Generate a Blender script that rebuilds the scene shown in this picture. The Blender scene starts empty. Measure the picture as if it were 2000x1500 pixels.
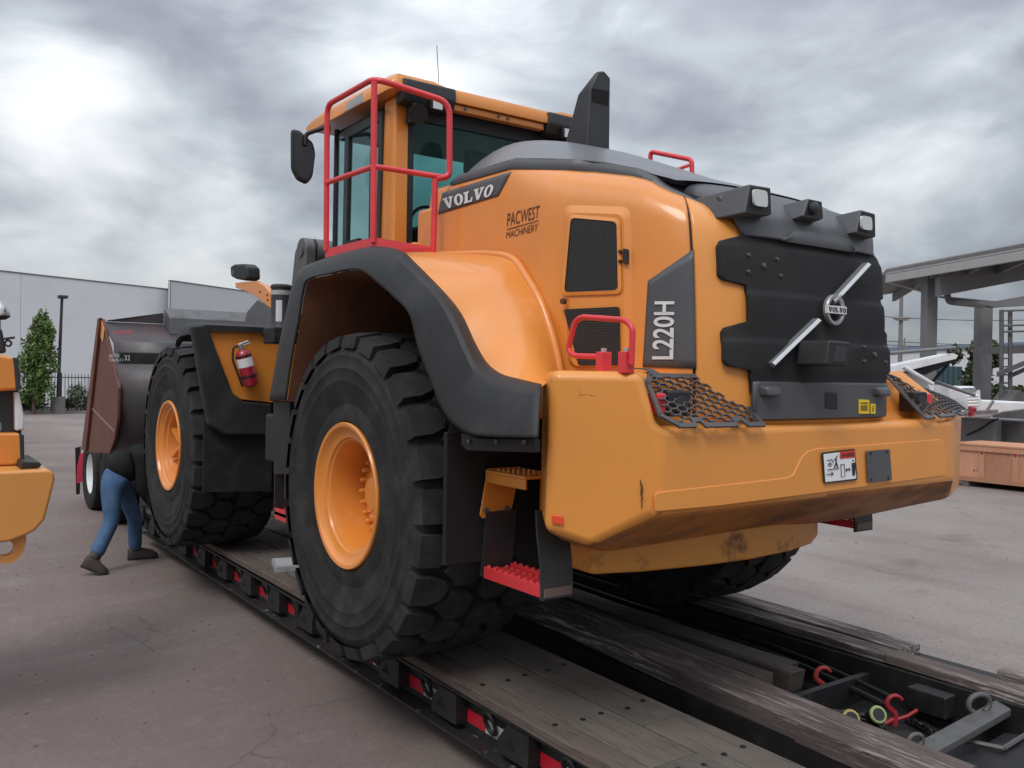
import bpy, bmesh, math, random
import numpy as np
from mathutils import Vector, Matrix
from mathutils.bvhtree import BVHTree
random.seed(7)
SC = bpy.context.scene
COL = SC.collection
R = math.radians

# ------------------------------------------------------------------ camera
F_PX, YAW, PITCH, ROLL = 1720.4, -0.618316, -0.0096518, 0.0159930
CAM = Vector((-4.45181, 3.54817, 2.00647))
c_f = Vector((math.cos(PITCH)*math.cos(YAW), math.cos(PITCH)*math.sin(YAW), math.sin(PITCH)))
_r = Vector((math.sin(YAW), -math.cos(YAW), 0.0)); _u = _r.cross(c_f)
c_r = math.cos(ROLL)*_r + math.sin(ROLL)*_u
c_u = -math.sin(ROLL)*_r + math.cos(ROLL)*_u
cam = bpy.data.cameras.new('camera'); cam_o = bpy.data.objects.new('camera', cam); COL.objects.link(cam_o)
m = Matrix.Identity(4)
for i in range(3):
    m[i][0] = c_r[i]; m[i][1] = c_u[i]; m[i][2] = -c_f[i]; m[i][3] = CAM[i]
cam_o.matrix_world = m
cam.sensor_width = 36; cam.lens = 36*F_PX/2000; cam.clip_start = 0.05; cam.clip_end = 3000
SC.camera = cam_o

# ------------------------------------------------------------------ world, sun, exposure
SC.view_settings.view_transform = 'Standard'; SC.view_settings.look = 'None'
SC.view_settings.gamma = 1; SC.view_settings.exposure = 0.43
SUN_DIR = Vector((-0.42, 0.62, 0.95)).normalized()      # towards the sun
W = bpy.data.worlds.new('World'); SC.world = W; W.use_nodes = True
nt = W.node_tree; nt.nodes.clear()
def N(t, **k):
    n = nt.nodes.new(t)
    for a, v in k.items(): setattr(n, a, v)
    return n
def L(a, b): nt.links.new(a, b)
def MATH(op, a, b=None, c=None):
    n = N('ShaderNodeMath', operation=op)
    for i, v in enumerate((a, b, c)):
        if v is None: continue
        if hasattr(v, 'links'): L(v, n.inputs[i])
        else: n.inputs[i].default_value = v
    return n.outputs[0]
sky = N('ShaderNodeTexSky', sky_type='NISHITA', sun_disc=False)
sky.sun_elevation = math.asin(SUN_DIR.z); sky.sun_rotation = math.atan2(SUN_DIR.x, SUN_DIR.y)
bg_sky = N('ShaderNodeBackground'); L(sky.outputs[0], bg_sky.inputs[0]); bg_sky.inputs[1].default_value = 0.12
tc = N('ShaderNodeTexCoord'); sep = N('ShaderNodeSeparateXYZ'); L(tc.outputs['Generated'], sep.inputs[0])
zc = MATH('MAXIMUM', sep.outputs[2], 0.0)
den = MATH('ADD', zc, 0.95)
comb = N('ShaderNodeCombineXYZ'); L(MATH('DIVIDE', sep.outputs[0], den), comb.inputs[0]); L(MATH('DIVIDE', sep.outputs[1], den), comb.inputs[1])
L(MATH('MULTIPLY', zc, 1.6), comb.inputs[2])
def noise(scale, detail, rough, off, dist=0.0, src=None):
    mp = N('ShaderNodeMapping'); mp.inputs['Location'].default_value = off
    L(src or comb.outputs[0], mp.inputs[0])
    n = N('ShaderNodeTexNoise'); L(mp.outputs[0], n.inputs['Vector'])
    n.inputs['Scale'].default_value = scale; n.inputs['Detail'].default_value = detail
    n.inputs['Roughness'].default_value = rough; n.inputs['Distortion'].default_value = dist
    return n.outputs['Fac']
n1 = noise(2.6, 4, 0.48, (1.1, 5.3, 0.2), 0.5)
n2 = noise(6.5, 9, 0.56, (4.0, 1.0, 0.0), 0.7)
n3 = noise(19.0, 9, 0.58, (7.0, 2.0, 0.0), 0.3)
cl = MATH('ADD', MATH('ADD', MATH('MULTIPLY', n1, 0.72), MATH('MULTIPLY', n2, 0.23)), MATH('MULTIPLY', n3, 0.05))
def blob(px, py, width, amp):
    """thinner cloud around a direction of the sky"""
    d = (c_f + (px-1000)/F_PX*c_r - (py-750)/F_PX*c_u).normalized()
    dt = N('ShaderNodeVectorMath', operation='DOT_PRODUCT'); L(tc.outputs['Generated'], dt.inputs[0]); dt.inputs[1].default_value = d
    ang = MATH('SUBTRACT', 1.0, dt.outputs['Value'])
    return MATH('MULTIPLY', MATH('EXPONENT', MATH('MULTIPLY', ang, -1.0/width)), amp)
for b in ((140, 235, 0.0045, 0.17), (0, 60, 0.004, 0.05), (485, 40, 0.0020, 0.10), (800, 95, 0.006, 0.05), (940, 130, 0.006, 0.05),
          (330, 190, 0.003, 0.03), (100, 440, 0.004, 0.05), (480, 480, 0.012, 0.05), (1750, 300, 0.02, 0.03), (1800, 60, 0.008, 0.02), (330, 50, 0.0045, -0.10), (620, 250, 0.006, -0.04), (130, 330, 0.0035, -0.05), (560, 30, 0.002, -0.05), (1240, 60, 0.008, -0.05), (1500, 210, 0.006, -0.03)):
    cl = MATH('ADD', cl, blob(*b))
ramp = N('ShaderNodeValToRGB'); L(MATH('SUBTRACT', cl, 0.050), ramp.inputs[0])
el = ramp.color_ramp.elements
el[0].position = 0.36; el[0].color = (0.205, 0.216, 0.248, 1)
el[1].position = 0.68; el[1].color = (0.88, 0.89, 0.91, 1)
for p_, c_ in ((0.44, (0.275, 0.292, 0.330)), (0.51, (0.405, 0.437, 0.475)), (0.58, (0.60, 0.63, 0.655))):
    e = el.new(p_); e.color = (*c_, 1)
# overcast luminance rises towards the zenith, raised beyond CIE to keep the scene lit
gain = MATH('ADD', 0.64, MATH('MULTIPLY', MATH('POWER', zc, 1.5), 2.7))
bg_cl = N('ShaderNodeBackground'); L(ramp.outputs[0], bg_cl.inputs[0]); L(gain, bg_cl.inputs[1])
mix = N('ShaderNodeMixShader'); mix.inputs[0].default_value = 0.93
L(bg_sky.outputs[0], mix.inputs[1]); L(bg_cl.outputs[0], mix.inputs[2])
wo = N('ShaderNodeOutputWorld'); L(mix.outputs[0], wo.inputs[0])
sun = bpy.data.lights.new('sun', 'SUN'); sun.energy = 1.1; sun.angle = R(22); sun.color = (1.0, 0.965, 0.92)
sun_o = bpy.data.objects.new('sun', sun); COL.objects.link(sun_o)
sun_o.rotation_euler = SUN_DIR.to_track_quat('Z', 'Y').to_euler()

# ------------------------------------------------------------------ photo pixel -> place on a known plane
def ray(px, py): return c_f + (px-1000)/F_PX*c_r - (py-750)/F_PX*c_u
def P(px, py, x=None, y=None, z=None):
    d = ray(px, py); a, v = (0, x) if x is not None else ((1, y) if y is not None else (2, z))
    return CAM + d*((v-CAM[a])/d[a])
def stick(px, py, bvh, off=0.0):
    d = ray(px, py).normalized(); loc, nor, i, dist = bvh.ray_cast(CAM, d)
    if loc is None:                    # grazing the edge: nearest point of the surface to the sight line
        c = [(bvh.find_nearest(CAM + d*(1+.05*k)), CAM + d*(1+.05*k)) for k in range(200)]
        (loc, nor, i, dist), _p = min(c, key=lambda q: q[0][3])
    if nor.dot(d) > 0: nor = -nor
    return loc + nor*off

# ------------------------------------------------------------------ objects
WORLD = {}
def wloc(o): return WORLD.get(o.name, Vector((0, 0, 0)))
def props(o, label=None, cat=None, group=None, kind=None):
    if label: o['label'] = label
    if cat: o['category'] = cat
    if group: o['group'] = group
    if kind: o['kind'] = kind
    return o
def empty(name, loc, label=None, cat=None, group=None, parent=None):
    o = bpy.data.objects.new(name, None); COL.objects.link(o); loc = Vector(loc)
    if parent: o.parent = parent; o.location = loc - wloc(parent)
    else: o.location = loc
    o.empty_display_size = 0.2
    WORLD[o.name] = loc
    return props(o, label, cat, group)
def obj(name, verts, faces, mat, parent=None, smooth=None, bevel=0, seg=2, solid=0, origin=None, mats=None, fmat=None, sub=0, soff=-1.0):
    vs = [Vector(v) for v in verts]
    lo = Vector([min(v[i] for v in vs) for i in range(3)]); hi = Vector([max(v[i] for v in vs) for i in range(3)])
    o0 = Vector(origin) if origin is not None else Vector(((lo.x+hi.x)/2, (lo.y+hi.y)/2, lo.z if parent is None else (lo.z+hi.z)/2))
    me = bpy.data.meshes.new(name); me.from_pydata([v-o0 for v in vs], [], [tuple(f) for f in faces])
    for m_ in (mats or [mat]): me.materials.append(m_)
    if fmat:
        for p_, i in zip(me.polygons, fmat): p_.material_index = i
    bm = bmesh.new(); bm.from_mesh(me); bmesh.ops.recalc_face_normals(bm, faces=bm.faces); bm.to_mesh(me); bm.free()
    me.validate(); me.update()
    if smooth is not None:
        me.shade_smooth()
        if smooth < 179: me.set_sharp_from_angle(angle=R(smooth))
    o = bpy.data.objects.new(name, me); COL.objects.link(o)
    if parent: o.parent = parent; o.location = o0 - wloc(parent)
    else: o.location = o0
    WORLD[o.name] = o0
    if solid:
        md = o.modifiers.new('thickness', 'SOLIDIFY'); md.thickness = solid; md.offset = soff; md.use_even_offset = False
    if bevel:
        md = o.modifiers.new('bevel', 'BEVEL'); md.width = bevel; md.segments = seg; md.limit_method = 'ANGLE'; md.angle_limit = R(32); md.harden_normals = False
        if smooth is None:
            me.shade_smooth(); me.set_sharp_from_angle(angle=R(50)) if False else None
            md2 = o.modifiers.new('wn', 'WEIGHTED_NORMAL'); md2.keep_sharp = False
    if sub:
        md = o.modifiers.new('sub', 'SUBSURF'); md.levels = sub; md.render_levels = sub
    return o
class MB:
    """collects boxes, prisms, tubes and lathes; build() links them as one mesh"""
    def __init__(s): s.v = []; s.f = []; s.m = []; s.cur = 0
    def add(s, v, f):
        n = len(s.v); s.v += [Vector(p) for p in v]; s.f += [tuple(i+n for i in q) for q in f]; s.m += [s.cur]*len(f); return s
    def box(s, lo, hi):
        x0, y0, z0 = lo; x1, y1, z1 = hi
        return s.add([(x0,y0,z0),(x1,y0,z0),(x1,y1,z0),(x0,y1,z0),(x0,y0,z1),(x1,y0,z1),(x1,y1,z1),(x0,y1,z1)],
                     [(0,3,2,1),(4,5,6,7),(0,1,5,4),(1,2,6,5),(2,3,7,6),(3,0,4,7)])
    def hexa(s, pts):   # 8 points: bottom ring 4, top ring 4
        return s.add(pts, [(0,3,2,1),(4,5,6,7),(0,1,5,4),(1,2,6,5),(2,3,7,6),(3,0,4,7)])
    def prism(s, ring, vec):
        vec = Vector(vec); n = len(ring); a = [Vector(p) for p in ring]
        return s.add(a + [p+vec for p in a], [tuple(range(n))[::-1], tuple(range(n, 2*n))] + [(i, (i+1)%n, n+(i+1)%n, n+i) for i in range(n)])
    def rings(s, rings, cap=True, closed=True):
        n = len(rings[0]); v = [p for r_ in rings for p in r_]; f = []
        for k in range(len(rings)-1):
            for i in range(n if closed else n-1):
                j = (i+1) % n; f.append((k*n+i, k*n+j, (k+1)*n+j, (k+1)*n+i))
        if cap: f += [tuple(range(n))[::-1], tuple((len(rings)-1)*n+i for i in range(n))]
        return s.add(v, f)
    def tube(s, pts, r, seg=8, fillet=0.0, fs=5, closed=False, taper=None):
        pts = [Vector(p) for p in pts]
        if fillet and len(pts) > 2: pts = fillet_path(pts, fillet, fs, closed)
        n = len(pts); rings = []; up = None
        for i, p in enumerate(pts):
            a = pts[(i-1) % n] if (i or closed) else p; b = pts[(i+1) % n] if (i < n-1 or closed) else p
            t = (b-a).normalized()
            if up is None:
                up = Vector((0, 0, 1)) if abs(t.z) < .9 else Vector((1, 0, 0))
            side = t.cross(up).normalized(); up = side.cross(t).normalized()
            rr = r if taper is None else r*taper(i/(n-1))
            rings.append([p + rr*(math.cos(2*math.pi*k/seg)*side + math.sin(2*math.pi*k/seg)*up) for k in range(seg)])
        if closed: rings.append(rings[0]); return s.rings(rings, cap=False)
        return s.rings(rings)
    def lathe(s, prof, c, axis='y', seg=48, cap=False):
        c = Vector(c); rings = []
        for r_, w in prof:
            ring = []
            for k in range(seg):
                a = 2*math.pi*k/seg; u, v = r_*math.cos(a), r_*math.sin(a)
                ring.append(c + (Vector((u, w, v)) if axis == 'y' else Vector((w, u, v)) if axis == 'x' else Vector((u, v, w))))
            rings.append(ring)
        return s.rings(rings, cap=cap)
    def cyl(s, a, b, r, seg=16, r2=None):
        a, b = Vector(a), Vector(b); t = (b-a).normalized(); up = Vector((0,0,1)) if abs(t.z) < .9 else Vector((1,0,0))
        sd = t.cross(up).normalized(); up = sd.cross(t); r2 = r if r2 is None else r2
        ring = lambda c, q: [c + q*(math.cos(2*math.pi*k/seg)*sd + math.sin(2*math.pi*k/seg)*up) for k in range(seg)]
        return s.rings([ring(a, r), ring(b, r2)])
    def sphere(s, c, r, seg=14, rg=8, sc=(1,1,1)):
        c = Vector(c); rings = []
        for i in range(1, rg):
            a = math.pi*i/rg
            rings.append([c + Vector((r*sc[0]*math.sin(a)*math.cos(2*math.pi*k/seg), r*sc[1]*math.sin(a)*math.sin(2*math.pi*k/seg), r*sc[2]*math.cos(a))) for k in range(seg)])
        return s.rings(rings)
    def build(s, name, mat, parent=None, **k):
        if isinstance(mat, (list, tuple)): return obj(name, s.v, s.f, None, parent, mats=list(mat), fmat=s.m, **k)
        return obj(name, s.v, s.f, mat, parent, **k)
def fillet_path(pts, r, fs=5, closed=False):
    out = []; n = len(pts)
    for i, p in enumerate(pts):
        if (i == 0 or i == n-1) and not closed: out.append(p); continue
        a, b = pts[(i-1) % n], pts[(i+1) % n]; da, db = a-p, b-p
        k = min(r, da.length*.45, db.length*.45); p0 = p + da.normalized()*k; p1 = p + db.normalized()*k
        for j in range(fs+1):
            t = j/fs; out.append((1-t)**2*p0 + 2*t*(1-t)*p + t*t*p1)
    return out
def crom(pts, n):
    """smooth resample of a polyline"""
    pts = [Vector(p) for p in pts]; q = [2*pts[0]-pts[1]] + pts + [2*pts[-1]-pts[-2]]; fine = []
    for i in range(1, len(q)-2):
        for j in range(12):
            t = j/12; a, b, c, d = q[i-1], q[i], q[i+1], q[i+2]
            fine.append(0.5*((2*b) + (c-a)*t + (2*a-5*b+4*c-d)*t*t + (3*b-a-3*c+d)*t**3))
    fine.append(pts[-1]); return resample(fine, n)
def resample(pts, n):
    pts = [Vector(p) for p in pts]; d = [0.0]
    for a, b in zip(pts, pts[1:]): d.append(d[-1] + (b-a).length)
    out = []; k = 0
    for i in range(n):
        t = d[-1]*i/(n-1)
        while k < len(pts)-2 and d[k+1] < t: k += 1
        s_ = (t-d[k])/max(1e-9, d[k+1]-d[k]); out.append(pts[k].lerp(pts[k+1], min(1, max(0, s_))))
    return out
def loft(curves):
    n = len(curves[0]); v = [p for c in curves for p in c]
    return v, [(k*n+i, k*n+i+1, (k+1)*n+i+1, (k+1)*n+i) for k in range(len(curves)-1) for i in range(n-1)]
def mirror_y(vs): return [Vector((v[0], -v[1], v[2])) for v in vs]
def share(src, name, parent, offset):
    """copy of a part with the same mesh data"""
    o = src.copy(); o.name = name; COL.objects.link(o); o.parent = parent; o.location = Vector(offset); return o

# ------------------------------------------------------------------ lettering
SLAB = {
 'V': [[(0,1),(.47,1),(.47,.85),(.39,.85),(.55,.34),(.69,.85),(.60,.85),(.60,1),(1,1),(1,.85),(.92,.85),(.63,0),(.37,0),(.08,.85),(0,.85)]],
 'L': [[(0,1),(.52,1),(.52,.85),(.42,.85),(.42,.15),(.72,.15),(.78,.40),(.93,.40),(.90,0),(0,0),(0,.15),(.11,.15),(.11,.85),(0,.85)]]}
def slab_word():
    """VOLVO-like slab letters as quads/ngons in a unit box: list of (verts2d, faces)"""
    out = []; w = .2
    for i, ch in enumerate('VOLVO'):
        x0 = i*w*1.0 + .004
        if ch == 'O':
            n = 28; v = []
            for k in range(n):
                a = 2*math.pi*k/n
                v.append((x0 + w*(.5+.47*math.cos(a))*.97, .5+.52*math.sin(a)))
            for k in range(n):
                a = 2*math.pi*k/n
                v.append((x0 + w*(.5+.17*math.cos(a))*.97, .5+.37*math.sin(a)))
            out.append((v, [(k, (k+1) % n, n+(k+1) % n, n+k) for k in range(n)]))
        else:
            v = [(x0 + w*.97*a, b) for a, b in SLAB[ch][0]]; out.append((v, [tuple(range(len(v)))]))
    return out
def font_word(text, bold=0.0):
    cu = bpy.data.curves.new('t', 'FONT'); cu.body = text; cu.offset = bold; cu.resolution_u = 4
    o = bpy.data.objects.new('t', cu); COL.objects.link(o); bpy.context.view_layer.update()
    me = bpy.data.meshes.new_from_object(o.evaluated_get(bpy.context.evaluated_depsgraph_get()))
    v = [(p.co.x, p.co.y) for p in me.vertices]; f = [tuple(p.vertices) for p in me.polygons]
    bpy.data.objects.remove(o); bpy.data.curves.remove(cu); bpy.data.meshes.remove(me)
    x0, x1 = min(a for a, b in v), max(a for a, b in v); y0, y1 = min(b for a, b in v), max(b for a, b in v)
    return [([((a-x0)/(x1-x0), (b-y0)/(y1-y0)) for a, b in v], f)]
def lettering(name, glyphs, place, mat, parent):
    """place(u, v) -> point; u along the reading direction, v up"""
    b = MB()
    for v, f in glyphs: b.add([place(*p) for p in v], f)
    return b.build(name, mat, parent)
def quad(bl, br, tl, tr, fn):
    def g(u, v):
        x = (bl[0]*(1-u)+br[0]*u)*(1-v) + (tl[0]*(1-u)+tr[0]*u)*v
        y = (bl[1]*(1-u)+br[1]*u)*(1-v) + (tl[1]*(1-u)+tr[1]*u)*v
        return fn(x, y)
    return g

# ------------------------------------------------------------------ materials
def mat(name, col, rough=.5, metal=0, coat=0, dirt=None, dscale=6, dlo=.45, dhi=.7, bump=0, bscale=60, spec=.5, damt=1.0, stretch=None, var=0.0, vscale=3, crough=.1):
    m_ = bpy.data.materials.new(name); m_.use_nodes = True; t = m_.node_tree; b = t.nodes['Principled BSDF']
    b.inputs['Roughness'].default_value = rough; b.inputs['Metallic'].default_value = metal
    b.inputs['Coat Weight'].default_value = coat; b.inputs['Coat Roughness'].default_value = crough
    b.inputs['Specular IOR Level'].default_value = spec
    tcn = t.nodes.new('ShaderNodeTexCoord'); mp = t.nodes.new('ShaderNodeMapping'); t.links.new(tcn.outputs['Object'], mp.inputs[0])
    if stretch: mp.inputs['Scale'].default_value = stretch
    col4 = (*col, 1); cur = None
    def nz(scale, detail=6, rough_=.6):
        n = t.nodes.new('ShaderNodeTexNoise'); t.links.new(mp.outputs[0], n.inputs['Vector'])
        n.inputs['Scale'].default_value = scale; n.inputs['Detail'].default_value = detail; n.inputs['Roughness'].default_value = rough_; return n.outputs['Fac']
    def mixc(f, a, c):
        x = t.nodes.new('ShaderNodeMix'); x.data_type = 'RGBA'
        if hasattr(f, 'links'): t.links.new(f, x.inputs[0])
        else: x.inputs[0].default_value = f
        for i, v in ((6, a), (7, c)):
            if hasattr(v, 'links'): t.links.new(v, x.inputs[i])
            else: x.inputs[i].default_value = v
        return x.outputs[2]
    def mr(f, lo, hi, a, c):
        x = t.nodes.new('ShaderNodeMapRange'); t.links.new(f, x.inputs[0])
        for i, v in enumerate((lo, hi, a, c)): x.inputs[i+1].default_value = v
        return x.outputs[0]
    base = col4
    if var:
        f = nz(vscale, 5); base = mixc(mr(f, .3, .7, 0, 1), tuple(c*(1-var) for c in col)+(1,), tuple(min(1, c*(1+var)) for c in col)+(1,))
    if dirt:
        f = mr(nz(dscale, 9, .65), dlo, dhi, 0, damt); base = mixc(f, base, (*dirt, 1))
        rf = t.nodes.new('ShaderNodeMapRange'); t.links.new(f, rf.inputs[0]); rf.inputs[3].default_value = rough; rf.inputs[4].default_value = min(1, rough+.3)
        t.links.new(rf.outputs[0], b.inputs['Roughness'])
    if hasattr(base, 'links'): t.links.new(base, b.inputs['Base Color'])
    else: b.inputs['Base Color'].default_value = base
    if bump:
        bp = t.nodes.new('ShaderNodeBump'); bp.inputs['Strength'].default_value = bump; bp.inputs['Distance'].default_value = .01
        t.links.new(nz(bscale, 6), bp.inputs['Height']); t.links.new(bp.outputs[0], b.inputs['Normal'])
    return m_
M = {}
M['orange'] = mat('orange_paint', (.73, .258, .042), .38, coat=.5, crough=.12, bump=.012, bscale=140, var=.06, vscale=1.6, dirt=(.42, .20, .055), dscale=5, dlo=.60, dhi=.95, damt=.5)
M['yellow'] = mat('yellow_orange_paint', (.73, .282, .048), .42, coat=.4, crough=.2, var=.05, vscale=1.6, dirt=(.42, .22, .06), dscale=4, dlo=.58, dhi=.95, damt=.5)
M['plastic'] = mat('black_plastic', (.028, .029, .031), .5, bump=.05, bscale=260, dirt=(.09, .085, .08), dscale=7, dlo=.5, dhi=.95, damt=.4)
M['fender'] = mat('fender_rubber', (.016, .0165, .0175), .62, bump=.04, bscale=160, dirt=(.085, .08, .075), dscale=4, dlo=.5, dhi=.9, damt=.5)
M['grey'] = mat('dark_grey_plastic', (.075, .077, .083), .42, bump=.03, bscale=260, var=.08)
M['silver'] = mat('hood_top_plastic', (.15, .155, .165), .32, bump=.02, bscale=300, var=.08, spec=.7)
M['black'] = mat('black_steel', (.012, .012, .013), .55, dirt=(.05, .045, .04), dscale=9, dlo=.5, dhi=.8, damt=.6)
M['tyre'] = mat('tyre_rubber', (.021, .021, .0215), .78, bump=.14, bscale=90, dirt=(.075, .068, .062), dscale=6, dlo=.44, dhi=.78, damt=.65, spec=.22)
M['red'] = mat('red_paint', (.68, .040, .048), .45, coat=.2, var=.1)
M['darkred'] = mat('dark_red', (.32, .02, .03), .5, var=.2)
M['steel'] = mat('grey_steel', (.13, .13, .132), .5, metal=.3, dirt=(.07, .06, .055), dscale=8, damt=.5)
M['paleSteel'] = mat('pale_steel', (.42, .42, .42), .5, metal=.2, dirt=(.2, .19, .18), dscale=5, damt=.6)
M['chrome'] = mat('silver_trim', (.42, .42, .43), .38, metal=.7)
M['white'] = mat('white_print', (.78, .78, .78), .5)
M['whitep'] = mat('white_paint', (.70, .71, .72), .5, dirt=(.4, .4, .4), dscale=3, damt=.4)
M['print'] = mat('black_print', (.015, .015, .016), .5)
M['brownprint'] = mat('brown_print', (.085, .028, .012), .5)
M['letter'] = mat('pale_grey_print', (.62, .63, .64), .5)
M['yellowtag'] = mat('yellow_sticker', (.80, .55, .03), .5)
M['redtag'] = mat('red_sticker', (.55, .04, .02), .5)
M['reflector'] = mat('amber_red_reflector', (.75, .075, .015), .25, coat=.5)
M['lens'] = mat('lamp_lens', (.62, .64, .63), .12, coat=.6)
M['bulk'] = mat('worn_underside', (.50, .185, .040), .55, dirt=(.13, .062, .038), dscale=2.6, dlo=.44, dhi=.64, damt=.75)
M['liner'] = mat('dirty_shaded_liner', (.22, .085, .038), .75, dirt=(.09, .05, .04), dscale=4, dlo=.4, dhi=.7, damt=.8)  # orange liner under dirt, darkened in the colour for shade inside the arch
M['flap'] = mat('flap_rubber', (.008, .008, .0085), .75)
M['rust'] = mat('rusty_brown', (.16, .055, .035), .62, dirt=(.06, .035, .03), dscale=3, dlo=.4, dhi=.75, damt=.8, var=.25)
M['bucket'] = mat('dark_bucket_steel', (.055, .054, .060), .42, metal=.2, dirt=(.075, .035, .032), dscale=1.5, dlo=.45, dhi=.75, damt=.85, spec=.6)
def glass_mat(name, tint, refl=.08):
    m_ = bpy.data.materials.new(name); m_.use_nodes = True; t = m_.node_tree; t.nodes.clear()
    o = t.nodes.new('ShaderNodeOutputMaterial'); tr = t.nodes.new('ShaderNodeBsdfTransparent'); gl = t.nodes.new('ShaderNodeBsdfGlossy')
    tr.inputs[0].default_value = (*tint, 1); gl.inputs[1].default_value = .03; gl.inputs[0].default_value = (.9, .95, .95, 1)
    fr = t.nodes.new('ShaderNodeLayerWeight'); pw = t.nodes.new('ShaderNodeMath'); pw.operation = 'POWER'; t.links.new(fr.outputs['Facing'], pw.inputs[0]); pw.inputs[1].default_value = 4.0
    ad = t.nodes.new('ShaderNodeMath'); ad.operation = 'MULTIPLY_ADD'; ad.inputs[1].default_value = .6; ad.inputs[2].default_value = refl; t.links.new(pw.outputs[0], ad.inputs[0])
    mx = t.nodes.new('ShaderNodeMixShader'); t.links.new(ad.outputs[0], mx.inputs[0]); t.links.new(tr.outputs[0], mx.inputs[1]); t.links.new(gl.outputs[0], mx.inputs[2])
    t.links.new(mx.outputs[0], o.inputs[0]); return m_
M['glass'] = glass_mat('green_tinted_glass', (.80, .93, .91), .02)
M['glassdark'] = glass_mat('dark_tinted_glass', (.50, .74, .72), .02)

def wood_mat(name, a, b, dark, scuff=None, sc_lo=.62, sc_hi=.72, axis=0, rough=.8):
    """weathered timber: grain runs along one axis, each board its own tone"""
    m_ = bpy.data.materials.new(name); m_.use_nodes = True; t = m_.node_tree; bs = t.nodes['Principled BSDF']
    tcn = t.nodes.new('ShaderNodeTexCoord'); oi = t.nodes.new('ShaderNodeObjectInfo')
    ad = t.nodes.new('ShaderNodeVectorMath'); ad.operation = 'ADD'
    sc = t.nodes.new('ShaderNodeVectorMath'); sc.operation = 'SCALE'; sc.inputs['Scale'].default_value = 37.0
    cx = t.nodes.new('ShaderNodeCombineXYZ')
    for i in range(3): t.links.new(oi.outputs['Random'], cx.inputs[i])
    t.links.new(cx.outputs[0], sc.inputs[0]); t.links.new(tcn.outputs['Object'], ad.inputs[0]); t.links.new(sc.outputs[0], ad.inputs[1])
    def nz(scale, stretch, detail=8, rg=.65, dist=0.):
        mp = t.nodes.new('ShaderNodeMapping'); s_ = [stretch]*3; s_[axis] = 1.0; mp.inputs['Scale'].default_value = s_
        t.links.new(ad.outputs[0], mp.inputs[0]); n = t.nodes.new('ShaderNodeTexNoise'); t.links.new(mp.outputs[0], n.inputs['Vector'])
        n.inputs['Scale'].default_value = scale; n.inputs['Detail'].default_value = detail; n.inputs['Roughness'].default_value = rg; n.inputs['Distortion'].default_value = dist
        return n.outputs['Fac']
    def ramp_(f, lo, hi):
        x = t.nodes.new('ShaderNodeMapRange'); t.links.new(f, x.inputs[0]); x.inputs[1].default_value = lo; x.inputs[2].default_value = hi; return x.outputs[0]
    def mixc(f, p, q):
        x = t.nodes.new('ShaderNodeMix'); x.data_type = 'RGBA'; t.links.new(f, x.inputs[0])
        for i, v in ((6, p), (7, q)):
            if hasattr(v, 'links'): t.links.new(v, x.inputs[i])
            else: x.inputs[i].default_value = (*v, 1)
        return x.outputs[2]
    grain = nz(3.2, 13, 10, .75, .5); big = nz(1.6, 2.0, 8, .7); fine = nz(7, 22, 8, .7)
    c = mixc(ramp_(big, .35, .68), a, b)
    c = mixc(ramp_(grain, .52, .72), c, dark)
    if scuff:
        mm_ = t.nodes.new('ShaderNodeMath'); mm_.operation = 'MULTIPLY'
        t.links.new(ramp_(nz(2.2, 24, 10, .78, .6), sc_lo, sc_hi), mm_.inputs[0]); t.links.new(ramp_(nz(.9, 5, 6, .7), .42, .60), mm_.inputs[1])
        c = mixc(mm_.outputs[0], c, scuff)
    hs = t.nodes.new('ShaderNodeHueSaturation'); t.links.new(c, hs.inputs['Color'])
    vr = t.nodes.new('ShaderNodeMapRange'); t.links.new(oi.outputs['Random'], vr.inputs[0]); vr.inputs[3].default_value = .75; vr.inputs[4].default_value = 1.25
    t.links.new(vr.outputs[0], hs.inputs['Value']); t.links.new(hs.outputs[0], bs.inputs['Base Color'])
    bs.inputs['Roughness'].default_value = .92; bs.inputs['Specular IOR Level'].default_value = .12
    bp = t.nodes.new('ShaderNodeBump'); bp.inputs['Strength'].default_value = .5; bp.inputs['Distance'].default_value = .006
    t.links.new(fine, bp.inputs['Height']); t.links.new(bp.outputs[0], bs.inputs['Normal']); return m_
M['deckwood'] = wood_mat('deck_timber', (.115, .098, .085), (.165, .145, .125), (.045, .038, .034), (.24, .215, .19), .66, .80)
M['rubbedwood'] = wood_mat('scuffed_black_timber', (.088, .070, .065), (.14, .115, .105), (.035, .028, .026), (.55, .50, .48), .50, .60)
M['loosewood'] = wood_mat('grey_loose_timber', (.10, .085, .075), (.15, .13, .115), (.05, .042, .037))
M['cratewood'] = wood_mat('pink_crate_plywood', (.47, .235, .145), (.53, .28, .18), (.34, .165, .105), axis=2)

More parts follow.
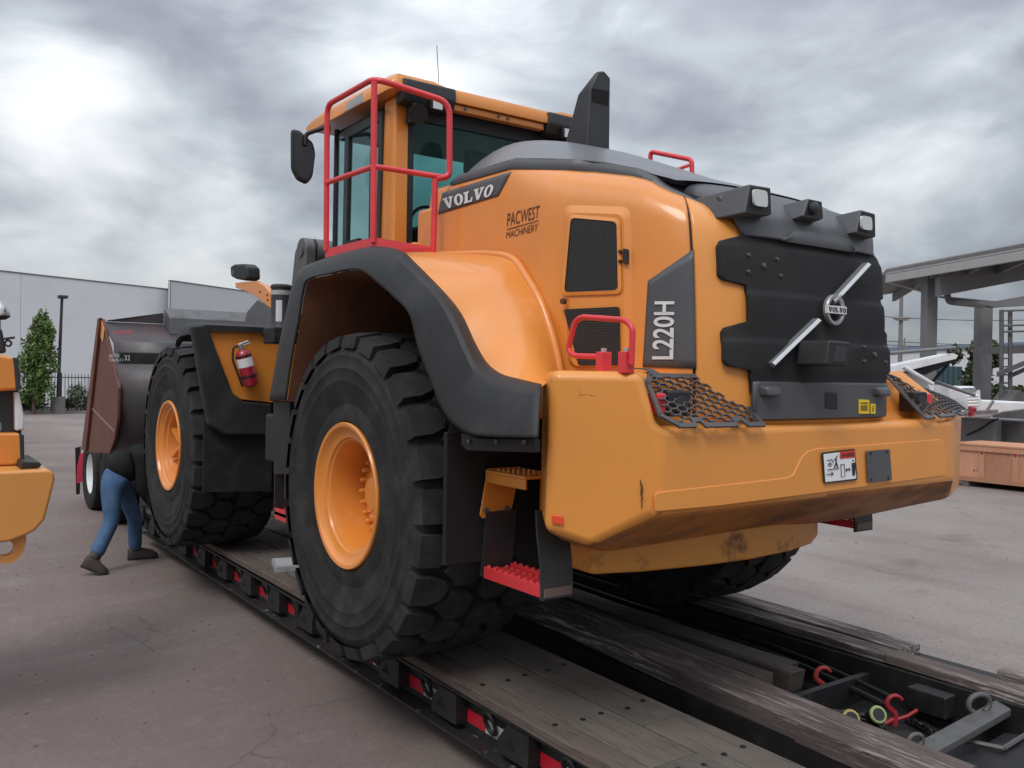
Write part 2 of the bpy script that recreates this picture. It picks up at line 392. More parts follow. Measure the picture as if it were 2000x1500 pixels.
def mesh_screen(name, col, hole, scale, thr=.30):
    """perforated screen in object space"""
    m_ = bpy.data.materials.new(name); m_.use_nodes = True; t = m_.node_tree; bs = t.nodes['Principled BSDF']
    tcn = t.nodes.new('ShaderNodeTexCoord'); mp = t.nodes.new('ShaderNodeMapping'); t.links.new(tcn.outputs['Object'], mp.inputs[0]); mp.inputs['Scale'].default_value = (scale, 0.001, scale)
    v = t.nodes.new('ShaderNodeTexVoronoi'); v.inputs['Randomness'].default_value = 0.0; v.inputs['Scale'].default_value = 1.0; t.links.new(mp.outputs[0], v.inputs['Vector'])
    mr = t.nodes.new('ShaderNodeMapRange'); t.links.new(v.outputs['Distance'], mr.inputs[0]); mr.inputs[1].default_value = thr; mr.inputs[2].default_value = thr+.1
    x = t.nodes.new('ShaderNodeMix'); x.data_type = 'RGBA'; t.links.new(mr.outputs[0], x.inputs[0]); x.inputs[6].default_value = (*hole, 1); x.inputs[7].default_value = (*col, 1)
    t.links.new(x.outputs[2], bs.inputs['Base Color']); bs.inputs['Roughness'].default_value = .5
    return m_
def grille_mat():
    m_ = bpy.data.materials.new('fine_rear_screen'); m_.use_nodes = True; t = m_.node_tree; bs = t.nodes['Principled BSDF']
    tcn = t.nodes.new('ShaderNodeTexCoord'); mp = t.nodes.new('ShaderNodeMapping'); t.links.new(tcn.outputs['Object'], mp.inputs[0]); mp.inputs['Scale'].default_value = (0.001, 150, 240)
    v = t.nodes.new('ShaderNodeTexVoronoi'); v.inputs['Randomness'].default_value = 0.0; v.inputs['Scale'].default_value = 1.0; t.links.new(mp.outputs[0], v.inputs['Vector'])
    mr = t.nodes.new('ShaderNodeMapRange'); t.links.new(v.outputs['Distance'], mr.inputs[0]); mr.inputs[1].default_value = .28; mr.inputs[2].default_value = .42
    n = t.nodes.new('ShaderNodeTexNoise'); t.links.new(tcn.outputs['Object'], n.inputs['Vector']); n.inputs['Scale'].default_value = 3.0; n.inputs['Detail'].default_value = 8
    mr2 = t.nodes.new('ShaderNodeMapRange'); t.links.new(n.outputs[0], mr2.inputs[0]); mr2.inputs[1].default_value = .35; mr2.inputs[2].default_value = .75
    d = t.nodes.new('ShaderNodeMix'); d.data_type = 'RGBA'; t.links.new(mr2.outputs[0], d.inputs[0]); d.inputs[6].default_value = (.024, .024, .025, 1); d.inputs[7].default_value = (.046, .045, .045, 1)
    x = t.nodes.new('ShaderNodeMix'); x.data_type = 'RGBA'; t.links.new(mr.outputs[0], x.inputs[0]); x.inputs[6].default_value = (.012, .012, .0125, 1); t.links.new(d.outputs[2], x.inputs[7])
    t.links.new(x.outputs[2], bs.inputs['Base Color']); bs.inputs['Roughness'].default_value = .75; bs.inputs['Specular IOR Level'].default_value = .22
    bp = t.nodes.new('ShaderNodeBump'); bp.inputs['Strength'].default_value = .5; bp.inputs['Distance'].default_value = .004; t.links.new(v.outputs['Distance'], bp.inputs['Height']); t.links.new(bp.outputs[0], bs.inputs['Normal']); return m_
M['grille'] = grille_mat()
M['screen'] = mesh_screen('perforated_screen', (.038, .036, .034), (.003, .003, .003), 85, .40)

def ground_mat():
    m_ = bpy.data.materials.new('worn_concrete_yard'); m_.use_nodes = True; t = m_.node_tree; bs = t.nodes['Principled BSDF']
    tcn = t.nodes.new('ShaderNodeTexCoord')
    def nz(scale, d=8, r_=.6, dist=0., stretch=(1, 1, 1), rot=0):
        mp = t.nodes.new('ShaderNodeMapping'); mp.inputs['Scale'].default_value = stretch; mp.inputs['Rotation'].default_value = (0, 0, rot); t.links.new(tcn.outputs['Object'], mp.inputs[0])
        n = t.nodes.new('ShaderNodeTexNoise'); t.links.new(mp.outputs[0], n.inputs['Vector']); n.inputs['Scale'].default_value = scale; n.inputs['Detail'].default_value = d; n.inputs['Roughness'].default_value = r_; n.inputs['Distortion'].default_value = dist; return n.outputs['Fac']
    def mr(f, lo, hi, a=0., c=1.):
        x = t.nodes.new('ShaderNodeMapRange'); t.links.new(f, x.inputs[0])
        for i, v in enumerate((lo, hi, a, c)): x.inputs[i+1].default_value = v
        return x.outputs[0]
    def mixc(f, p, q, bt='MIX'):
        x = t.nodes.new('ShaderNodeMix'); x.data_type = 'RGBA'; x.blend_type = bt
        if hasattr(f, 'links'): t.links.new(f, x.inputs[0])
        else: x.inputs[0].default_value = f
        for i, v in ((6, p), (7, q)):
            if hasattr(v, 'links'): t.links.new(v, x.inputs[i])
            else: x.inputs[i].default_value = (*v, 1)
        return x.outputs[2]
    def mul(a, b):
        x = t.nodes.new('ShaderNodeMath'); x.operation = 'MULTIPLY'; t.links.new(a, x.inputs[0])
        if hasattr(b, 'links'): t.links.new(b, x.inputs[1])
        else: x.inputs[1].default_value = b
        return x.outputs[0]
    # near lane (mauve brown, trodden) against the paler open yard on the far side of the trailer
    sp = t.nodes.new('ShaderNodeSeparateXYZ'); t.links.new(tcn.outputs['Object'], sp.inputs[0])
    ny = t.nodes.new('ShaderNodeMath'); ny.operation = 'ADD'; t.links.new(sp.outputs[1], ny.inputs[0]); t.links.new(mr(nz(.5, 3), 0, 1, -1.2, 1.2), ny.inputs[1])
    lane = mr(ny.outputs[0], -1.6, .6)
    c = mixc(lane, (.282, .246, .230), (.196, .154, .139))
    c = mixc(mul(mr(nz(.35, 6, .6, .6), .40, .66), .55), c, (.145, .108, .098))
    c = mixc(mul(mr(nz(1.1, 8, .65, .8, (1, .35, 1), .35), .50, .72), .50), c, (.29, .25, .222))
    c = mixc(mul(mr(nz(2.7, 9, .7, 1.2), .60, .78), .55), c, (.125, .098, .090))
    c = mixc(mul(mr(nz(.9, 5, .6, .5, (.16, 1.3, 1), .12), .54, .70), .38), c, (.12, .092, .083))       # tyre streaks along the lane
    c = mixc(mul(mr(nz(26, 5, .75), .38, .70), .5), c, (.115, .092, .084))
    c = mixc(mul(mr(nz(7, 8, .75, .8), .55, .72), .5), c, (.30, .245, .215))
    c = mixc(mul(mr(nz(11, 6, .7, .4), .62, .74), .55), c, (.085, .064, .058))
    c = mixc(mul(mr(nz(140, 3, .7), .58, .74), .55), c, (.35, .31, .285))                              # pale grit
    c = mixc(mul(mr(nz(60, 2, .5), .70, .76), .7), c, (.05, .042, .04))                                # dark specks
    c = mixc(mul(mr(nz(.55, 4, .55, 1.0), .60, .70), .45), c, (.088, .070, .064))                        # old oil stains
    c = mixc(mul(mr(nz(3.5, 6, .7, .6, (.2, 1.6, 1), -.2), .60, .74), .4), c, (.10, .078, .07))
    # cracks
    v = t.nodes.new('ShaderNodeTexVoronoi'); v.feature = 'DISTANCE_TO_EDGE'; mp = t.nodes.new('ShaderNodeMapping'); t.links.new(tcn.outputs['Object'], mp.inputs[0])
    dn = t.nodes.new('ShaderNodeTexNoise'); t.links.new(tcn.outputs['Object'], dn.inputs['Vector']); dn.inputs['Scale'].default_value = 1.3; dn.inputs['Detail'].default_value = 6
    av = t.nodes.new('ShaderNodeVectorMath'); av.operation = 'ADD'; t.links.new(mp.outputs[0], av.inputs[0]); t.links.new(dn.outputs['Color'], av.inputs[1]); t.links.new(av.outputs[0], v.inputs['Vector']); v.inputs['Scale'].default_value = .27
    crack = mul(mr(v.outputs['Distance'], .0, .0035, 1., 0.), mr(nz(.8, 3), .46, .58))
    c = mixc(mul(crack, .6), c, (.07, .058, .054))
    t.links.new(c, bs.inputs['Base Color']); bs.inputs['Roughness'].default_value = .82; bs.inputs['Specular IOR Level'].default_value = .3
    bp = t.nodes.new('ShaderNodeBump'); bp.inputs['Strength'].default_value = .30; bp.inputs['Distance'].default_value = .012
    h = mixc(.5, nz(70, 6, .7), nz(9, 6, .6)); t.links.new(h, bp.inputs['Height']); t.links.new(bp.outputs[0], bs.inputs['Normal']); return m_
M['ground'] = ground_mat()
g = MB(); g.add([(-600, -600, 0), (600, -600, 0), (600, 600, 0), (-600, 600, 0)], [(0, 1, 2, 3)])
ground = g.build('ground', M['ground'], origin=(0, 0, 0)); props(ground, 'worn mauve grey concrete yard', None, kind='structure')

M['scuff'] = mat('faint_scuff', (.42, .20, .07), .6)
M['rust2'] = mat('dusty_clamp', (.16, .11, .095), .6)
M['bulk2'] = mat('worn_yellow', (.60, .25, .045), .5, dirt=(.07, .04, .03), dscale=4, dlo=.52, dhi=.66, damt=.95)
M['deckedge'] = wood_mat('deck_edge_timber', (.105, .082, .072), (.15, .118, .10), (.045, .035, .03), (.40, .37, .34), .60, .70)
M['sill'] = mat('sill_steel', (.020, .020, .020), .5, dirt=(.30, .29, .28), dscale=14, dlo=.60, dhi=.70, damt=.8)
M['sill2'] = mat('bracket_steel', (.009, .009, .0095), .55, dirt=(.035, .032, .03), dscale=11, dlo=.5, dhi=.8, damt=.7)
M['hole'] = mat('dark_recess', (.004, .004, .004), .9)
M['tape_red'] = mat('red_marker_tape', (.50, .012, .030), .35, dirt=(.25, .03, .03), dscale=9, damt=.5)
M['tape_white'] = mat('white_marker_tape', (.55, .58, .58), .35, dirt=(.3, .3, .3), dscale=9, damt=.5)
M['amber'] = mat('dull_amber_lamp', (.40, .12, .05), .35, coat=.3)
M['armgrey'] = mat('arm_steel', (.10, .10, .098), .5, dirt=(.05, .045, .04), dscale=8, damt=.6)
M['binder'] = mat('faded_red_paint', (.46, .045, .04), .5, dirt=(.14, .05, .04), dscale=14, damt=.8)
M['green'] = mat('pale_green_rubber', (.30, .36, .15), .6, dirt=(.2, .22, .1), dscale=20, damt=.6)
M['dullyellow'] = mat('dull_yellow_rubber', (.36, .30, .12), .6, dirt=(.12, .1, .06), dscale=20, damt=.8)
M['casetop'] = mat('pale_case_lid', (.60, .63, .66), .35, metal=.2)
M['flag'] = mat('flag_cloth', (.72, .03, .08), .8)
M['yellow2'] = mat('parked_machine_paint', (.68, .29, .07), .42, coat=.3, crough=.2, var=.06, vscale=1.5)
M['teal'] = mat('teal_glass', (.12, .25, .27), .2)
M['chrome2'] = mat('polished_dome', (.55, .56, .57), .22, metal=.9)
M['kerb'] = mat('concrete_kerb', (.22, .20, .19), .85, var=.15, vscale=2)
M['soil'] = mat('bark_soil', (.035, .028, .024), .95, var=.3, vscale=4)
M['tank'] = mat('grey_tank_paint', (.22, .225, .235), .6, var=.08, vscale=1)
M['canopypale'] = mat('canopy_trim', (.36, .355, .35), .6, var=.05)
M['steelgrey'] = mat('canopy_steel', (.17, .17, .172), .6, var=.08)
M['bluegrey'] = mat('blue_roof_edge', (.14, .19, .26), .6)
M['tealdark'] = mat('dark_teal_paint', (.05, .095, .115), .6, var=.1)
M['polewood'] = mat('grey_pole_wood', (.20, .185, .18), .8)
M['exred'] = mat('extinguisher_red', (.34, .014, .035), .3, coat=.4)
M['rustmark'] = mat('rust_mark', (.11, .045, .02), .8, var=.4, vscale=60)
# ================================================================== wheel loader
DZ = 0.435                       # trailer deck height
AX = 1.335                 # axle height
LD = empty('wheel_loader', (1.85, 0, DZ), 'large orange wheel loader with black fenders and raised cab, standing on the trailer', 'wheel loader')

# ---- tyres and wheels
def tyre_mesh():
    b = MB(); TR = .900
    prof = [(.385, .20), (.395, .262), (.41, .292), (.45, .318), (.50, .338), (.56, .355), (.615, .366), (.63, .371), (.645, .368), (.68, .372), (.70, .378), (.712, .372), (.745, .368), (.768, .372), (.782, .366), (.812, .352), (.838, .325), (.850, .28), (.858, .15), (.860, 0)]
    prof = prof + [(r_, -w) for r_, w in prof[-2::-1]]
    SH = -.062; b.lathe([(r_, w + (SH*min(1, max(0, (r_-.40)/.10)) if w > 0 else SH)) for r_, w in prof], (0, 0, 0), 'y', 96)
    n = 26; p = 2*math.pi/n
    def rt(w): return TR - .9*max(0, abs(w)-.20)**2
    def lug(poly, sh, sg):
        rng = .0
        top = []; bot = []
        cw = sum(a for a, t in poly)/len(poly); ct = sum(t for a, t in poly)/len(poly)
        for w, t in poly:
            out = abs(w) > .33
            tw, tt = (w + (cw-w)*.05, t + (ct-t)*.08) if not out else (w*.985, t + (ct-t)*.05)
            a = (tt+sh)*p; r_ = rt(tw); top.append((r_*math.cos(a), tw*sg+SH, r_*math.sin(a)))
            a = (t+sh)*p; r_ = .812 if out else .850; bot.append((r_*math.cos(a), (.374 if out else w)*sg+SH, r_*math.sin(a)))
        k = len(poly); b.add(bot+top, [tuple(range(k, 2*k))] + [(i, (i+1) % k, k+(i+1) % k, k+i) for i in range(k)])
    for i in range(n):
        for sg, sh in ((1, 0), (-1, .5)):
            lug([(.366, -.395), (.366, .395), (.27, .40), (.20, .26), (.175, .0), (.20, -.26), (.27, -.40)], i+sh, sg)
            lug([(.225, .50), (.175, .74), (.15, .92), (.06, .96), (.010, .80), (.010, .24), (.06, .06), (.15, .08), (.175, .26)], i+sh, sg)
    return b
def rim_mesh(front):
    b = MB()
    if front:
        prof = [(.392, .20), (.400, .270), (.402, .292), (.396, .300), (.375, .296), (.368, .280), (.350, .268), (.342, .255), (.325, .250), (.318, .225), (.300, .215), (.285, .16), (.270, .10), (.255, .085), (0.001, .080)]
    else:
        prof = [(.392, .20), (.400, .270), (.402, .292), (.396, .300), (.378, .296), (.362, .275), (.335, .262), (.318, .258), (.312, .245), (.300, .240), (.290, .205), (.283, .10), (.280, .0), (.272, -.05), (.255, -.06), (0.001, -.06)]
    b.lathe(prof, (0, 0, 0), 'y', 72); return b
def hub_mesh(front):
    b = MB()
    if front:
        b.lathe([(.20, .075), (.195, .115), (.17, .125), (.16, .14), (0.001, .145)], (0, 0, 0), 'y', 40)
        for a in (0, 60, 120):
            c, s_ = math.cos(R(a)), math.sin(R(a)); t = Vector((c, 0, s_)); nrm = Vector((-s_, 0, c))
            for q in (-1, 1):
                pts = [t*q*.05, t*q*.255]; w = .012
                b.hexa([pts[0]-nrm*w+Vector((0,.08,0)), pts[1]-nrm*w+Vector((0,.08,0)), pts[1]+nrm*w+Vector((0,.08,0)), pts[0]+nrm*w+Vector((0,.08,0)),
                        pts[0]-nrm*w+Vector((0,.19,0)), pts[1]-nrm*w+Vector((0,.205,0)), pts[1]+nrm*w+Vector((0,.205,0)), pts[0]+nrm*w+Vector((0,.19,0))])
    else:
        b.lathe([(.235, -.065), (.235, .045), (.222, .06), (.150, .065), (.140, .085), (.10, .10), (.09, .125), (.07, .13), (0.001, .13)], (0, 0, 0), 'y', 48)
    return b
T0 = W0 = None
proto = {}
def wheel(x, side, front):
    """a wheel: disc with tyre, hub and bolts as its pieces"""
    key = ('f' if front else 'r')
    c = Vector((x, side*1.205, AX))
    w_ = obj('wheel', *(lambda b: (b.v, b.f))(rim_mesh(front)), M['orange'], LD, smooth=28, origin=(0, 0, 0)) if key not in proto else share(proto[key], 'wheel', LD, (0, 0, 0))
    proto.setdefault(key, w_)
    w_.location = c - wloc(LD); w_.rotation_euler = (0, R(7*x+3), 0 if side > 0 else math.pi); WORLD[w_.name] = Vector((0, 0, 0))
    if 'tyre' not in proto:
        b = tyre_mesh(); proto['tyre'] = obj('tyre', b.v, b.f, M['tyre'], w_, smooth=24, origin=(0, 0, 0))
    else: share(proto['tyre'], 'tyre', w_, (0, 0, 0))
    if key+'hub' not in proto:
        b = hub_mesh(front); proto[key+'hub'] = obj('hub', b.v, b.f, M['orange'], w_, smooth=30, origin=(0, 0, 0))
    else: share(proto[key+'hub'], 'hub', w_, (0, 0, 0))
    for k in range(20 if not front else 12):
        a = 2*math.pi*k/(20 if not front else 12); rb = .205 if not front else .18; yb = .062 if not front else .118
        if key+'bolt' not in proto:
            b = MB(); b.cyl((0, 0, 0), (0, .03, 0), .0155, 6); b.sphere((0, .03, 0), .012, 8, 5)
            proto[key+'bolt'] = obj('bolt', b.v, b.f, M['orange'], w_, origin=(0, 0, 0)); proto[key+'bolt'].location = (rb, yb, 0)
        else: share(proto[key+'bolt'], 'bolt', w_, (rb*math.cos(a), yb, rb*math.sin(a)))
    return w_
wheel(0, 1, False); wheel(3.7, 1, True); wheel(0, -1, False); wheel(3.7, -1, True)

# ---- axles, frames
for x in (0, 3.7):
    b = MB(); b.cyl((x, -1.1, AX), (x, 1.1, AX), .20, 20); b.build('axle', M['black'], LD, smooth=40)
b = MB(); b.box((-1.25, -.42, AX-.15), (1.55, .42, AX+.45)); b.box((1.5, -.30, AX-.05), (2.1, .30, AX+.35)); b.box((1.95, -.50, AX-.15), (4.1, .50, AX+.75))
b.build('main_frame', M['black'], LD, bevel=.02)

# ---- rear hood: walls follow a plan line, shoulders roll into the top cover
PLAN = [(.12, .945), (-.15, .95), (-.4, .95), (-.85, .955), (-1.00, .957), (-1.06, .952), (-1.11, .930), (-1.20, .903), (-1.45, .835), (-1.66, .765), (-1.78, .705), (-1.87, .625), (-1.925, .54), (-1.945, .44), (-1.955, .25), (-1.958, 0)]
def crease_z(x): return float(np.interp(x, [-1.95, -1.8, -1.5, -1.2, -.7, 0, .6], [2.775, 2.835, 2.93, 3.00, 3.085, 3.10, 3.10]))
half = resample([(x, y, 0) for x, y in PLAN], 60)
half = crom([(x, y, 0) for x, y in PLAN], 200)
SEAM_X = -1.795
def lean(p, z, inset=0.0):
    """plan point at a height: walls lean in a little towards the top, the rear leans forward"""
    k = max(0, z-1.85); back = min(1, max(0, (-p.x-1.55)/.35))
    n = Vector((-p.x-1.2, 0, 0)) if p.y < .3 else Vector((max(0, -p.x-1.3)*1.2, p.y, 0)); n = Vector((-max(0, -p.x-1.4)*2.2, p.y, 0)).normalized()
    q = Vector((p.x + back*k*k*.10, p.y - .02*k*k*p.y, z)); q -= n*inset; return q
LEV = [(None, 0.0)]
def column(p):
    zc = crease_z(p.x); z0 = 1.80; g = float(np.interp(p.x, [-1.15, -.70], [1.0, .12]))
    zs = [(z0 + (zc-.26-z0)*i/10, 0) for i in range(11)] + [(zc-.17, .0015*g), (zc-.14, .006*g), (zc-.10, .016*g), (zc-.07, .032*g), (zc-.04, .058*g), (zc-.015, .092*g), (zc, .13*g)]
    return [lean(p, z, i_) for z, i_ in zs]
cols = [column(p) for p in half]
allc = cols + [mirror_y(c) for c in cols[-2::-1]]
n_s = len(cols)
isd = [p.x > SEAM_X for p in half]
k_seam = max(i for i, p in enumerate(half) if p.x > SEAM_X)
hv, hf = loft(allc); HOOD_BVH = BVHTree.FromPolygons(hv, hf)
for sgn in (1, -1):
    seg_ = cols[:k_seam+1] if sgn > 0 else [mirror_y(c) for c in cols[:k_seam+1]]
    v, f = loft(seg_); obj('hood_side_panel', v, f, M['orange'], LD, smooth=50, solid=.02)
seg_ = cols[k_seam+1:] + [mirror_y(c) for c in cols[-2:k_seam:-1]]
v, f = loft(seg_); obj('hood_rear_panel', v, f, M['yellow'], LD, smooth=50, solid=.02)
# dark seam strip behind the gap
a_, c_ = cols[k_seam], cols[k_seam+1]
for sgn in (1, -1):
    A_ = [p + Vector((.012, -.006, 0)) for p in a_]; B_ = [p + Vector((.012, -.010, 0)) for p in c_]
    if sgn < 0: A_, B_ = mirror_y(A_), mirror_y(B_)
    v, f = loft([A_, B_]); obj('panel_gap', v, f, M['black'], LD, smooth=60)

# ---- hood top: dark edge band, then the silver grey hump
rim_top = [c[-1] for c in cols if c[-1].x < .1]
def top_z(x): return float(np.interp(x, [-1.9, -1.8, -1.5, -1.1, -.8, -.5, -.2, 0.0, .15, .3, .45, .55], [2.79, 2.84, 2.955, 3.105, 3.235, 3.36, 3.455, 3.50, 3.50, 3.44, 3.30, 3.12]))
def hump_section(x, y0, z0, n=20):
    zt = max(top_z(x), z0+.03); out = []
    for i in range(n+1):
        t = -1 + 2*i/n; y = y0*t; out.append(Vector((x, y, z0 + (zt-z0)*(1-abs(t)**2.6))))
    return out
xs = [-1.58, -1.55, -1.4, -1.25, -1.1, -.95, -.8, -.65, -.5, -.38, -.25, -.12, 0, .12, .24, .34, .42, .50, .55]
secs = []; bandL = []; bandR = []
def rim_at(x):
    pts = sorted([(c[-1].x, c[-1].y) for c in cols]); return float(np.interp(x, [p[0] for p in pts], [p[1] for p in pts]))
for x in xs:
    yr = rim_at(x); zr = crease_z(x)
    yn = yr - .03 if x < -.45 else (yr-.03)*math.sqrt(max(.02, 1-((x+.45)/1.03)**2))
    zb = zr + float(np.interp(x, [-1.6, -1.15], [.008, .055]))
    secs.append(hump_section(x, yn, zb)); bandL.append([Vector((x, yr+.012, zr-.004)), Vector((x, yn+.004, zb+.004))])
v, f = loft(secs); obj('hood_top_cover', v, f, M['silver'], LD, smooth=60)
# flat deck under the hump front, closing the hood towards the cab
v = [c[-1] - Vector((0, 0, .004)) for c in cols if c[-1].x > -1.86]; n = len(v)
obj('hood_deck', v + mirror_y(v), [(i, i+1, n+i+1, n+i) for i in range(n-1)], M['grey'], LD)

# ---- rear screen (grille) with lobes, fitted over the rear panel
GL = [(1444, 428), (1446, 460), (1400, 472), (1395, 481), (1398, 538), (1408, 547), (1454, 558), (1457, 628), (1410, 640), (1404, 649), (1405, 706), (1413, 715), (1460, 724), (1464, 768)]
def to_sz(px, py):
    q = stick(px, py, HOOD_BVH); best = (9, 0)
    for i in range(len(half)-1):
        a, c = lean(half[i], q.z), lean(half[i+1], q.z); t = max(0, min(1, (q-a).dot(c-a)/(c-a).length_squared)); best = min(best, ((a.lerp(c, t)-q).length, i+t))
    return best[1], q.z
gl = [to_sz(*p) for p in GL]
zt, zb = gl[0][1], gl[-1][1]
rows = []; NR = 150
gz = [z for s_, z in gl][::-1]; gs = [s_ for s_, z in gl][::-1]
for i in range(1, len(gz)): gz[i] = max(gz[i], gz[i-1]+1e-4)
pts_all = half + [Vector((p.x, -p.y, 0)) for p in half[-2::-1]]
n_all = len(pts_all)
def on_rear(s_, z, off):
    i = int(math.floor(s_)); fr = s_-i; i = max(0, min(n_all-2, i)); p = pts_all[i].lerp(pts_all[i+1], fr)
    sg = 1 if p.y >= 0 else -1; q = lean(Vector((p.x, abs(p.y), 0)), z); n = Vector((-max(0, -p.x-1.55)*3.2-.05, abs(p.y)*.9, 0)).normalized(); q += n*off; q.y *= sg; return q
def relief(z):
    """horizontal pressed steps of the screen"""
    o = .014
    for z0, h, w in ((2.60, .013, .016), (2.48, -.009, .05), (2.385, .013, .010), (2.26, -.010, .05), (2.175, .013, .010), (2.03, -.010, .03)):
        o += h*0.5*(1+math.tanh((z0-z)/w))
    return max(.012, o)
# per-row left edge: step function so that the lobes keep their square shoulders
for k in range(NR):
    z = zb + (zt-zb)*k/(NR-1); s0 = float(np.interp(z, gz, gs)); s1 = n_all-1-s0
    rows.append([on_rear(s0 + (s1-s0)*j/40, z, relief(z)) for j in range(41)])
v, f = loft(rows); obj('rear_grille', v, f, M['grille'], LD, smooth=40, solid=.02)
GRILLE_BVH = BVHTree.FromPolygons(v, f)
gzc = lambda z: on_rear(n_s-1, z, relief(z))
# lower sill of the screen
s_lo = to_sz(1464, 800)[0]
sill = []
for z, off in ((1.825, .010), (1.835, .030), (1.99, .034), (2.0, .024)):
    sill.append([on_rear(s_lo + (n_all-1-2*s_lo)*j/30, z, off) for j in range(31)])
v, f = loft(sill); SILL = obj('grille_sill', v, f, M['grey'], LD, smooth=40, solid=.02)
SILL_BVH = BVHTree.FromPolygons(v, f)
for sgn in (1, -1):       # sill hooks
    b = MB(); y0 = sgn*.42; b.hexa([(-1.965, y0-.05, 1.93), (-1.965, y0+.05, 1.93), (-2.02, y0+.045, 1.935), (-2.02, y0-.045, 1.935), (-1.955, y0-.055, 1.985), (-1.955, y0+.055, 1.985), (-2.01, y0+.05, 1.975), (-2.01, y0-.05, 1.975)])
    b.build('sill_hook', M['grey'], LD, bevel=.012)
b = MB(); pts = [P(px, py, x=-1.975) for px, py in ((1592, 790), (1596, 756), (1606, 744), (1634, 746), (1642, 760), (1640, 795))]
b.prism(pts, (.03, 0, 0)); b.build('sill_centre_plate', M['grey'], LD, bevel=.006)
b = MB(); pts = [P(px, py, x=-1.992) for px, py in ((1611, 764), (1636, 766), (1637, 800), (1612, 798))]
b.prism(pts, (.03, 0, 0)); lt = b.build('latch', M['black'], LD, bevel=.006)
for (x0, y0, x1, y1) in ((1678, 780, 1698, 808), (1701, 788, 1710, 808)):
    b = MB(); b.prism([P(x0, y0, x=-1.989), P(x1, y0+1, x=-1.989), P(x1, y1, x=-1.989), P(x0, y1, x=-1.989)], (.003, 0, 0)); yt = b.build('yellow_sticker', M['yellowtag'], LD)
    for i, q in enumerate((.22, .42, .56, .70)):
        b = MB(); h = (y1-y0)*.075; b.add([P(x0+3, y0+(y1-y0)*q, x=-1.9905), P(x1-3, y0+(y1-y0)*q, x=-1.9905), P(x1-3, y0+(y1-y0)*q+h, x=-1.9905), P(x0+3, y0+(y1-y0)*q+h, x=-1.9905)], [(0, 1, 2, 3)])
        b.build('print_line', M['print'], yt)
# screws on the screen
for px, py in ((1461, 498), (1516, 506), (1490, 518), (1460, 530), (1523, 538), (1687, 678), (1726, 678), (1707, 692), (1686, 705), (1728, 707)):
    q = stick(px, py, GRILLE_BVH, .004); b = MB(); r_ = .011 if px in (1490, 1707) else .0075
    b.cyl(q + Vector((.01, 0, 0)), q + Vector((-.006, 0, 0)), r_, 10); b.build('screw', M['steel'], LD)
# emblem: ring, name band and two diagonal bars
EC = stick(1619, 607, GRILLE_BVH, .03); ex = EC.x
pz = lambda px, py: P(px, py, x=ex)
ring_r = (pz(1619, 576).z - pz(1619, 638).z)/2
b = MB(); rg = []
for k in range(40):
    a = 2*math.pi*k/40; d = Vector((0, -math.cos(a), math.sin(a)))
    rg.append([EC + d*ring_r*q + Vector((o_, 0, 0)) for q, o_ in ((1, .012), (1, -.004), (.95, -.010), (.78, -.010), (.73, -.004), (.73, .012))])
b.rings(rg + [rg[0]], cap=False); EMB = b.build('emblem_ring', M['chrome'], LD, smooth=40)
b = MB(); b.box((ex-.014, EC.y-ring_r*1.0, EC.z-ring_r*.24), (ex+.0, EC.y+ring_r*1.0, EC.z+ring_r*.24)); b.build('emblem_band', M['white'], EMB)
lettering('emblem_lettering', slab_word(), lambda u, v: Vector((ex-.0165, EC.y + ring_r*.93*(1-2*u), EC.z + ring_r*(-.16+.32*v))), M['print'], EMB)
for a_, c_ in (((1510, 713), (1600, 626)), ((1636, 583), (1697, 517))):
    A_, B_ = pz(*a_), pz(*c_); t = (B_-A_).normalized(); nn = Vector((0, t.z, -t.y)); w = .0125
    b = MB(); b.rings([[A_ + nn*w + Vector((.03, 0, 0)), A_ + nn*w, A_ + Vector((-.012, 0, 0)), A_ - nn*w, A_ - nn*w + Vector((.03, 0, 0))], [B_ + nn*w + Vector((.03, 0, 0)), B_ + nn*w, B_ + Vector((-.012, 0, 0)), B_ - nn*w, B_ - nn*w + Vector((.03, 0, 0))]])
    b.build('diagonal_bar', M['chrome'], LD)
b = MB(); A_ = pz(1627, 590); B_ = pz(1640, 577); b.cyl(A_, B_, .013, 12); b.build('emblem_clamp', M['chrome'], EMB)
# black sensor box hung on the screen
xs_ = ex - .02
pb = [P(px, py, x=xs_-.09) for px, py in ((1606, 668), (1652, 672), (1640, 716), (1604, 712))]
b = MB(); F4 = [P(px, py, x=xs_-.13) for px, py in ((1622, 664), (1664, 668), (1655, 716), (1614, 714))]
B4 = [Vector((xs_+.02, p.y+.02, p.z)) for p in F4]; b.hexa(B4 + F4)
sb = b.build('rear_sensor_box', M['black'], LD, bevel=.012)
b = MB(); q4 = [P(px, py, x=xs_-.1335) for px, py in ((1634, 676), (1656, 678), (1650, 708), (1628, 706))]; b.prism(q4, (.004, 0, 0)); b.build('sensor_window', M['plastic'], sb, bevel=.003)

# ---- rear cap with lamp pods
cap_edge = [(1386, 364), (1416, 384), (1432, 408), (1440, 430), (1518, 441), (1537, 431), (1640, 447), (1672, 468), (1722, 482)]
capL = []
for k in range(26):
    z = 2.635 + (crease_z(-1.9)+.02-2.635)*k/25
    capL.append(z)
s_c = to_sz(1440, 440)[0]; s_top = to_sz(1400, 380)[0]
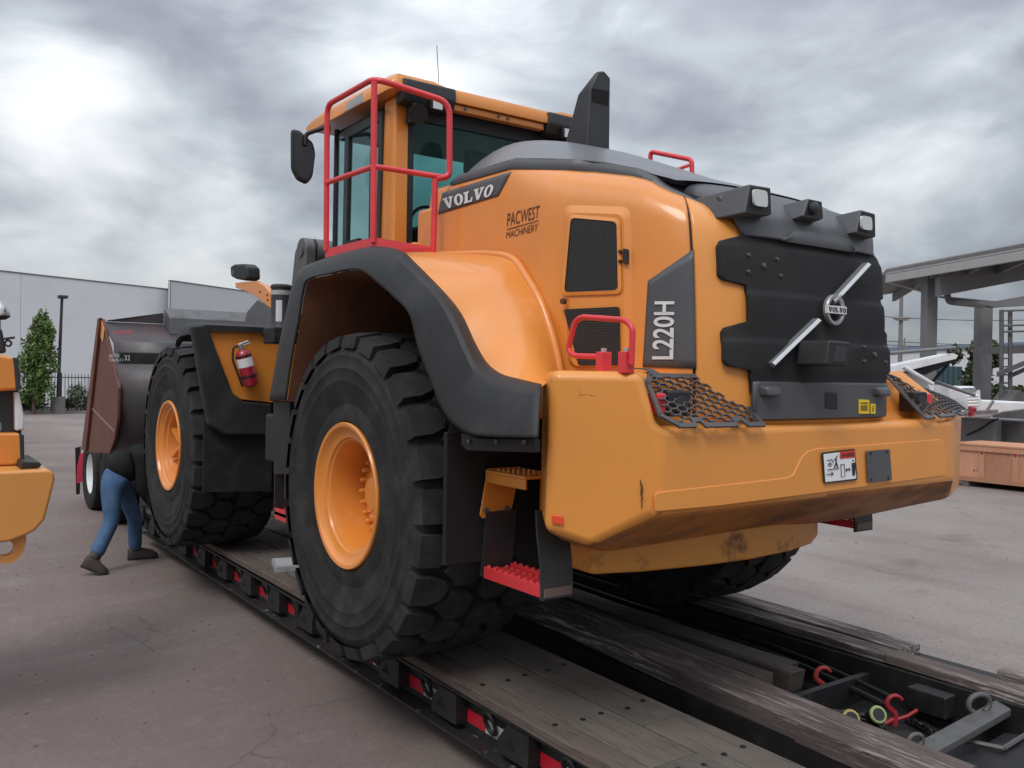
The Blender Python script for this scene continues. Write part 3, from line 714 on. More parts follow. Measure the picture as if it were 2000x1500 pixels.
# dark edge band: follows the crease from the hump front round to the rear cap
A0, B0 = [], []
for i in range(len(half)):
    q = cols[i][-1]
    if q.x > -.10 or i > s_top + 5: continue
    nrm_ = Vector((-max(0, -half[i].x-1.4)*2.2, half[i].y, 0)).normalized(); up_ = float(np.interp(q.x, [-1.75, -1.15], [.012, .058]))
    A0.append(q + nrm_*.010 - Vector((0, 0, .004))); B0.append(q - nrm_*.034 + Vector((0, 0, up_)))
for sgn in (1, -1):
    A_, B_ = (A0, B0) if sgn > 0 else (mirror_y(A0), mirror_y(B0))
    C_ = [b_ - Vector((0, .06*sgn, .03)) for b_ in B_]
    v, f = loft([A_, B_, C_]); obj('hood_edge_band', v, f, M['grey'], LD, smooth=60, solid=.008)
rows = []
for k, z in enumerate(capL):
    t = k/25; s0 = s_c - (s_c-s_top)*t; s1 = n_all-1-s0; row = []
    for j in range(61):
        s_ = s0 + (s1-s0)*j/60; u = abs(j/30-1); q = on_rear(s_, z, (.036 - .02*t)*(1-.75*u**8))
        if k == 0:                       # stepped lower edge: low outer thirds, high middle
            q.z += .050*(1/(1+math.exp((u-.46)/.035)))
        q.x += .16*max(0, t-.45)**1.8*(1-.8*u**6); row.append(q)
    rows.append(row)
zt_ = rows[-1]
# roll over to the top cover
roll = [Vector((p.x + .10, p.y*.97, p.z + .020)) for p in zt_]; roll2 = [Vector((max(p.x + .36, -1.62), p.y*.93, p.z + .06 + .03*(1-abs(j/30-1)))) for j, p in enumerate(zt_)]
yr_ = rim_at(-1.58) - .03; zr_ = crease_z(-1.58) + .008
roll2 = [Vector((-1.575, yr_*t_, zr_ + (max(top_z(-1.58), zr_+.03)-zr_)*(1-abs(t_)**2.6) - .004)) for t_ in [1-j/30 for j in range(61)]]
roll1 = [a_.lerp(c_, .30) + Vector((0, 0, .012)) for a_, c_ in zip(zt_, roll2)]; roll15 = [a_.lerp(c_, .65) + Vector((0, 0, .006)) for a_, c_ in zip(zt_, roll2)]
for rr_ in (roll1, roll15, roll2):
    for j, q in enumerate(rr_):
        u = abs(j/30-1); q.z -= .055*u**9; q.y *= 1-.09*u**9
v, f = loft(rows + [roll1, roll15, roll2]); obj('hood_rear_cap', v, f, M['grey'], LD, smooth=60, solid=.015)
def pod(front_px, lens_px, kind):
    xf = -1.955
    Fp = [P(px, py, x=xf) for px, py in front_px]          # tl, tr, br, bl
    cy = sum(p.y for p in Fp)/4; Bp = [Vector((xf+.33, cy + (p.y-cy)*1.15, (p.z if i > 1 else p.z-.01))) for i, p in enumerate(Fp)]
    Bp[0].z = Bp[1].z = (Fp[0].z+Fp[1].z)/2 - .02; Bp[2].z = Bp[3].z = Bp[0].z-.12
    b = MB(); b.hexa(Bp + Fp); o = b.build('lamp_pod', M['grey'], LD, bevel=.008)
    c = sum(Fp, Vector())/4; In = [c + (p-c)*.86 + Vector((-.003, 0, 0)) for p in Fp]
    b = MB(); b.prism(In, (.002, 0, 0)); b.build('pod_recess', M['black'], o)
    lx = [P(px, py, x=xf-.006) for px, py in lens_px]
    if kind == 'lamp':
        b = MB(); b.prism(fillet_path(lx, .02, 4, True), (-.012, 0, 0)); b.build('work_lamp_lens', M['lens'], o, smooth=40)
    else:
        c = sum(lx, Vector())/4; b = MB(); b.lathe([(.028, .0), (.028, -.015), (.02, -.022), (.001, -.026)], c, 'x', 20); b.build('camera_eye', M['plastic'], o, smooth=40)
pod([(1464, 359), (1506, 366), (1508, 420), (1454, 416)], [(1468, 369), (1495, 374), (1496, 406), (1470, 402)], 'lamp')
pod([(1579, 387), (1606, 393), (1609, 428), (1568, 422)], [(1580, 398), (1596, 400), (1596, 416), (1580, 414)], 'cam')
pod([(1682, 409), (1710, 417), (1711, 464), (1672, 454)], [(1679, 421), (1699, 425), (1700, 451), (1680, 448)], 'lamp')

# ---- side vents, their frame, hinge and lock
def on_hood(px, py, off):
    return stick(px, py, HOOD_BVH, off)
def hood_patch(name, ring, mat_, off, sub=None, thick=.004, parent=LD, nu=6, nv=10, bevel=0):
    """a quad patch (tl, tr, br, bl in the photo) laid on the hood wall"""
    tl, tr, br, bl = ring; rows_ = []
    for j in range(nv+1):
        t = j/nv; a = (tl[0]*(1-t)+bl[0]*t, tl[1]*(1-t)+bl[1]*t); c = (tr[0]*(1-t)+br[0]*t, tr[1]*(1-t)+br[1]*t)
        rows_.append([on_hood(a[0]*(1-i/nu)+c[0]*i/nu, a[1]*(1-i/nu)+c[1]*i/nu, off) for i in range(nu+1)])
    v, f = loft(rows_); return obj(name, v, f, mat_, parent, smooth=60, solid=thick, bevel=bevel)
def poly_patch(name, ring_px, mat_, off, thick=.004, parent=LD, fil=6, **k):
    r2 = fillet_path([Vector((a, b_, 0)) for a, b_ in ring_px], fil, 5, True)
    pts = [on_hood(p.x, p.y, off) for p in r2]; return obj(name, pts, [tuple(range(len(pts)))], mat_, parent, solid=thick, **k)
def ring_patch(name, outer, inner, mat_, off, off2, fil=(10, 8), parent=LD):
    O = fillet_path([Vector((a, b_, 0)) for a, b_ in outer], fil[0], 6, True); I = fillet_path([Vector((a, b_, 0)) for a, b_ in inner], fil[1], 6, True)
    A_ = [on_hood(p.x, p.y, off) for p in O]; B_ = [on_hood(p.x, p.y, off2) for p in I]; n = len(A_)
    return obj(name, A_+B_, [(i, (i+1) % n, n+(i+1) % n, n+i) for i in range(n)], mat_, parent, smooth=50)
VD = ring_patch('vent_door_frame', [(1100, 400), (1233, 404), (1238, 718), (1110, 718)], [(1112, 416), (1222, 420), (1224, 716), (1120, 716)], M['orange'], .0015, .016, (22, 18))
poly_patch('vent_door', [(1112, 416), (1222, 420), (1224, 716), (1120, 716)], M['orange'], .016, fil=18, parent=LD)
v1 = poly_patch('vent_screen', [(1119, 424), (1212, 432), (1215, 571), (1106, 575)], M['screen'], .0225, fil=11)
v2 = poly_patch('vent_screen', [(1107, 605), (1215, 600), (1217, 714), (1136, 714)], M['screen'], .0225, fil=5)
ring_patch('vent_screen_rim', [(1115, 420), (1216, 428), (1219, 575), (1101, 579)], [(1121, 427), (1210, 435), (1213, 568), (1108, 572)], M['orange'], .022, .0265, (12, 10))
for px, py in ((1217, 493), (1217, 512)):
    q = on_hood(px, py, .02); n_ = (q - on_hood(px, py, .0)).normalized(); b = MB(); b.cyl(q, q+n_*.012, .008, 8); b.build('rivet', M['black'], LD)
b = MB(); A_ = [on_hood(px, py, .03) for px, py in ((1222, 487), (1231, 488), (1231, 516), (1222, 515))]; n_ = (A_[0]-on_hood(1222, 487, 0)).normalized(); b.prism(A_, -n_*.02); b.build('hinge', M['black'], LD, bevel=.003)
q = on_hood(1108, 590, .022); n_ = (q - on_hood(1108, 590, 0)).normalized(); b = MB(); b.cyl(q, q+n_*.02, .014, 12); b.build('lock', M['brownprint'], LD, smooth=40)
# model panel and lettering
NP = hood_patch('dark_model_panel', [(1266, 549), (1355, 487), (1360, 720), (1256, 717)], M['grey'], .005, nu=14, nv=12)
lettering('model_lettering', font_word('L220H', .020), quad((1317, 702), (1319, 589), (1275, 702), (1280, 589), lambda a, b_: on_hood(a, b_, .011)), M['letter'], NP)
SP = hood_patch('side_name_panel', [(865, 377), (999, 336), (974, 383), (856, 419)], M['grey'], .004, nu=16, nv=6)
lettering('side_lettering', slab_word(), quad((872, 409), (963, 383), (866, 389), (970, 359), lambda a, b_: on_hood(a, b_, .0095)), M['letter'], SP)
dl = lettering('dealer_lettering', font_word('PACWEST', .0), quad((991, 443), (1053, 426), (992, 417), (1055, 401), lambda a, b_: on_hood(a, b_, .003)), M['brownprint'], LD)
lettering('dealer_lettering', font_word('MACHINERY', .0), quad((989, 466), (1050, 451), (990, 453), (1052, 436), lambda a, b_: on_hood(a, b_, .003)), M['brownprint'], LD)
b = MB(); b.add([on_hood(*p, .003) for p in ((991, 447.5), (1053, 430), (1053, 431.5), (991, 449.5))], [(0, 1, 2, 3)]); b.build('dealer_underline', M['brownprint'], LD)
# ---- rear fenders
K1 = [(529,783),(545,690),(562,610),(575,558),(592,527),(640,507),(709,488),(749,486),(784,495),(802,510),(863,572),(898,616),(925,673),(949,713),(978,735),(1017,746),(1058,756)]
K2 = [(560,782),(572,700),(585,630),(594,572),(604,547),(645,536),(690,527),(715,533),(745,557),(772,581),(803,615),(820,680),(846,748),(868,801),(894,832),(935,851),(1052,856)]
K3 = [(845,499),(905,497),(960,497),(1002,507),(1030,545),(1055,590),(1073,640),(1086,690),(1094,738)]
def idx_smooth(pts, per=5):
    q = [2*pts[0]-pts[1]] + pts + [2*pts[-1]-pts[-2]]; out = []
    for i in range(1, len(q)-2):
        for j in range(per):
            t = j/per; a, b_, c, d = q[i-1], q[i], q[i+1], q[i+2]
            out.append(0.5*((2*b_) + (c-a)*t + (2*a-5*b_+4*c-d)*t*t + (3*b_-a-3*c+d)*t**3))
    out.append(pts[-1]); return out
k1 = idx_smooth([P(*p, y=1.36) for p in K1]); k2 = idx_smooth([P(*p, y=1.53) for p in K2])
mid = lambda f_, yy: idx_smooth([P(a[0]*(1-f_)+c[0]*f_, a[1]*(1-f_)+c[1]*f_, y=yy) for a, c in zip(K1, K2)])
lip = [k1, mid(.05, 1.415), mid(.16, 1.462), mid(.22, 1.474), mid(.60, 1.505), mid(.94, 1.528), k2]
inn = lambda y: [Vector((p.x, y, p.z)) for p in k2]
k3 = idx_smooth([P(*p, y=.965) for p in K3]); k1o = idx_smooth([P(*p, y=1.365) for p in K1[8:]])
def bulge(t, h):
    out = []
    for i, (a, c) in enumerate(zip(k1o, k3)):
        u = i/(len(k3)-1); p = a.lerp(c, t); p += Vector((-.55, .35, .55)).normalized()*h*math.sin(math.pi*t)*(.35+.65*math.sin(math.pi*min(1, u*1.15))); out.append(p)
    return out
for sg in (1, -1):
    mm = (lambda c: c) if sg > 0 else mirror_y
    v, f = loft([mm(c) for c in lip]); fl = obj('fender_lip', v, f, M['fender'], LD, smooth=34, solid=.012)
    b = MB(); b.box((-1.1, min(sg*.52, sg*.60), 1.3), (1.28, max(sg*.52, sg*.60), 2.56)); b.build('inner_wing', M['black'], LD)
    b = MB(); b.box((-.35, min(sg*.60, sg*1.0), 2.50), (.9, max(sg*.60, sg*1.0), 2.53)); b.build('arch_roof', M['black'], LD)
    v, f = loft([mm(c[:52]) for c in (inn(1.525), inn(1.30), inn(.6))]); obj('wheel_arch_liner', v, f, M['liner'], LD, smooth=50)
    v, f = loft([mm(c[51:-7]) for c in (inn(1.525), inn(1.46), inn(1.40))]); obj('wheel_arch_liner', v, f, M['plastic'], LD, smooth=50)
    v, f = loft([mm(bulge(t, .05)) for t in (0, .1, .25, .4, .55, .7, .85, 1)]); obj('fender_skin', v, f, M['orange'], LD, smooth=60)
    b = MB(); b.tube(mm(k3), .022, 10); b.build('fender_bead', M['orange'], LD, smooth=60)
    # step platform behind the cab door
    b = MB(); b.box((-.12, sg*.60 if sg > 0 else -1.34, 2.555), (.78, 1.34 if sg > 0 else -.60, 2.60)); b.build('platform', M['orange'], LD, bevel=.008)
    # front splash panel below the arch
    b = MB(); q = [P(*p, y=1.45) for p in ((533, 783), (566, 783), (566, 925), (534, 928))]; b.prism(mm(q), (0, -sg*.55, 0)); b.build('front_splash_flap', M['black'], LD, bevel=.006)
    # rear mud flap and bolted strip
    b = MB(); b.box((-.975, .72 if sg > 0 else -1.44, 1.12 if sg > 0 else 1.2), (-.945, 1.44 if sg > 0 else -.72, 1.74)); b.build('mud_flap', M['flap'], LD, bevel=.008)
    st = mm([P(*p, y=1.47) for p in ((900, 846), (930, 856), (1044, 858), (1044, 884), (912, 880), (901, 870))]); b = MB(); b.prism(st, (0, -sg*.03, 0)); sp_ = b.build('flap_strip', M['fender'], LD, bevel=.004)
    for px, py in ((917, 862), (971, 863), (1025, 864)):
        c = mm([P(px, py, y=1.472)])[0]; b = MB(); b.cyl(c, c + Vector((0, sg*.008, 0)), .010, 8); b.build('bolt', M['steel'], sp_)
b = MB(); c0 = P(740, 690, y=.5); b.box((-.75, -.85, 1.75), (.55, .85, 2.05)); b.build('engine_bay', M['black'], LD, bevel=.03)

# ---- counterweight
cw = {'a': (-2.0, 1.10, 1.47), 'b': (-1.985, 1.08, 1.812), 'd': (-1.80, 1.27, 1.33), 'e': (-1.70, 1.42, 1.385), 'f': (-1.72, 1.42, 2.03), 'g': (-1.935, 1.135, 2.03),
      'h': (-1.25, 1.10, 2.03), 'i': (-1.25, 1.10, 1.385), 'j': (-1.80, 1.02, 2.03), 'k': (-1.82, 1.00, 1.812), 'l': (-1.74, .55, 2.03), 'm': (-1.74, .52, 1.812), 'n': (-1.25, .55, 2.03), 'o': (-1.25, .52, 1.812),
      'p': (-1.55, .98, 1.24), 'q': (-1.25, .98, 1.24)}
c0 = {'a0': (-2.0, 0, 1.47), 'b0': (-1.985, 0, 1.812), 'o0': (-1.25, 0, 1.812), 'p0': (-1.55, 0, 1.24), 'q0': (-1.25, 0, 1.24)}
fc = ['b g f e d a', 'a0 b0 b a', 'f h i e', 'g j l n h f', 'b k j g', 'k m l j', 'b b0 o0 o m k', 'm o n l', 'a d p p0 a0', 'd e i q p', 'p q q0 p0', 'i h n o o0 q0 q']
names = list(c0) + list(cw); V_ = [c0[k] for k in c0] + [cw[k] for k in cw]; F_ = [tuple(names.index(k) for k in s_.split()) for s_ in fc]
nl = len(V_); mir = {i: i for i in range(len(c0))}
for i in range(len(c0), nl): V_.append((V_[i][0], -V_[i][1], V_[i][2])); mir[i] = len(V_)-1; V_[-1] = {'e': (-1.80, -1.55, 1.385), 'f': (-1.80, -1.55, 1.86), 'd': (-1.85, -1.32, 1.35), 'g': (-1.935, -1.24, 1.825), 'j': (-1.78, -.95, 2.03), 'l': (-1.74, -.72, 2.03), 'm': (-1.76, -.70, 1.812), 'k': (-1.86, -.98, 1.812), 'n': (-1.25, -.72, 2.03), 'o': (-1.25, -.70, 1.812)}.get(names[i], V_[-1])
F_ += [tuple(mir[i] for i in f_)[::-1] for f_ in F_[:]]
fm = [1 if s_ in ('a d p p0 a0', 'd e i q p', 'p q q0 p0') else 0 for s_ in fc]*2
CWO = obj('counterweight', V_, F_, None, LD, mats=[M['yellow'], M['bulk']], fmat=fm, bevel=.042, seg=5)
# pressed lower panel on the rear face
XR = -2.003
def xr(px, py, o=0.0):
    q = P(px, py, x=-1.995); q.x = -2.0 + .04*max(0, q.z-1.47) - .004 - o; return q
pp = [(1277, 966), (1283, 961), (1535, 933), (1548, 927), (1566, 893), (1578, 881), (1596, 876), (1836, 858), (1845, 862), (1847, 928), (1640, 957), (1400, 988), (1278, 999)]
b = MB(); b.prism([xr(*p) for p in pp], (.008, 0, 0)); b.v = [v for v in b.v]; b.build('pressed_panel', M['yellow'], CWO, bevel=.0038, seg=3)
# lower ballast plate with worn edge
lp = [(-1.48, .98), (-1.56, .75), (-1.62, .4), (-1.64, .1), (-1.61, -.25), (-1.54, -.52), (-1.42, -.74), (-1.2, -.80), (-1.2, .98)]
b = MB(); b.prism([(x, y, 1.125) for x, y in lp], (0, 0, .16)); b.build('lower_ballast_plate', M['bulk2'] if 'bulk2' in M else M['yellow'], CWO, bevel=.015, seg=3)
# rust scrape on the corner
def chamfer(px, py, off=.003):
    return stick(px, py, CW_BVH, off)
CW_BVH = BVHTree.FromPolygons([Vector(v) for v in V_], F_)
rs = []
for i in range(14):
    t = i/13; rs.append((1251.5 + 2.2*math.sin(i*2.1) - 2.6 + t*2, 937 + t*58))
rr0 = random.Random(4); rs = [(x + rr0.uniform(-1.3, 1.3), y) for x, y in [(1250.5 + 1.5*(i/27), 937 + 58*i/27) for i in range(28)]]; rs2 = [(x + rr0.uniform(2.2, 6.0)*math.sin(math.pi*min(1, .12 + i/27*.88))**.5, y) for i, (x, y) in enumerate(rs)]
b = MB(); v = [chamfer(*p, .0025) for p in rs] + [chamfer(*p, .0025) for p in rs2]; n = len(rs); b.add(v, [(i, i+1, n+i+1, n+i) for i in range(n-1)]); b.build('rust_scrape', M['rustmark'], CWO)
# reflector in its shallow recess
q = [chamfer(*p, .006) for p in ((1077, 1005), (1100, 1008), (1101, 1025), (1078, 1022))]; b = MB(); nn = (q[1]-q[0]).cross(q[3]-q[0]).normalized(); b.prism(q, nn*.004); b.build('side_reflector', M['reflector'], CWO, bevel=.002)
# warning plate
XW = -2.006
def xw(px, py, o=0.0):
    q = P(px, py, x=-2.0); q.x = -2.0 + .04*max(0, q.z-1.47) - .014 - o; return q
b = MB(); b.prism(fillet_path([xw(*p) for p in ((1603, 884), (1668, 876), (1671, 937), (1606, 944))], .012, 4, True), (.004, 0, 0)); WP = b.build('warning_plate', M['print'], CWO)
b = MB(); b.prism([xw(*p, .001) for p in ((1606, 887), (1666, 879), (1668, 934), (1608, 941))], (.001, 0, 0)); b.build('plate_face', M['white'], WP)
b = MB(); b.add([xw(*p, .003) for p in ((1637, 882), (1667, 878.5), (1667.5, 893), (1637, 896))], [(0, 1, 2, 3)]); b.build('plate_header', M['redtag'], WP)
lettering('header_lettering', font_word('WARNING', .01), quad((1646, 892.5), (1665, 890.5), (1646, 885.5), (1665, 882.5), lambda a, b_: xw(a, b_, .004)), M['print'], WP)
def plate_poly(pts, m_=None): 
    b = MB(); b.add([xw(*p, .0035) for p in pts], [tuple(range(len(pts)))]); b.build('pictogram', m_ or M['print'], WP)
plate_poly([(1640, 892), (1644, 884), (1645.5, 891.5)])
def stroke(pts, w=.0016):
    b = MB(); b.tube([xw(*p, .0035) for p in pts], w, 5); b.build('pictogram', M['print'], WP)
stroke([(1612, 917), (1634, 914)]); stroke([(1612, 899), (1621, 897), (1624, 904)]); stroke([(1617, 903.0), (1621, 907), (1617, 911), (1613.5, 907), (1617, 903)]); stroke([(1617, 906), (1618, 908)])
stroke([(1629, 893), (1629.5, 903), (1625, 913)], .0028); stroke([(1629.5, 903), (1632, 913)], .0028); stroke([(1625, 898), (1629, 896), (1632, 889)], .002); stroke([(1610, 926), (1623, 924.5)]); stroke([(1619, 921), (1623, 924.5), (1619, 929)])
stroke([(1638, 907), (1645, 906), (1645.5, 930), (1638.5, 931), (1638, 907)]); stroke([(1647.5, 917), (1656, 916)], .002); stroke([(1650, 914), (1647.5, 917), (1650, 920)], .0018); stroke([(1653.5, 913), (1656, 916), (1653.5, 919)], .0018)
plate_poly([(1659.5, 904), (1666, 903), (1666.5, 914), (1665, 928), (1660.5, 928.5), (1659.5, 915)]); b = MB(); b.sphere(xw(1662.5, 899.5, .003), .0042, 10, 6); b.build('pictogram', M['print'], WP)
b = MB(); b.prism(fillet_path([xw(*p) for p in ((1690, 881), (1736, 877), (1738, 937), (1691, 942))], .01, 3, True), (.004, 0, 0)); BP = b.build('blank_cover_plate', M['grey'], CWO)
for p in ((1698, 885), (1729, 882), (1697, 936), (1730, 933)):
    b = MB(); c = xw(*p); b.cyl(c, c + Vector((-.005, 0, 0)), .005, 8); b.build('screw', M['black'], BP)
# number stencilled on the far corner
lettering('stencilled_number', font_word('150', .005), quad((1861, 853), (1873, 848), (1861, 833), (1873, 829), lambda a, b_: chamfer(a, b_, .004)), M['print'], CWO)
# scuffed old lettering on the side of the corner block: faint
for (x0, y0, x1, y1) in ((1128, 757, 1137, 772), (1150, 770, 1164, 774), (1130, 772, 1146, 769)):
    b = MB(); w = 1.2; b.add([chamfer(x0, y0, .002), chamfer(x1, y1, .002), chamfer(x1, y1+w, .002), chamfer(x0, y0+w, .002)], [(0, 1, 2, 3)]); b.build('scuff_mark', M['scuff'], CWO)

# ---- tail lamps behind honeycomb guards
def guard(sg):
    """plate with a honeycomb cut out, sloping over the corner pocket"""
    tl, tr = Vector((-1.835, 1.03, 2.012)), Vector((-1.775, .49, 2.012)); bl, br = Vector((-2.012, 1.085, 1.818)), Vector((-2.012, .515, 1.812))
    if sg < 0: tl, tr, bl, br = Vector((-1.795, 1.44, 1.905)), Vector((-1.76, .80, 2.05)), Vector((-1.955, 1.34, 1.835)), Vector((-2.005, .80, 1.82))
    pl = lambda u, v: (tl.lerp(tr, u)).lerp(bl.lerp(br, u), v)
    nrm = (bl-tl).cross(tr-tl).normalized()
    if nrm.x > 0: nrm = -nrm
    nx, ny = 11, 7; cells = []; hu = 1/(nx*.75+.25)*.96; hv = 1/(ny+.5)*.94
    b = MB(); T = .010
    out = [(.0, .16), (.07, .0), (1, 0), (1.03, 1), (.86, 1), (.82, .90), (.74, .90), (.73, 1), (.40, 1), (.37, .90), (.30, .90), (.29, 1), (.14, 1), (0, .80)]
    def strip(p, q, w=.0028):
        A_, B_ = pl(*p), pl(*q); d = (B_-A_).normalized(); s_ = d.cross(nrm)*w
        b.hexa([A_-s_, B_-s_, B_+s_, A_+s_] + [x + nrm*T for x in (A_-s_, B_-s_, B_+s_, A_+s_)])
    seen = set()
    def inside(p): return .02 < p[0] < .99 and .02 < p[1] < .965 and p[0] > .055*(1-p[1]/.16) and not (p[1] > .84 and p[0] < .12)
    for i in range(nx):
        for j in range(ny+1):
            cx = .02 + hu*(.5+.75*i); cy = .02 + hv*(j + (.5 if i % 2 else 0)) + hv*.25
            hx = [(cx + hu*.5*math.cos(R(60*k)), cy + hv*.577*math.sin(R(60*k))) for k in range(6)]
            for k in range(6):
                a, c = hx[k], hx[(k+1) % 6]; key = tuple(sorted(((round(a[0], 3), round(a[1], 3)), (round(c[0], 3), round(c[1], 3)))))
                if key in seen or not (inside(a) and inside(c)): continue
                seen.add(key); strip(a, c)
    for p, q in zip(out, out[1:] + out[:1]): strip(p, q, .0105)
    for p in out:
        c = pl(*p); b.cyl(c, c + nrm*T, .0125, 10)
    if sg < 0: b.v = mirror_y(b.v)
    G = b.build('lamp_guard', M['grey'], LD)
    for u in (.16, .80):                    # two straps bent over the top of the corner block
        p0, p1 = pl(u, .02), pl(u+.10, .02); q0, q1 = p0 + Vector((.07, .012, .032)), p1 + Vector((.07, .012, .032)); r0, r1 = q0 + Vector((.09, .02, .004)), q1 + Vector((.09, .02, .004))
        rr = [p0, p1, q1, q0]; st = MB()
        for A4 in ((p0, p1, q1, q0), (q0, q1, r1, r0)):
            A4 = list(A4) if sg > 0 else mirror_y(A4); n_ = (A4[1]-A4[0]).cross(A4[3]-A4[0]).normalized()*.005; st.prism(A4, n_)
        st.build('guard_strap', M['grey'], G)
    mm = (lambda c: c) if sg > 0 else mirror_y
    lb = MB(); lo, hi = (-1.92, .835, 1.85), (-1.83, .965, 1.955)
    lb.box((lo[0], min(sg*lo[1], sg*hi[1]), lo[2]), (hi[0], max(sg*lo[1], sg*hi[1]), hi[2])); TL = lb.build('tail_lamp_housing', M['black'], LD, bevel=.01)
    rl = MB(); rl.box((-1.915, min(sg*.975, sg*1.025), 1.86), (-1.85, max(sg*.975, sg*1.025), 1.945)); rl.build('red_tail_lamp', M['red'], LD, bevel=.008)
    ln = MB(); ln.cyl((-1.92, sg*.90, 1.90), (-1.932, sg*.90, 1.90), .035, 18); ln.build('lamp_glass', M['plastic'], TL)
guard(1); guard(-1)
# red grab handle on the corner block
b = MB(); pz2 = lambda *p: P(*p, y=1.17)
hp = [pz2(*p) for p in ((1180, 697), (1122, 695), (1109, 684), (1123, 628), (1137, 619), (1222, 625), (1236, 640), (1233, 712))]
b.tube(hp, .0125, 10, fillet=.03, fs=4); GH = b.build('grab_handle', M['red'], LD, smooth=50)
for px in (1179, 1223):
    c = pz2(px, 704); b = MB(); b.box((c.x-.022, 1.145, 2.022), (c.x+.022, 1.195, c.z+.035)); b.build('handle_clamp', M['red'], GH, bevel=.004)
    b = MB(); b.cyl((c.x, 1.17, c.z+.03), (c.x, 1.17, c.z+.05), .012, 6); b.build('clamp_bolt', M['paleSteel'], GH)
# ---- rear steps
def steps(sg):
    S = lambda a, c: (min(sg*a, sg*c), max(sg*a, sg*c))
    y0, y1 = S(1.06, 1.235)
    b = MB(); b.prism([(-1.0, sg*1.225, 1.565), (-1.0, sg*1.265, 1.35), (-1.0, sg*1.25, 1.33), (-1.0, sg*1.10, 1.335), (-1.0, sg*1.085, 1.345), (-1.0, sg*1.03, 1.565)], (.008, 0, 0)); sb = b.build('step_bracket', M['orange'], LD, bevel=.004)
    for yy in (1.235, 1.115):
        b = MB(); b.cyl((-1.0, sg*yy, 1.37), (-1.012, sg*yy, 1.37), .013, 8); b.build('bolt', M['steel'], sb)
    b = MB(); b.box((-1.32, *S(1.03, 1.24)[:1], 1.545), (-1.0, S(1.03, 1.24)[1], 1.56)); b.box((-1.32, S(1.228, 1.24)[0], 1.50), (-1.0, S(1.228, 1.24)[1], 1.545))
    tr_ = b.build('upper_tread', M['orange'], LD, bevel=.004)
    for i in range(7):
        for j in range(3):
            b = MB(); x = -1.04-.04*i; y = sg*(1.07+.06*j); b.lathe([(.009, 0), (.007, .006), (.004, .006), (.004, -.001)], (x, y, 1.56), 'z', 8); b.build('grip_nub', M['orange'], tr_)
    # flexible black straps
    b = MB(); xs1 = [(-1.01, 1.36), (-1.0, 1.25), (-.985, 1.15), (-.975, 1.05)]
    b.rings([[(x, y0, z), (x, y1, z), (x+.012, y1, z), (x+.012, y0, z)] for x, z in xs1]); b.build('rubber_strap', M['plastic'], LD)
    xs2 = [(-1.40, 1.42), (-1.41, 1.32), (-1.435, 1.2), (-1.445, 1.08), (-1.445, 1.035)]; b = MB()
    b.rings([[(x, y0, z), (x, y1, z), (x+.012, y1, z), (x+.012, y0, z)] for x, z in xs2]); rs_ = b.build('rubber_strap', M['plastic'], LD)
    b = MB(); b.box((-1.452, y0+.01, 1.045), (-1.444, y1-.01, 1.085)); b.build('strap_clamp', M['rust2'], LD, bevel=.003)
    # red lower tread: frame with cross bars and teeth
    b = MB(); b.box((-1.435, y1-.02 if sg > 0 else y0, 1.045), (-.99, y1 if sg > 0 else y0+.02, 1.10)); b.box((-1.435, y0 if sg > 0 else y1-.02, 1.055), (-.99, y0+.02 if sg > 0 else y1, 1.10))
    b.box((-1.43, y0+.021, 1.062), (-.995, y1-.021, 1.088)); rt_ = b.build('red_step', M['red'], LD, bevel=.004)
    for i in range(9):
        for yy in (.012, .060, .115, .163):
            t = MB(); x = -1.405+.048*i; t.lathe([(.011, 0), (.008, .010), (.0055, .010), (.0055, -.002)], (x, y0+yy, 1.089 if .02 < yy < .15 else 1.10), 'z', 8); t.build('tread_tooth', M['red'], rt_)
steps(1); n0_ = len(bpy.data.objects); before = set(o.name for o in bpy.data.objects); steps(-1)
for o in [o for o in bpy.data.objects if o.name not in before and o.parent == LD]: o.location.z += .09
b = MB(); b.box((-1.30, .86, 1.30), (-1.08, .98, 1.55)); b.build('battery_box', M['orange'], LD, bevel=.01)
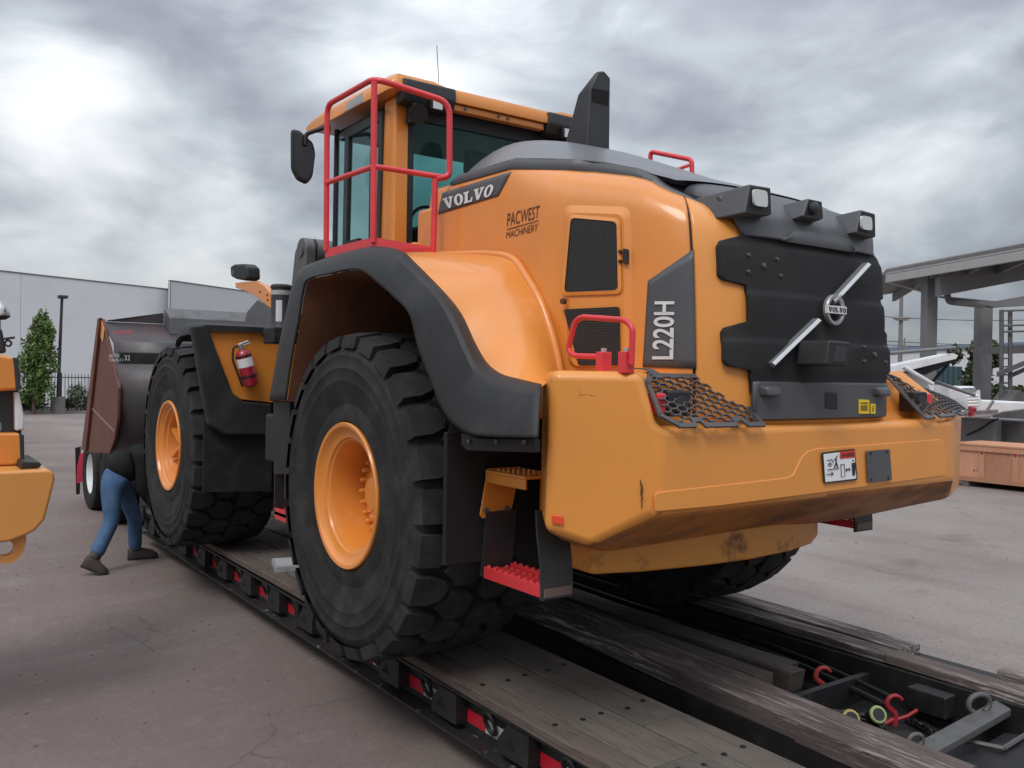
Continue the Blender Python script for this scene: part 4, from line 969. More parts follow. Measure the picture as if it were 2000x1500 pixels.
# ---- cab
CX0, CX1, CY, CZ0, CZ1 = .82, 1.86, .79, 2.60, 3.86
def shell(name, pts, thick, mat_, parent=LD, **k):
    b = MB(); b.prism(pts, thick); return b.build(name, mat_, parent, **k)
for sg in (1, -1):
    b = MB(); b.prism([(CX0, sg*.79, CZ0), (CX0+.20, sg*.79, CZ0), (CX0+.16, sg*.79, CZ1), (CX0, sg*.79, CZ1)], (0, -sg*.11, 0)); b.build('rear_post', M['orange'], LD, bevel=.015, seg=3)
    b = MB(); b.tube([(CX1-.03, sg*.76, CZ0), (CX1-.02, sg*.75, CZ1)], .022, 8); b.build('front_post', M['black'], LD)
    # door: black frame, pane, handle bar
    X0, X1, Z0, Z1 = CX0+.19, 1.60, CZ0+.02, CZ1-.06; yy = sg*.805
    fr = [((X0, Z0), (X1, Z0)), ((X1, Z0), (X1-.02, Z1)), ((X1-.02, Z1), (X0-.03, Z1)), ((X0-.03, Z1), (X0, Z0))]
    b = MB(); O = [(X0, Z0), (X1, Z0), (X1-.02, Z1), (X0-.03, Z1)]; I = [(X0+.045, Z0+.05), (X1-.06, Z0+.05), (X1-.085, Z1-.07), (X0+.02, Z1-.06)]
    n = 4; va = [Vector((x, yy, z)) for x, z in O] + [Vector((x, yy, z)) for x, z in I]; vb = [p - Vector((0, sg*.035, 0)) for p in va]
    b.add(va + vb, [(i, (i+1) % n, n+(i+1) % n, n+i) for i in range(n)] + [(2*n+i, 3*n+i, 3*n+(i+1) % n, 2*n+(i+1) % n) for i in range(n)] + [(i, 2*n+i, 2*n+(i+1) % n, (i+1) % n) for i in range(n)] + [(n+i, n+(i+1) % n, 3*n+(i+1) % n, 3*n+i) for i in range(n)])
    DR = b.build('cab_door', M['plastic'], LD)
    b = MB(); b.prism([(x, yy-sg*.018, z) for x, z in I], (0, sg*.004, 0)); b.build('door_pane', M['glass'], DR)
    b = MB(); b.tube([(X0+.02, yy+sg*.03, Z1+.02), (X0-.01, yy+sg*.055, Z1-.02), (X0+.01, yy+sg*.055, Z0+.75), (X0+.02, yy+sg*.05, Z0+.02)], .014, 8, fillet=.04); b.build('door_grab_bar', M['black'], DR, smooth=60)
    b = MB(); b.box((X1-.30, yy-.015, Z0+.30), (X1-.05, yy+.015, Z0+.345)); b.box((X0+.05, yy-.012, Z0+.19), (X1-.06, yy+.012, Z0+.215)); b.build('door_mid_rail', M['black'], DR)
    # quarter pane between door and front post
    b = MB(); b.prism([(X1, sg*.79, CZ0+.05), (CX1-.04, sg*.765, CZ0+.05), (CX1-.03, sg*.755, CZ1-.05), (X1-.02, sg*.79, CZ1-.05)], (0, -sg*.004, 0)); b.build('front_quarter_pane', M['glass'], LD)
b = MB(); b.prism([(CX0+.02, -.66, 2.66), (CX0+.02, .66, 2.66), (CX0+.02, .66, CZ1-.10), (CX0+.02, -.66, CZ1-.10)], (.004, 0, 0)); RW = b.build('rear_window', M['glassdark'], LD)
b = MB(); y_, z0_, z1_ = .70, 2.63, CZ1-.03
for lo, hi in (((CX0+.001, -y_, z0_), (CX0+.05, -y_+.055, z1_)), ((CX0+.001, y_-.055, z0_), (CX0+.05, y_, z1_)), ((CX0+.0005, -y_+.055, z1_-.10), (CX0+.05, y_-.055, z1_)), ((CX0+.001, -y_+.055, z0_), (CX0+.05, y_-.055, z0_+.06))): b.box(lo, hi)
b.build('rear_window_frame', M['black'], LD)
b = MB(); b.prism([(CX1+.02, -.74, 2.66), (CX1+.02, .74, 2.66), (CX1+.04, .74, CZ1-.05), (CX1+.04, -.74, CZ1-.05)], (.004, 0, 0)); b.build('windscreen', M['glass'], LD)
b = MB(); b.box((CX0+.05, -.76, 2.44), (CX1+.05, .76, 2.62)); b.build('cab_floor', M['black'], LD, bevel=.02)
b = MB(); b.box((CX0-.02, -.78, 2.30), (CX0+.3, .78, 2.64)); b.build('cab_rear_sill', M['orange'], LD, bevel=.02)
b = MB(); b.box((CX0+.055, -.72, CZ1-.07), (CX1, .72, CZ1-.005)); b.build('headliner', M['plastic'], LD)
# seat, wheel, consoles seen through the panes
b = MB(); b.box((1.10, -.24, 2.86), (1.55, .24, 3.00)); b.hexa([(1.02, -.24, 2.95), (1.16, -.24, 2.95), (1.16, .24, 2.95), (1.02, .24, 2.95), (.96, -.22, 3.42), (1.06, -.22, 3.42), (1.06, .22, 3.42), (.96, .22, 3.42)]); b.box((1.2, -.16, 2.62), (1.45, .16, 2.87))
ST = b.build('operator_seat', M['plastic'], LD, bevel=.035, seg=3)
b = MB(); b.box((.95, -.13, 3.46), (1.03, .13, 3.64)); b.build('head_rest', M['plastic'], ST, bevel=.03, seg=3)
b = MB(); b.box((1.05, .27, 3.02), (1.5, .37, 3.10)); b.box((1.05, -.37, 3.02), (1.5, -.27, 3.10)); b.build('arm_rest', M['plastic'], ST, bevel=.02)
b = MB(); b.tube([Vector((1.66 + .07*math.sin(a), .20*math.cos(a), 3.16 + .19*math.sin(a))) for a in [2*math.pi*k/24 for k in range(24)]], .014, 6, closed=True); b.cyl((1.72, 0, 3.14), (1.80, 0, 2.62), .04, 10); b.build('steering_wheel', M['black'], LD)
b = MB(); b.box((.92, .40, 2.66), (1.25, .62, 3.02)); b.build('side_console', M['plastic'], LD, bevel=.02)
b = MB(); b.box((1.62, .28, 3.40), (1.66, .40, 3.60)); b.build('display', M['black'], LD, bevel=.008)
# roof: rounded slab, raised corners, rear lamp bays
def roof():
    x0, x1, yy = .70, 2.06, .885
    prof = [(x0, 3.865), (x0-.005, 3.905), (x0+.02, 3.955), (x0+.12, 3.972), (1.4, 3.985), (x1-.14, 3.985), (x1-.01, 3.97), (x1+.06, 3.94), (x1+.07, 3.915), (x1, 3.875)]
    ys = [-yy, -yy+.02, -yy+.06, -.55, -.45, .45, .55, yy-.06, yy-.02, yy]; rings = []
    for y in ys:
        e = abs(y); dz = -.055 if e > yy-.005 else (-.02 if e > yy-.03 else 0); lift = 0.02 if .55 <= e < yy-.05 else 0
        rings.append([Vector((x + (.02 if (e > yy-.01 and x < 1) else 0), y, 3.865 + (z-3.865)*(1+dz*6) + (lift if z > 3.93 else 0))) for x, z in prof])
    b = MB(); b.rings(rings); return b.build('cab_roof', M['orange'], LD, smooth=45)
RF = roof()
for sg in (1, -1):
    y0, y1 = sorted((sg*.40, sg*.80)); b = MB(); b.hexa([(.715, y0, 3.80), (.715, y1, 3.80), (.66, y1, 3.885), (.66, y0, 3.885), (.80, y0, 3.80), (.80, y1, 3.80), (.80, y1, 3.965), (.80, y0, 3.965)])
    b = MB(); b.prism([(.80, y0, 3.79), (.715, y0, 3.80), (.675, y0, 3.86), (.68, y0, 3.945), (.80, y0, 3.958)], (0, y1-y0, 0)); LB = b.build('lamp_bay', M['plastic'], RF, bevel=.012)
    c = Vector((.69, sg*.56, 3.80)); b = MB(); b.box((.655, c.y-.045, 3.765), (.70, c.y+.045, 3.845)); LM = b.build('work_lamp', M['black'], RF, bevel=.01)
    b = MB(); b.box((.648, c.y-.036, 3.773), (.655, c.y+.036, 3.837)); b.build('lamp_lens', M['lens'], LM, bevel=.004)
    b = MB(); b.cyl((.70, sg*.69, 3.74), (.66, sg*.70, 3.72), .055, 16, .065); b.box((.70, sg*.69-.03, 3.68), (.80, sg*.69+.03, 3.80)); b.build('horn_unit', M['black'], RF, smooth=40)
b = MB(); b.box((.725, -.39, 3.815), (.79, .39, 3.862)); b.build('roof_rear_strip', M['orange'], RF, bevel=.01)
b = MB(); b.box((.80, -.72, 3.845), (1.95, .72, 3.865)); b.build('roof_underside', M['black'], RF)
for y in (.30, .02, -.06):
    b = MB(); b.cyl((.725, y, 3.84), (.717, y, 3.84), .012, 8); b.build('bolt', M['steel'], RF)
b = MB(); b.prism([P(535+.35*0+px*0, 0, y=1) for px in ()] or [(1.10, .888, 3.872), (1.42, .888, 3.872), (1.34, .888, 3.93), (1.12, .888, 3.935)], (0, -.004, 0)); b.build('roof_patch', M['paleSteel'], RF)
A_ = P(857, 162, x=.80); B_ = P(853, 89, x=.80); b = MB(); b.tube([A_, B_], .0028, 5); b.build('antenna', M['steel'], LD)
# wire on the post
b = MB(); b.tube([P(795, 225, x=.80), P(798, 240, x=.80), P(803, 246, x=.80), P(806, 230, x=.80)], .004, 5); b.build('lamp_cable', M['black'], LD)
# mirror
b = MB(); A_ = P(642, 246, y=.95); B_ = P(597, 262, y=1.08); b.tube([Vector((1.9, .80, A_.z+.01)), A_, B_, B_ - Vector((0, 0, .08))], .016, 8, fillet=.03); MR = b.build('mirror_arm', M['black'], LD, smooth=60)
mp_ = [P(px, py, y=1.08) for px, py in ((572, 268), (585, 262), (610, 268), (615, 285), (610, 335), (600, 355), (583, 356), (573, 342))]
xm = sum(p.x for p in mp_)/8
b = MB(); ctr = sum(mp_, Vector())/8; rr = fillet_path(mp_, .03, 3, True)
# mirror head stands square to the driver's view: turn the traced outline to face rearwards
def face(p, o, s_=1.0): d = (p-ctr); lat = d.dot(c_r)*.72; return ctr + Vector((-.10*lat + o, -lat*.99*s_*1.0, d.z*s_))
b.rings([[face(p, -.012, .96) for p in rr], [face(p, -.004) for p in rr], [face(p, .03) for p in rr], [face(p, .085, .75) for p in rr]]); MH = b.build('mirror_head', M['black'], LD, smooth=50)
b = MB(); b.prism([face(p, -.0135, .86) for p in rr], (.001, 0, 0)); b.build('mirror_glass', mat('mirror_glass', (.05, .05, .052), .08, metal=.6), MH)

# ---- red guard rail round the cab platform
YR = 1.35
Q = lambda px, py: P(px, py, y=YR)
cb = Q(729, 476); ct = Q(731, 153); lb_, lt_ = Q(635, 498), Q(639, 205); x_c = cb.x
def back(px, py, k=0.0):            # rear side of the rail runs across, slightly raked
    d = ray(px, py); 
    # plane through the corner post, running to (x_c-.10, .95)
    n_ = Vector((0, 0, 1)).cross(Vector((-.10, -.40, 0))); return CAM + d*((Vector((x_c, YR, 0))-CAM).dot(n_)/d.dot(n_))
top = [Q(637, 490), Vector((lt_.x, YR, lt_.z)), ct, back(878, 200), back(878, 345), back(852, 349)]
b = MB(); b.tube(top, .0175, 10, fillet=.075, fs=5); GR = b.build('guard_rail', M['red'], LD, smooth=60)
b = MB(); b.tube([Q(729, 474), Q(731, 160)], .0175, 10); b.build('rail_post', M['red'], GR, smooth=60)
b = MB(); b.tube([back(846, 492), back(850, 349)], .0175, 10); b.build('rail_post', M['red'], GR, smooth=60)
b = MB(); b.tube([Q(636, 358), Q(730, 325)], .0155, 10); b.build('mid_rail', M['red'], GR, smooth=60)
b = MB(); b.tube([Q(730, 325), back(870, 347)], .0155, 10); b.build('mid_rail', M['red'], GR, smooth=60)
for A4 in ((Q(634, 487), Q(729, 463), Q(730, 489), Q(635, 503)), (Q(729, 463), back(848, 483), back(849, 498), Q(730, 489))):
    n_ = (A4[1]-A4[0]).cross(A4[3]-A4[0]).normalized()*.012
    b = MB(); b.prism(A4, n_); b.build('toe_board', M['red'], GR)
# orange housings between cab and hood
b = MB(); b.box((.20, .66, 2.60), (.72, .98, 2.80)); b.build('side_cover', M['orange'], LD, bevel=.02)
b = MB(); b.box((.02, .55, 2.58), (.26, .93, 3.0)); b.build('side_cover', M['orange'], LD, bevel=.03)
# ---- far rail
b = MB(); fr = [P(px, py, y=-.78) for px, py in ((1268, 304), (1271, 296), (1351, 312), (1355, 326))]; b.tube([fr[0]-Vector((0, 0, .3)), fr[1], fr[2], fr[3]-Vector((0, 0, .3))], .016, 8, fillet=.03); b.tube([fr[2]-Vector((0, 0, .03)), fr[2] + Vector((.12, .1, -.08))], .012, 6); b.build('far_grab_rail', M['red'], LD, smooth=60)
# ---- exhaust stack
fy = lambda px, py: P(px, py, y=0.0)
XE = -.25
rb_ = [P(px, py, x=XE) for px, py in ((1145, 312), (1152, 176), (1169, 139), (1181, 138), (1193, 152), (1191, 318))]
xfr = [.03, -.13, -.215, -.215, -.15, .03]
b = MB(); n = 6; b.add(rb_ + [Vector((x, p.y + (.0 if i in (0, 5) else 0), p.z)) for i, (x, p) in enumerate(zip(xfr, rb_))], [tuple(range(n)), tuple(range(2*n-1, n-1, -1))] + [(i, n+i, n+(i+1) % n, (i+1) % n) for i in range(n)])
b.build('exhaust_stack', M['plastic'], LD, bevel=.012, seg=3)
b = MB(); q = [P(px, py, x=XE-.003) for px, py in ((1157, 172), (1189, 178), (1188, 206), (1157, 198))]; b.prism(q, (.002, 0, 0)); b.build('exhaust_mouth', M['hole'], LD)

# ================================================================== front half
# ---- front fenders
for sg in (1, -1):
    mm = (lambda c: list(c)) if sg > 0 else mirror_y
    X = 2.70
    b = MB(); b.prism(mm([P(*p, x=X) for p in ((404, 636), (556, 640), (556, 700), (532, 787), (470, 780), (452, 768), (435, 722))]), (.03, 0, 0)); FP = b.build('front_fender_panel', M['orange'], LD, bevel=.006)
    tr_ = [(374, 636), (404, 634), (438, 722), (456, 770), (476, 784), (532, 789), (532, 850), (440, 850), (408, 830), (392, 745), (384, 690)]
    b = MB(); b.prism(mm([P(*p, x=X-.045) for p in tr_]), (.09, 0, 0)); b.build('front_fender_edge', M['fender'], LD, bevel=.02, seg=3)
    b = MB(); b.prism(mm([P(*p, x=X+.035) for p in ((398, 820), (534, 835), (530, 960), (396, 962))]), (.015, 0, 0)); b.build('front_mud_flap', M['black'], LD, bevel=.005)
    b = MB(); z = 2.365; rings = []
    for x, z_, w in ((2.66, 2.37, 1.555), (2.8, 2.395, 1.575), (3.0, 2.385, 1.585), (3.15, 2.35, 1.58), (3.24, 2.30, 1.56)):
        rings.append(mm([Vector((x, .78, z_)), Vector((x, w-.06, z_)), Vector((x, w-.015, z_-.03)), Vector((x, w, z_-.10)), Vector((x, w-.03, z_-.10)), Vector((x, w-.06, z_-.05)), Vector((x, .78, z_-.04))]))
    b.rings(rings); b.build('front_fender_top', M['fender'], LD, smooth=50)
    b = MB(); b.box((2.72, min(sg*.45, sg*.95), 1.75), (3.3, max(sg*.45, sg*.95), 2.36)); b.build('front_frame_side', M['orange'], LD, bevel=.02)
# ---- front work lamp on its bracket, and lubricator can
b = MB(); LH = [P(px, py, y=1.10) for px, py in ((449, 520), (456, 516), (474, 515), (481, 521), (482, 544), (476, 548), (459, 545), (450, 540))]
b.prism(LH, (0, -.12, 0)); HL = b.build('head_lamp', M['black'], LD, bevel=.02, seg=3)
c = P(456, 532, y=1.103); b = MB(); b.box((c.x-.02, 1.1005, c.z-.02), (c.x+.02, 1.106, c.z+.02)); b.build('lamp_tag', M['steel'], HL)
br_ = [P(px, py, y=1.08) for px, py in ((459, 552), (498, 549), (514, 556), (528, 572), (528, 602), (500, 580), (487, 572), (460, 562))]
b = MB(); b.prism(br_, (0, -.05, 0)); BR = b.build('lamp_bracket', M['orange'], LD, bevel=.006)
for p in ((508, 570), (522, 576), (523, 586)):
    c = P(*p, y=1.082); b = MB(); b.cyl(c, c + Vector((0, .006, 0)), .008, 8); b.build('bolt', M['brownprint'], BR)
c = P(549, 610, y=1.0); zt_, zb_ = P(549, 556, y=1.0).z, P(549, 640, y=1.0).z
b = MB(); b.lathe([(.001, zt_-c.z), (.07, zt_-c.z), (.085, zt_-c.z-.012), (.085, zt_-c.z-.03), (.078, zt_-c.z-.035), (.078, zb_-c.z+.02), (.09, zb_-c.z), (.001, zb_-c.z)], c, 'z', 28); CN = b.build('grease_can', M['plastic'], LD, smooth=40)
b = MB(); b.lathe([(.0795, zt_-c.z-.05), (.0795, zt_-c.z-.085)], c, 'z', 28); b.build('clear_band', M['paleSteel'], CN, smooth=60)
b = MB(); lab = []
for k in range(6):
    a = R(196 + k*7); lab.append([Vector((c.x + .0798*math.cos(a), c.y - .0798*math.sin(a), z_)) for z_ in (zt_-.13, zb_+.045)])
v, f = loft(lab); obj('can_label', v, f, M['letter'], CN)
b = MB(); b.box((c.x-.13, c.y-.10, zb_-.13), (c.x+.10, c.y+.11, zb_)); b.build('can_base', M['black'], LD, bevel=.015)
b = MB(); q = P(512, 650, y=1.0); b.tube([q + Vector((.02, 0, .02)), q + Vector((.10, .03, .02)), q + Vector((.12, .03, -.015)), q + Vector((.02, .02, -.035)), q + Vector((-.05, 0, -.02))], .007, 6, fillet=.02); b.build('hose', M['black'], LD)
b = MB(); b.sphere(P(566, 640, y=1.05), .04, 12, 8, (1, .5, 1.2)); b.build('red_cap', M['red'], LD, smooth=180)
# ---- lift arms, pivots, linkage
for sg in (1, -1):
    y0 = sg*.50
    prof = [(2.86, 3.05), (2.95, 3.17), (3.08, 3.18), (3.18, 3.09), (3.25, 2.80), (3.7, 2.62), (4.15, 2.72), (4.45, 2.62), (5.0, 1.9), (5.35, 1.45), (5.2, 1.3), (4.7, 1.75), (4.2, 2.25), (3.6, 2.25), (3.1, 2.45), (2.9, 2.85)]
    b = MB(); b.prism([(x, y0-.05, z) for x, z in prof], (0, .10, 0)); LA = b.build('lift_arm', M['steel'], LD, bevel=.015)
    c = P(588, 490, y=.62) if sg > 0 else mirror_y([P(588, 490, y=.62)])[0]
    b = MB()
    pl_ = [(c.x + .115*math.cos(R(a)), c.z + .115*math.sin(R(a))) for a in range(-10, 200, 15)] + [(c.x-.10, c.z-.55), (c.x+.10, c.z-.55)]
    b.prism([(x, c.y, z) for x, z in pl_], (0, -sg*.09, 0)); PV = b.build('tower_plate', M['steel'], LD, bevel=.01)
    b = MB(); b.cyl((c.x, c.y + sg*.012, c.z), (c.x, c.y - sg*.35, c.z), .055, 24); b.build('pivot_pin', M['steel'], PV, smooth=40)
    b = MB(); b.cyl((c.x, c.y - sg*.11, c.z-.01), (c.x, c.y - sg*.26, c.z-.01), .125, 28); b.build('pivot_boss', M['steel'], PV, smooth=40)
    b = MB(); b.cyl((2.5, sg*.3, 1.7), (4.4, sg*.3, 2.3), .09, 18); b.build('lift_cylinder', M['steel'], LD, smooth=40)
# bell crank plate in the middle
c = P(515, 640, y=.30); b = MB(); rr_ = abs(P(515, 592, y=.3).z - c.z)
b.prism([(c.x + rr_*math.cos(R(a))*1.0, .30, c.z + rr_*math.sin(R(a))) for a in range(0, 360, 12)], (0, -.1, 0)); BC = b.build('bell_crank', M['steel'], LD, bevel=.01)
q = P(514, 634, y=.302); b = MB(); b.cyl(q, q + Vector((0, .004, 0)), .05, 20); b.build('crank_hole', M['black'], BC)
# ---- bucket
BY = 1.60
prof = [(6.12, 2.53), (5.84, 2.40), (5.60, 2.30), (5.55, 2.10), (5.38, 1.98), (5.30, 1.80), (5.32, 1.55), (5.45, 1.30), (5.66, 1.14), (6.0, 1.08), (7.1, 1.03)]
up = prof[:5]; sh = crom([(x, 0, z) for x, z in prof[4:]], 22)
outer = [Vector((x, 0, z)) for x, z in up[:-1]] + sh
ys = [-BY+.02, -.8, 0, .8, BY-.02]
v, f = loft([[Vector((p.x, y, p.z)) for p in outer] for y in ys]); BK = obj('bucket_shell', v, f, M['bucket'], LD, smooth=30, solid=.03)
for sg in (1, -1):
    side = [(6.30, 2.56), (6.12, 2.56), (5.82, 2.30), (5.50, 2.05), (5.27, 1.82), (5.29, 1.5), (5.42, 1.28), (5.66, 1.11), (7.12, 1.0), (7.10, 1.15)]
    b = MB(); b.prism([(x, sg*BY, z) for x, z in side], (0, -sg*.03, 0)); SD = b.build('bucket_side_plate', M['rust'], LD, bevel=.006)
    rib = [(6.26, 2.56), (6.12, 2.56), (5.98, 2.46), (6.98, 1.06), (7.10, 1.10)]
    b = MB(); b.prism([(x, sg*(BY+.002), z) for x, z in ((6.22, 2.57), (6.10, 2.57), (6.86, 1.04), (7.12, 1.04))], (0, sg*.03, 0)); b.build('side_cutter', M['rust'], LD, bevel=.006)
    b = MB(); b.prism([(x, sg*(BY+.004), z) for x, z in ((6.12, 2.545), (5.96, 2.43), (6.02, 2.30), (6.16, 2.36))], (0, sg*.006, 0)); b.build('orange_tip', M['orange'], LD)
    b = MB(); b.prism([(x, sg*(BY+.003), z) for x, z in ((6.75, 1.56), (6.72, 1.575), (5.42, 1.375), (5.40, 1.35))], (0, sg*.006, 0)); b.build('weld_seam', mat('weld', (.30, .16, .13), .5) if 'weld' not in bpy.data.materials else bpy.data.materials['weld'], LD)
b = MB(); b.box((5.50, -BY+.05, 2.02), (5.56, BY-.05, 2.19)); BB = b.build('bucket_back_band', M['black'], LD, bevel=.01)
bx = 5.497
pb_ = lambda px, py: P(px, py, x=bx)
lettering('bucket_lettering', font_word('66700'), quad((213, 698), (233, 698), (213, 691), (233, 691), pb_), M['letter'], BB)
lettering('bucket_lettering', font_word('3463611'), quad((213, 706), (240, 706), (213, 700), (240, 700), pb_), M['letter'], BB)
lettering('bucket_lettering', font_word('32'), quad((243, 704), (254, 704), (243, 694), (254, 694), pb_), M['letter'], BB)
def pt_(px, py): return P(px, py, x=5.70) 
nrm_b = Vector((-.10, 0, .24)).normalized()
def on_top(px, py):
    d = ray(px, py); A_ = Vector((5.84, 0, 2.40)); n_ = Vector((-(2.53-2.30), 0, 6.12-5.60)).normalized(); return CAM + d*((A_-CAM).dot(n_)/d.dot(n_)) + n_*.004
try: lettering('faded_red_lettering', font_word('VOLVO', .02), quad((222, 654), (260, 653), (221, 646), (259, 645), on_top), M['darkred'], LD)
except Exception as e: print('faded', e)
# spill guard and hinge boxes along the top of the bucket
b = MB(); b.prism([(5.84, -.95, 2.40), (6.12, -.95, 2.53), (6.10, -.95, 2.72), (5.86, -.95, 2.60)], (0, 1.9, 0)); b.build('spill_guard', M['steel'], LD, bevel=.012)
b = MB(); b.add([(6.12, BY-.04, 2.535), (6.12, .95, 2.535), (6.12, .95, 2.66), (6.10, BY-.05, 2.545)], [(0, 1, 2, 3)]); b.add([(6.12, -BY+.04, 2.535), (6.12, -.95, 2.535), (6.12, -.95, 2.66), (6.10, -BY+.05, 2.545)], [(0, 1, 2, 3)]); b.build('spill_guard_wing', M['bucket'], LD, solid=.02)
# ---- front boarding steps between the wheels
for sg in (1, -1):
    S = lambda a, c: (min(sg*a, sg*c), max(sg*a, sg*c))
    x0, x1 = 1.42, 1.74; y0, y1 = S(.95, 1.24)
    for xq in (x1, x0-.015):
        b = MB(); b.box((xq, y0, .98), (xq+.015, y1, 1.30)); b.build('step_strap', M['plastic'], LD)
    b = MB(); b.box((x0, y0, .97), (x1, y1, 1.0)); b.box((x0, S(1.22, 1.24)[0], .94), (x1, S(1.22, 1.24)[1], 1.02)); SP_ = b.build('boarding_step', M['red'], LD, bevel=.004)
    for i in range(6):
        for j in range(4):
            t = MB(); t.lathe([(.011, 0), (.008, .012), (.005, .012), (.005, -.001)], (x0+.03+.052*i, y0+.05+.06*j, 1.0), 'z', 8); t.build('tread_tooth', M['red'], SP_)
    b = MB(); b.box((x0-.02, y0, 1.28), (x1+.02, y1, 1.36)); b.build('step_bracket', M['orange'], LD, bevel=.006)
    b = MB(); b.box((.98, S(.45, 1.3)[0], 1.36), (1.8, S(.45, 1.3)[1], 1.70)); b.build('tank_cover', M['black'], LD, bevel=.02)
# ---- fire extinguisher hung on the front fender panel
FX = 2.64
fp = lambda px, py, o=0.0: P(px, py, x=FX-o)
A_, B_ = fp(474, 690, .02), fp(488, 742, .02)
FE = empty('fire_extinguisher', B_ - Vector((0, 0, .05)), 'red fire extinguisher with white label strapped to the orange front fender', 'fire extinguisher')
ax = (A_-B_).normalized(); b = MB(); Lb = (A_-B_).length; rb = .062; X_ = Vector((1, 0, 0)); Yx = ax.cross(X_).normalized(); X_ = Yx.cross(ax)
def rings_ax(b, prof, seg=24): b.rings([[B_ + ax*w + r_*(math.cos(2*math.pi*k/seg)*X_ + math.sin(2*math.pi*k/seg)*Yx) for k in range(seg)] for r_, w in prof], cap=True)
rings_ax(b, [(.035, -.055), (.058, -.04), (.062, -.01), (.062, Lb-.02), (.05, Lb+.01), (.025, Lb+.03)]); b.build('cylinder', M['exred'], FE, smooth=40)
b = MB(); rings_ax(b, [(.0632, Lb*.50), (.0632, Lb*.82)]); b.build('label_band', M['white'], FE, smooth=40)
b = MB(); rings_ax(b, [(.0645, Lb*.10), (.0645, Lb*.19)]); b.build('strap', M['black'], FE, smooth=40)
b = MB(); rings_ax(b, [(.0645, Lb*.86), (.0645, Lb*.93)]); b.build('strap', M['black'], FE, smooth=40)
b = MB(); rings_ax(b, [(.02, Lb+.025), (.024, Lb+.04), (.022, Lb+.075)]); b.tube([A_ + ax*.075 + Yx*.02, A_ + ax*.085 - Yx*.07], .009, 6); b.tube([A_ + ax*.06, A_ + ax*.065 - Yx*.08], .007, 6); b.build('valve', M['chrome'], FE, smooth=50)
b = MB(); b.tube([A_ + ax*.06, A_ + ax*.07 + Yx*.06, A_ + Yx*.095 - ax*.03, A_ + Yx*.08 - ax*.16, A_ + Yx*.072 - ax*.26], .009, 8, fillet=.04); b.build('hose', M['black'], FE, smooth=60)
# ================================================================== lowboy trailer
TX0, TX1 = -3.6, 6.2
TR = empty('lowboy_trailer', (1.3, -.2, 0), 'black lowboy trailer with worn timber deck under the wheel loader', 'trailer')
def tz(x): return float(np.interp(x, [-3.6, -2.4, .5, 6.2], [.385, .405, .435, .435]))     # the deck sags a little to the rear
def plank(y0, y1, x0, x1, th=.05, mt='deckwood', name='deck_plank', dz=0.0, ch=.006):
    """one board: worn, slightly warped top"""
    n = max(2, int((x1-x0)/.5)); b = MB(); rings = []; w0 = random.uniform(-.003, .003)
    for i in range(n+1):
        x = x0 + (x1-x0)*i/n; z = tz(x) + dz + w0 + random.uniform(-.002, .002); e = random.uniform(-.003, .003)
        rings.append([(x, y0+e, z-th), (x, y1+e, z-th), (x, y1+e, z-ch), (x, y1-ch+e, z), (x, y0+ch+e, z), (x, y0+e, z-ch)])
    b.rings(rings); return b.build(name, M[mt], TR)
cuts = [-3.6, -1.9, .9, 3.4, 6.15]
for (y0, y1) in ((.985, 1.125), (.712, .973), (.43, .700)):
    o_ = random.uniform(-.5, .5) if y0 < .9 else 0
    xs_ = [cuts[0]] + [c + o_ for c in cuts[1:-1]] + [cuts[-1]]
    for a, c in zip(xs_, xs_[1:]): plank(y0, y1, a + .004, c - .004, mt='deckedge' if y0 > .9 else 'deckwood', name='edge_plank' if y0 > .9 else 'deck_plank')
bb = None
for y in (1.05, .90, .78, .63, .50):
    for x in [-3.2 + .62*i for i in range(15)]:
        if -.62 < x < .62 or 3.1 < x < 4.3: continue
        xj = x + random.uniform(-.02, .02)
        if bb is None:
            b = MB(); b.lathe([(.001, .0035), (.010, .003), (.014, .0)], (0, 0, 0), 'z', 10); bb = obj('deck_bolt', b.v, b.f, M['sill2'], TR, smooth=60, origin=(0, 0, 0)); q_ = bb
        else: q_ = share(bb, 'deck_bolt', TR, (0, 0, 0))
        q_.location = Vector((xj, y, tz(xj) + .002)) - wloc(TR)
for (y0, y1) in ((-1.36, -1.215), (-1.60, -1.40)):
    for a, c in zip([-3.6, -1.55, 1.8], [-1.55, 1.8, 6.15]):
        if y0 < -1.5 and a == -3.6: continue
        plank(y0, y1, a + .004, c - .004, mt='rubbedwood', name='rail_timber')
plank(-1.60, -1.50, -3.6, -2.05, mt='rubbedwood', name='rail_timber')
for y0, y1 in ((.12, .40), (-.16, .10), (-.44, -.18), (-.72, -.46), (-1.0, -.74), (-1.21, -1.02)):         # closed deck ahead of the well
    for a, c in ((1.75, 4.0), (4.0, 6.15)): plank(y0, y1, a + .004, c - .004)
# big scuffed beam timber, bowed, higher than the deck
def beam(name, pts, w, th, mt):
    b = MB(); rings = []; c_ = .006
    for i, p in enumerate(pts):
        p = Vector(p); e = random.uniform(-.0015, .0015)
        rings.append([(p.x, p.y-w+e, p.z-th), (p.x, p.y+e, p.z-th), (p.x, p.y+e, p.z-c_), (p.x, p.y-c_*1.5+e, p.z), (p.x, p.y-w+c_+e, p.z), (p.x, p.y-w+e, p.z-c_)])
    b.rings(rings); return b.build(name, M[mt], TR)
bp = [(1.7, .02, .49), (.9, .03, .49), (.34, .04, .487), (-.3, .06, .475), (-.9, .08, .46), (-1.5, .10, .445), (-2.1, .115, .43), (-2.62, .12, .42)]
beam('beam_timber', bp, .27, .10, 'rubbedwood')
b = MB(); b.box((-3.6, -.17, .16), (1.7, .11, .35)); b.build('centre_beam', M['black'], TR, bevel=.006)
b = MB(); b.box((-3.6, -1.21, .15), (6.15, -1.17, .36)); b.build('inner_rail_web', M['black'], TR)
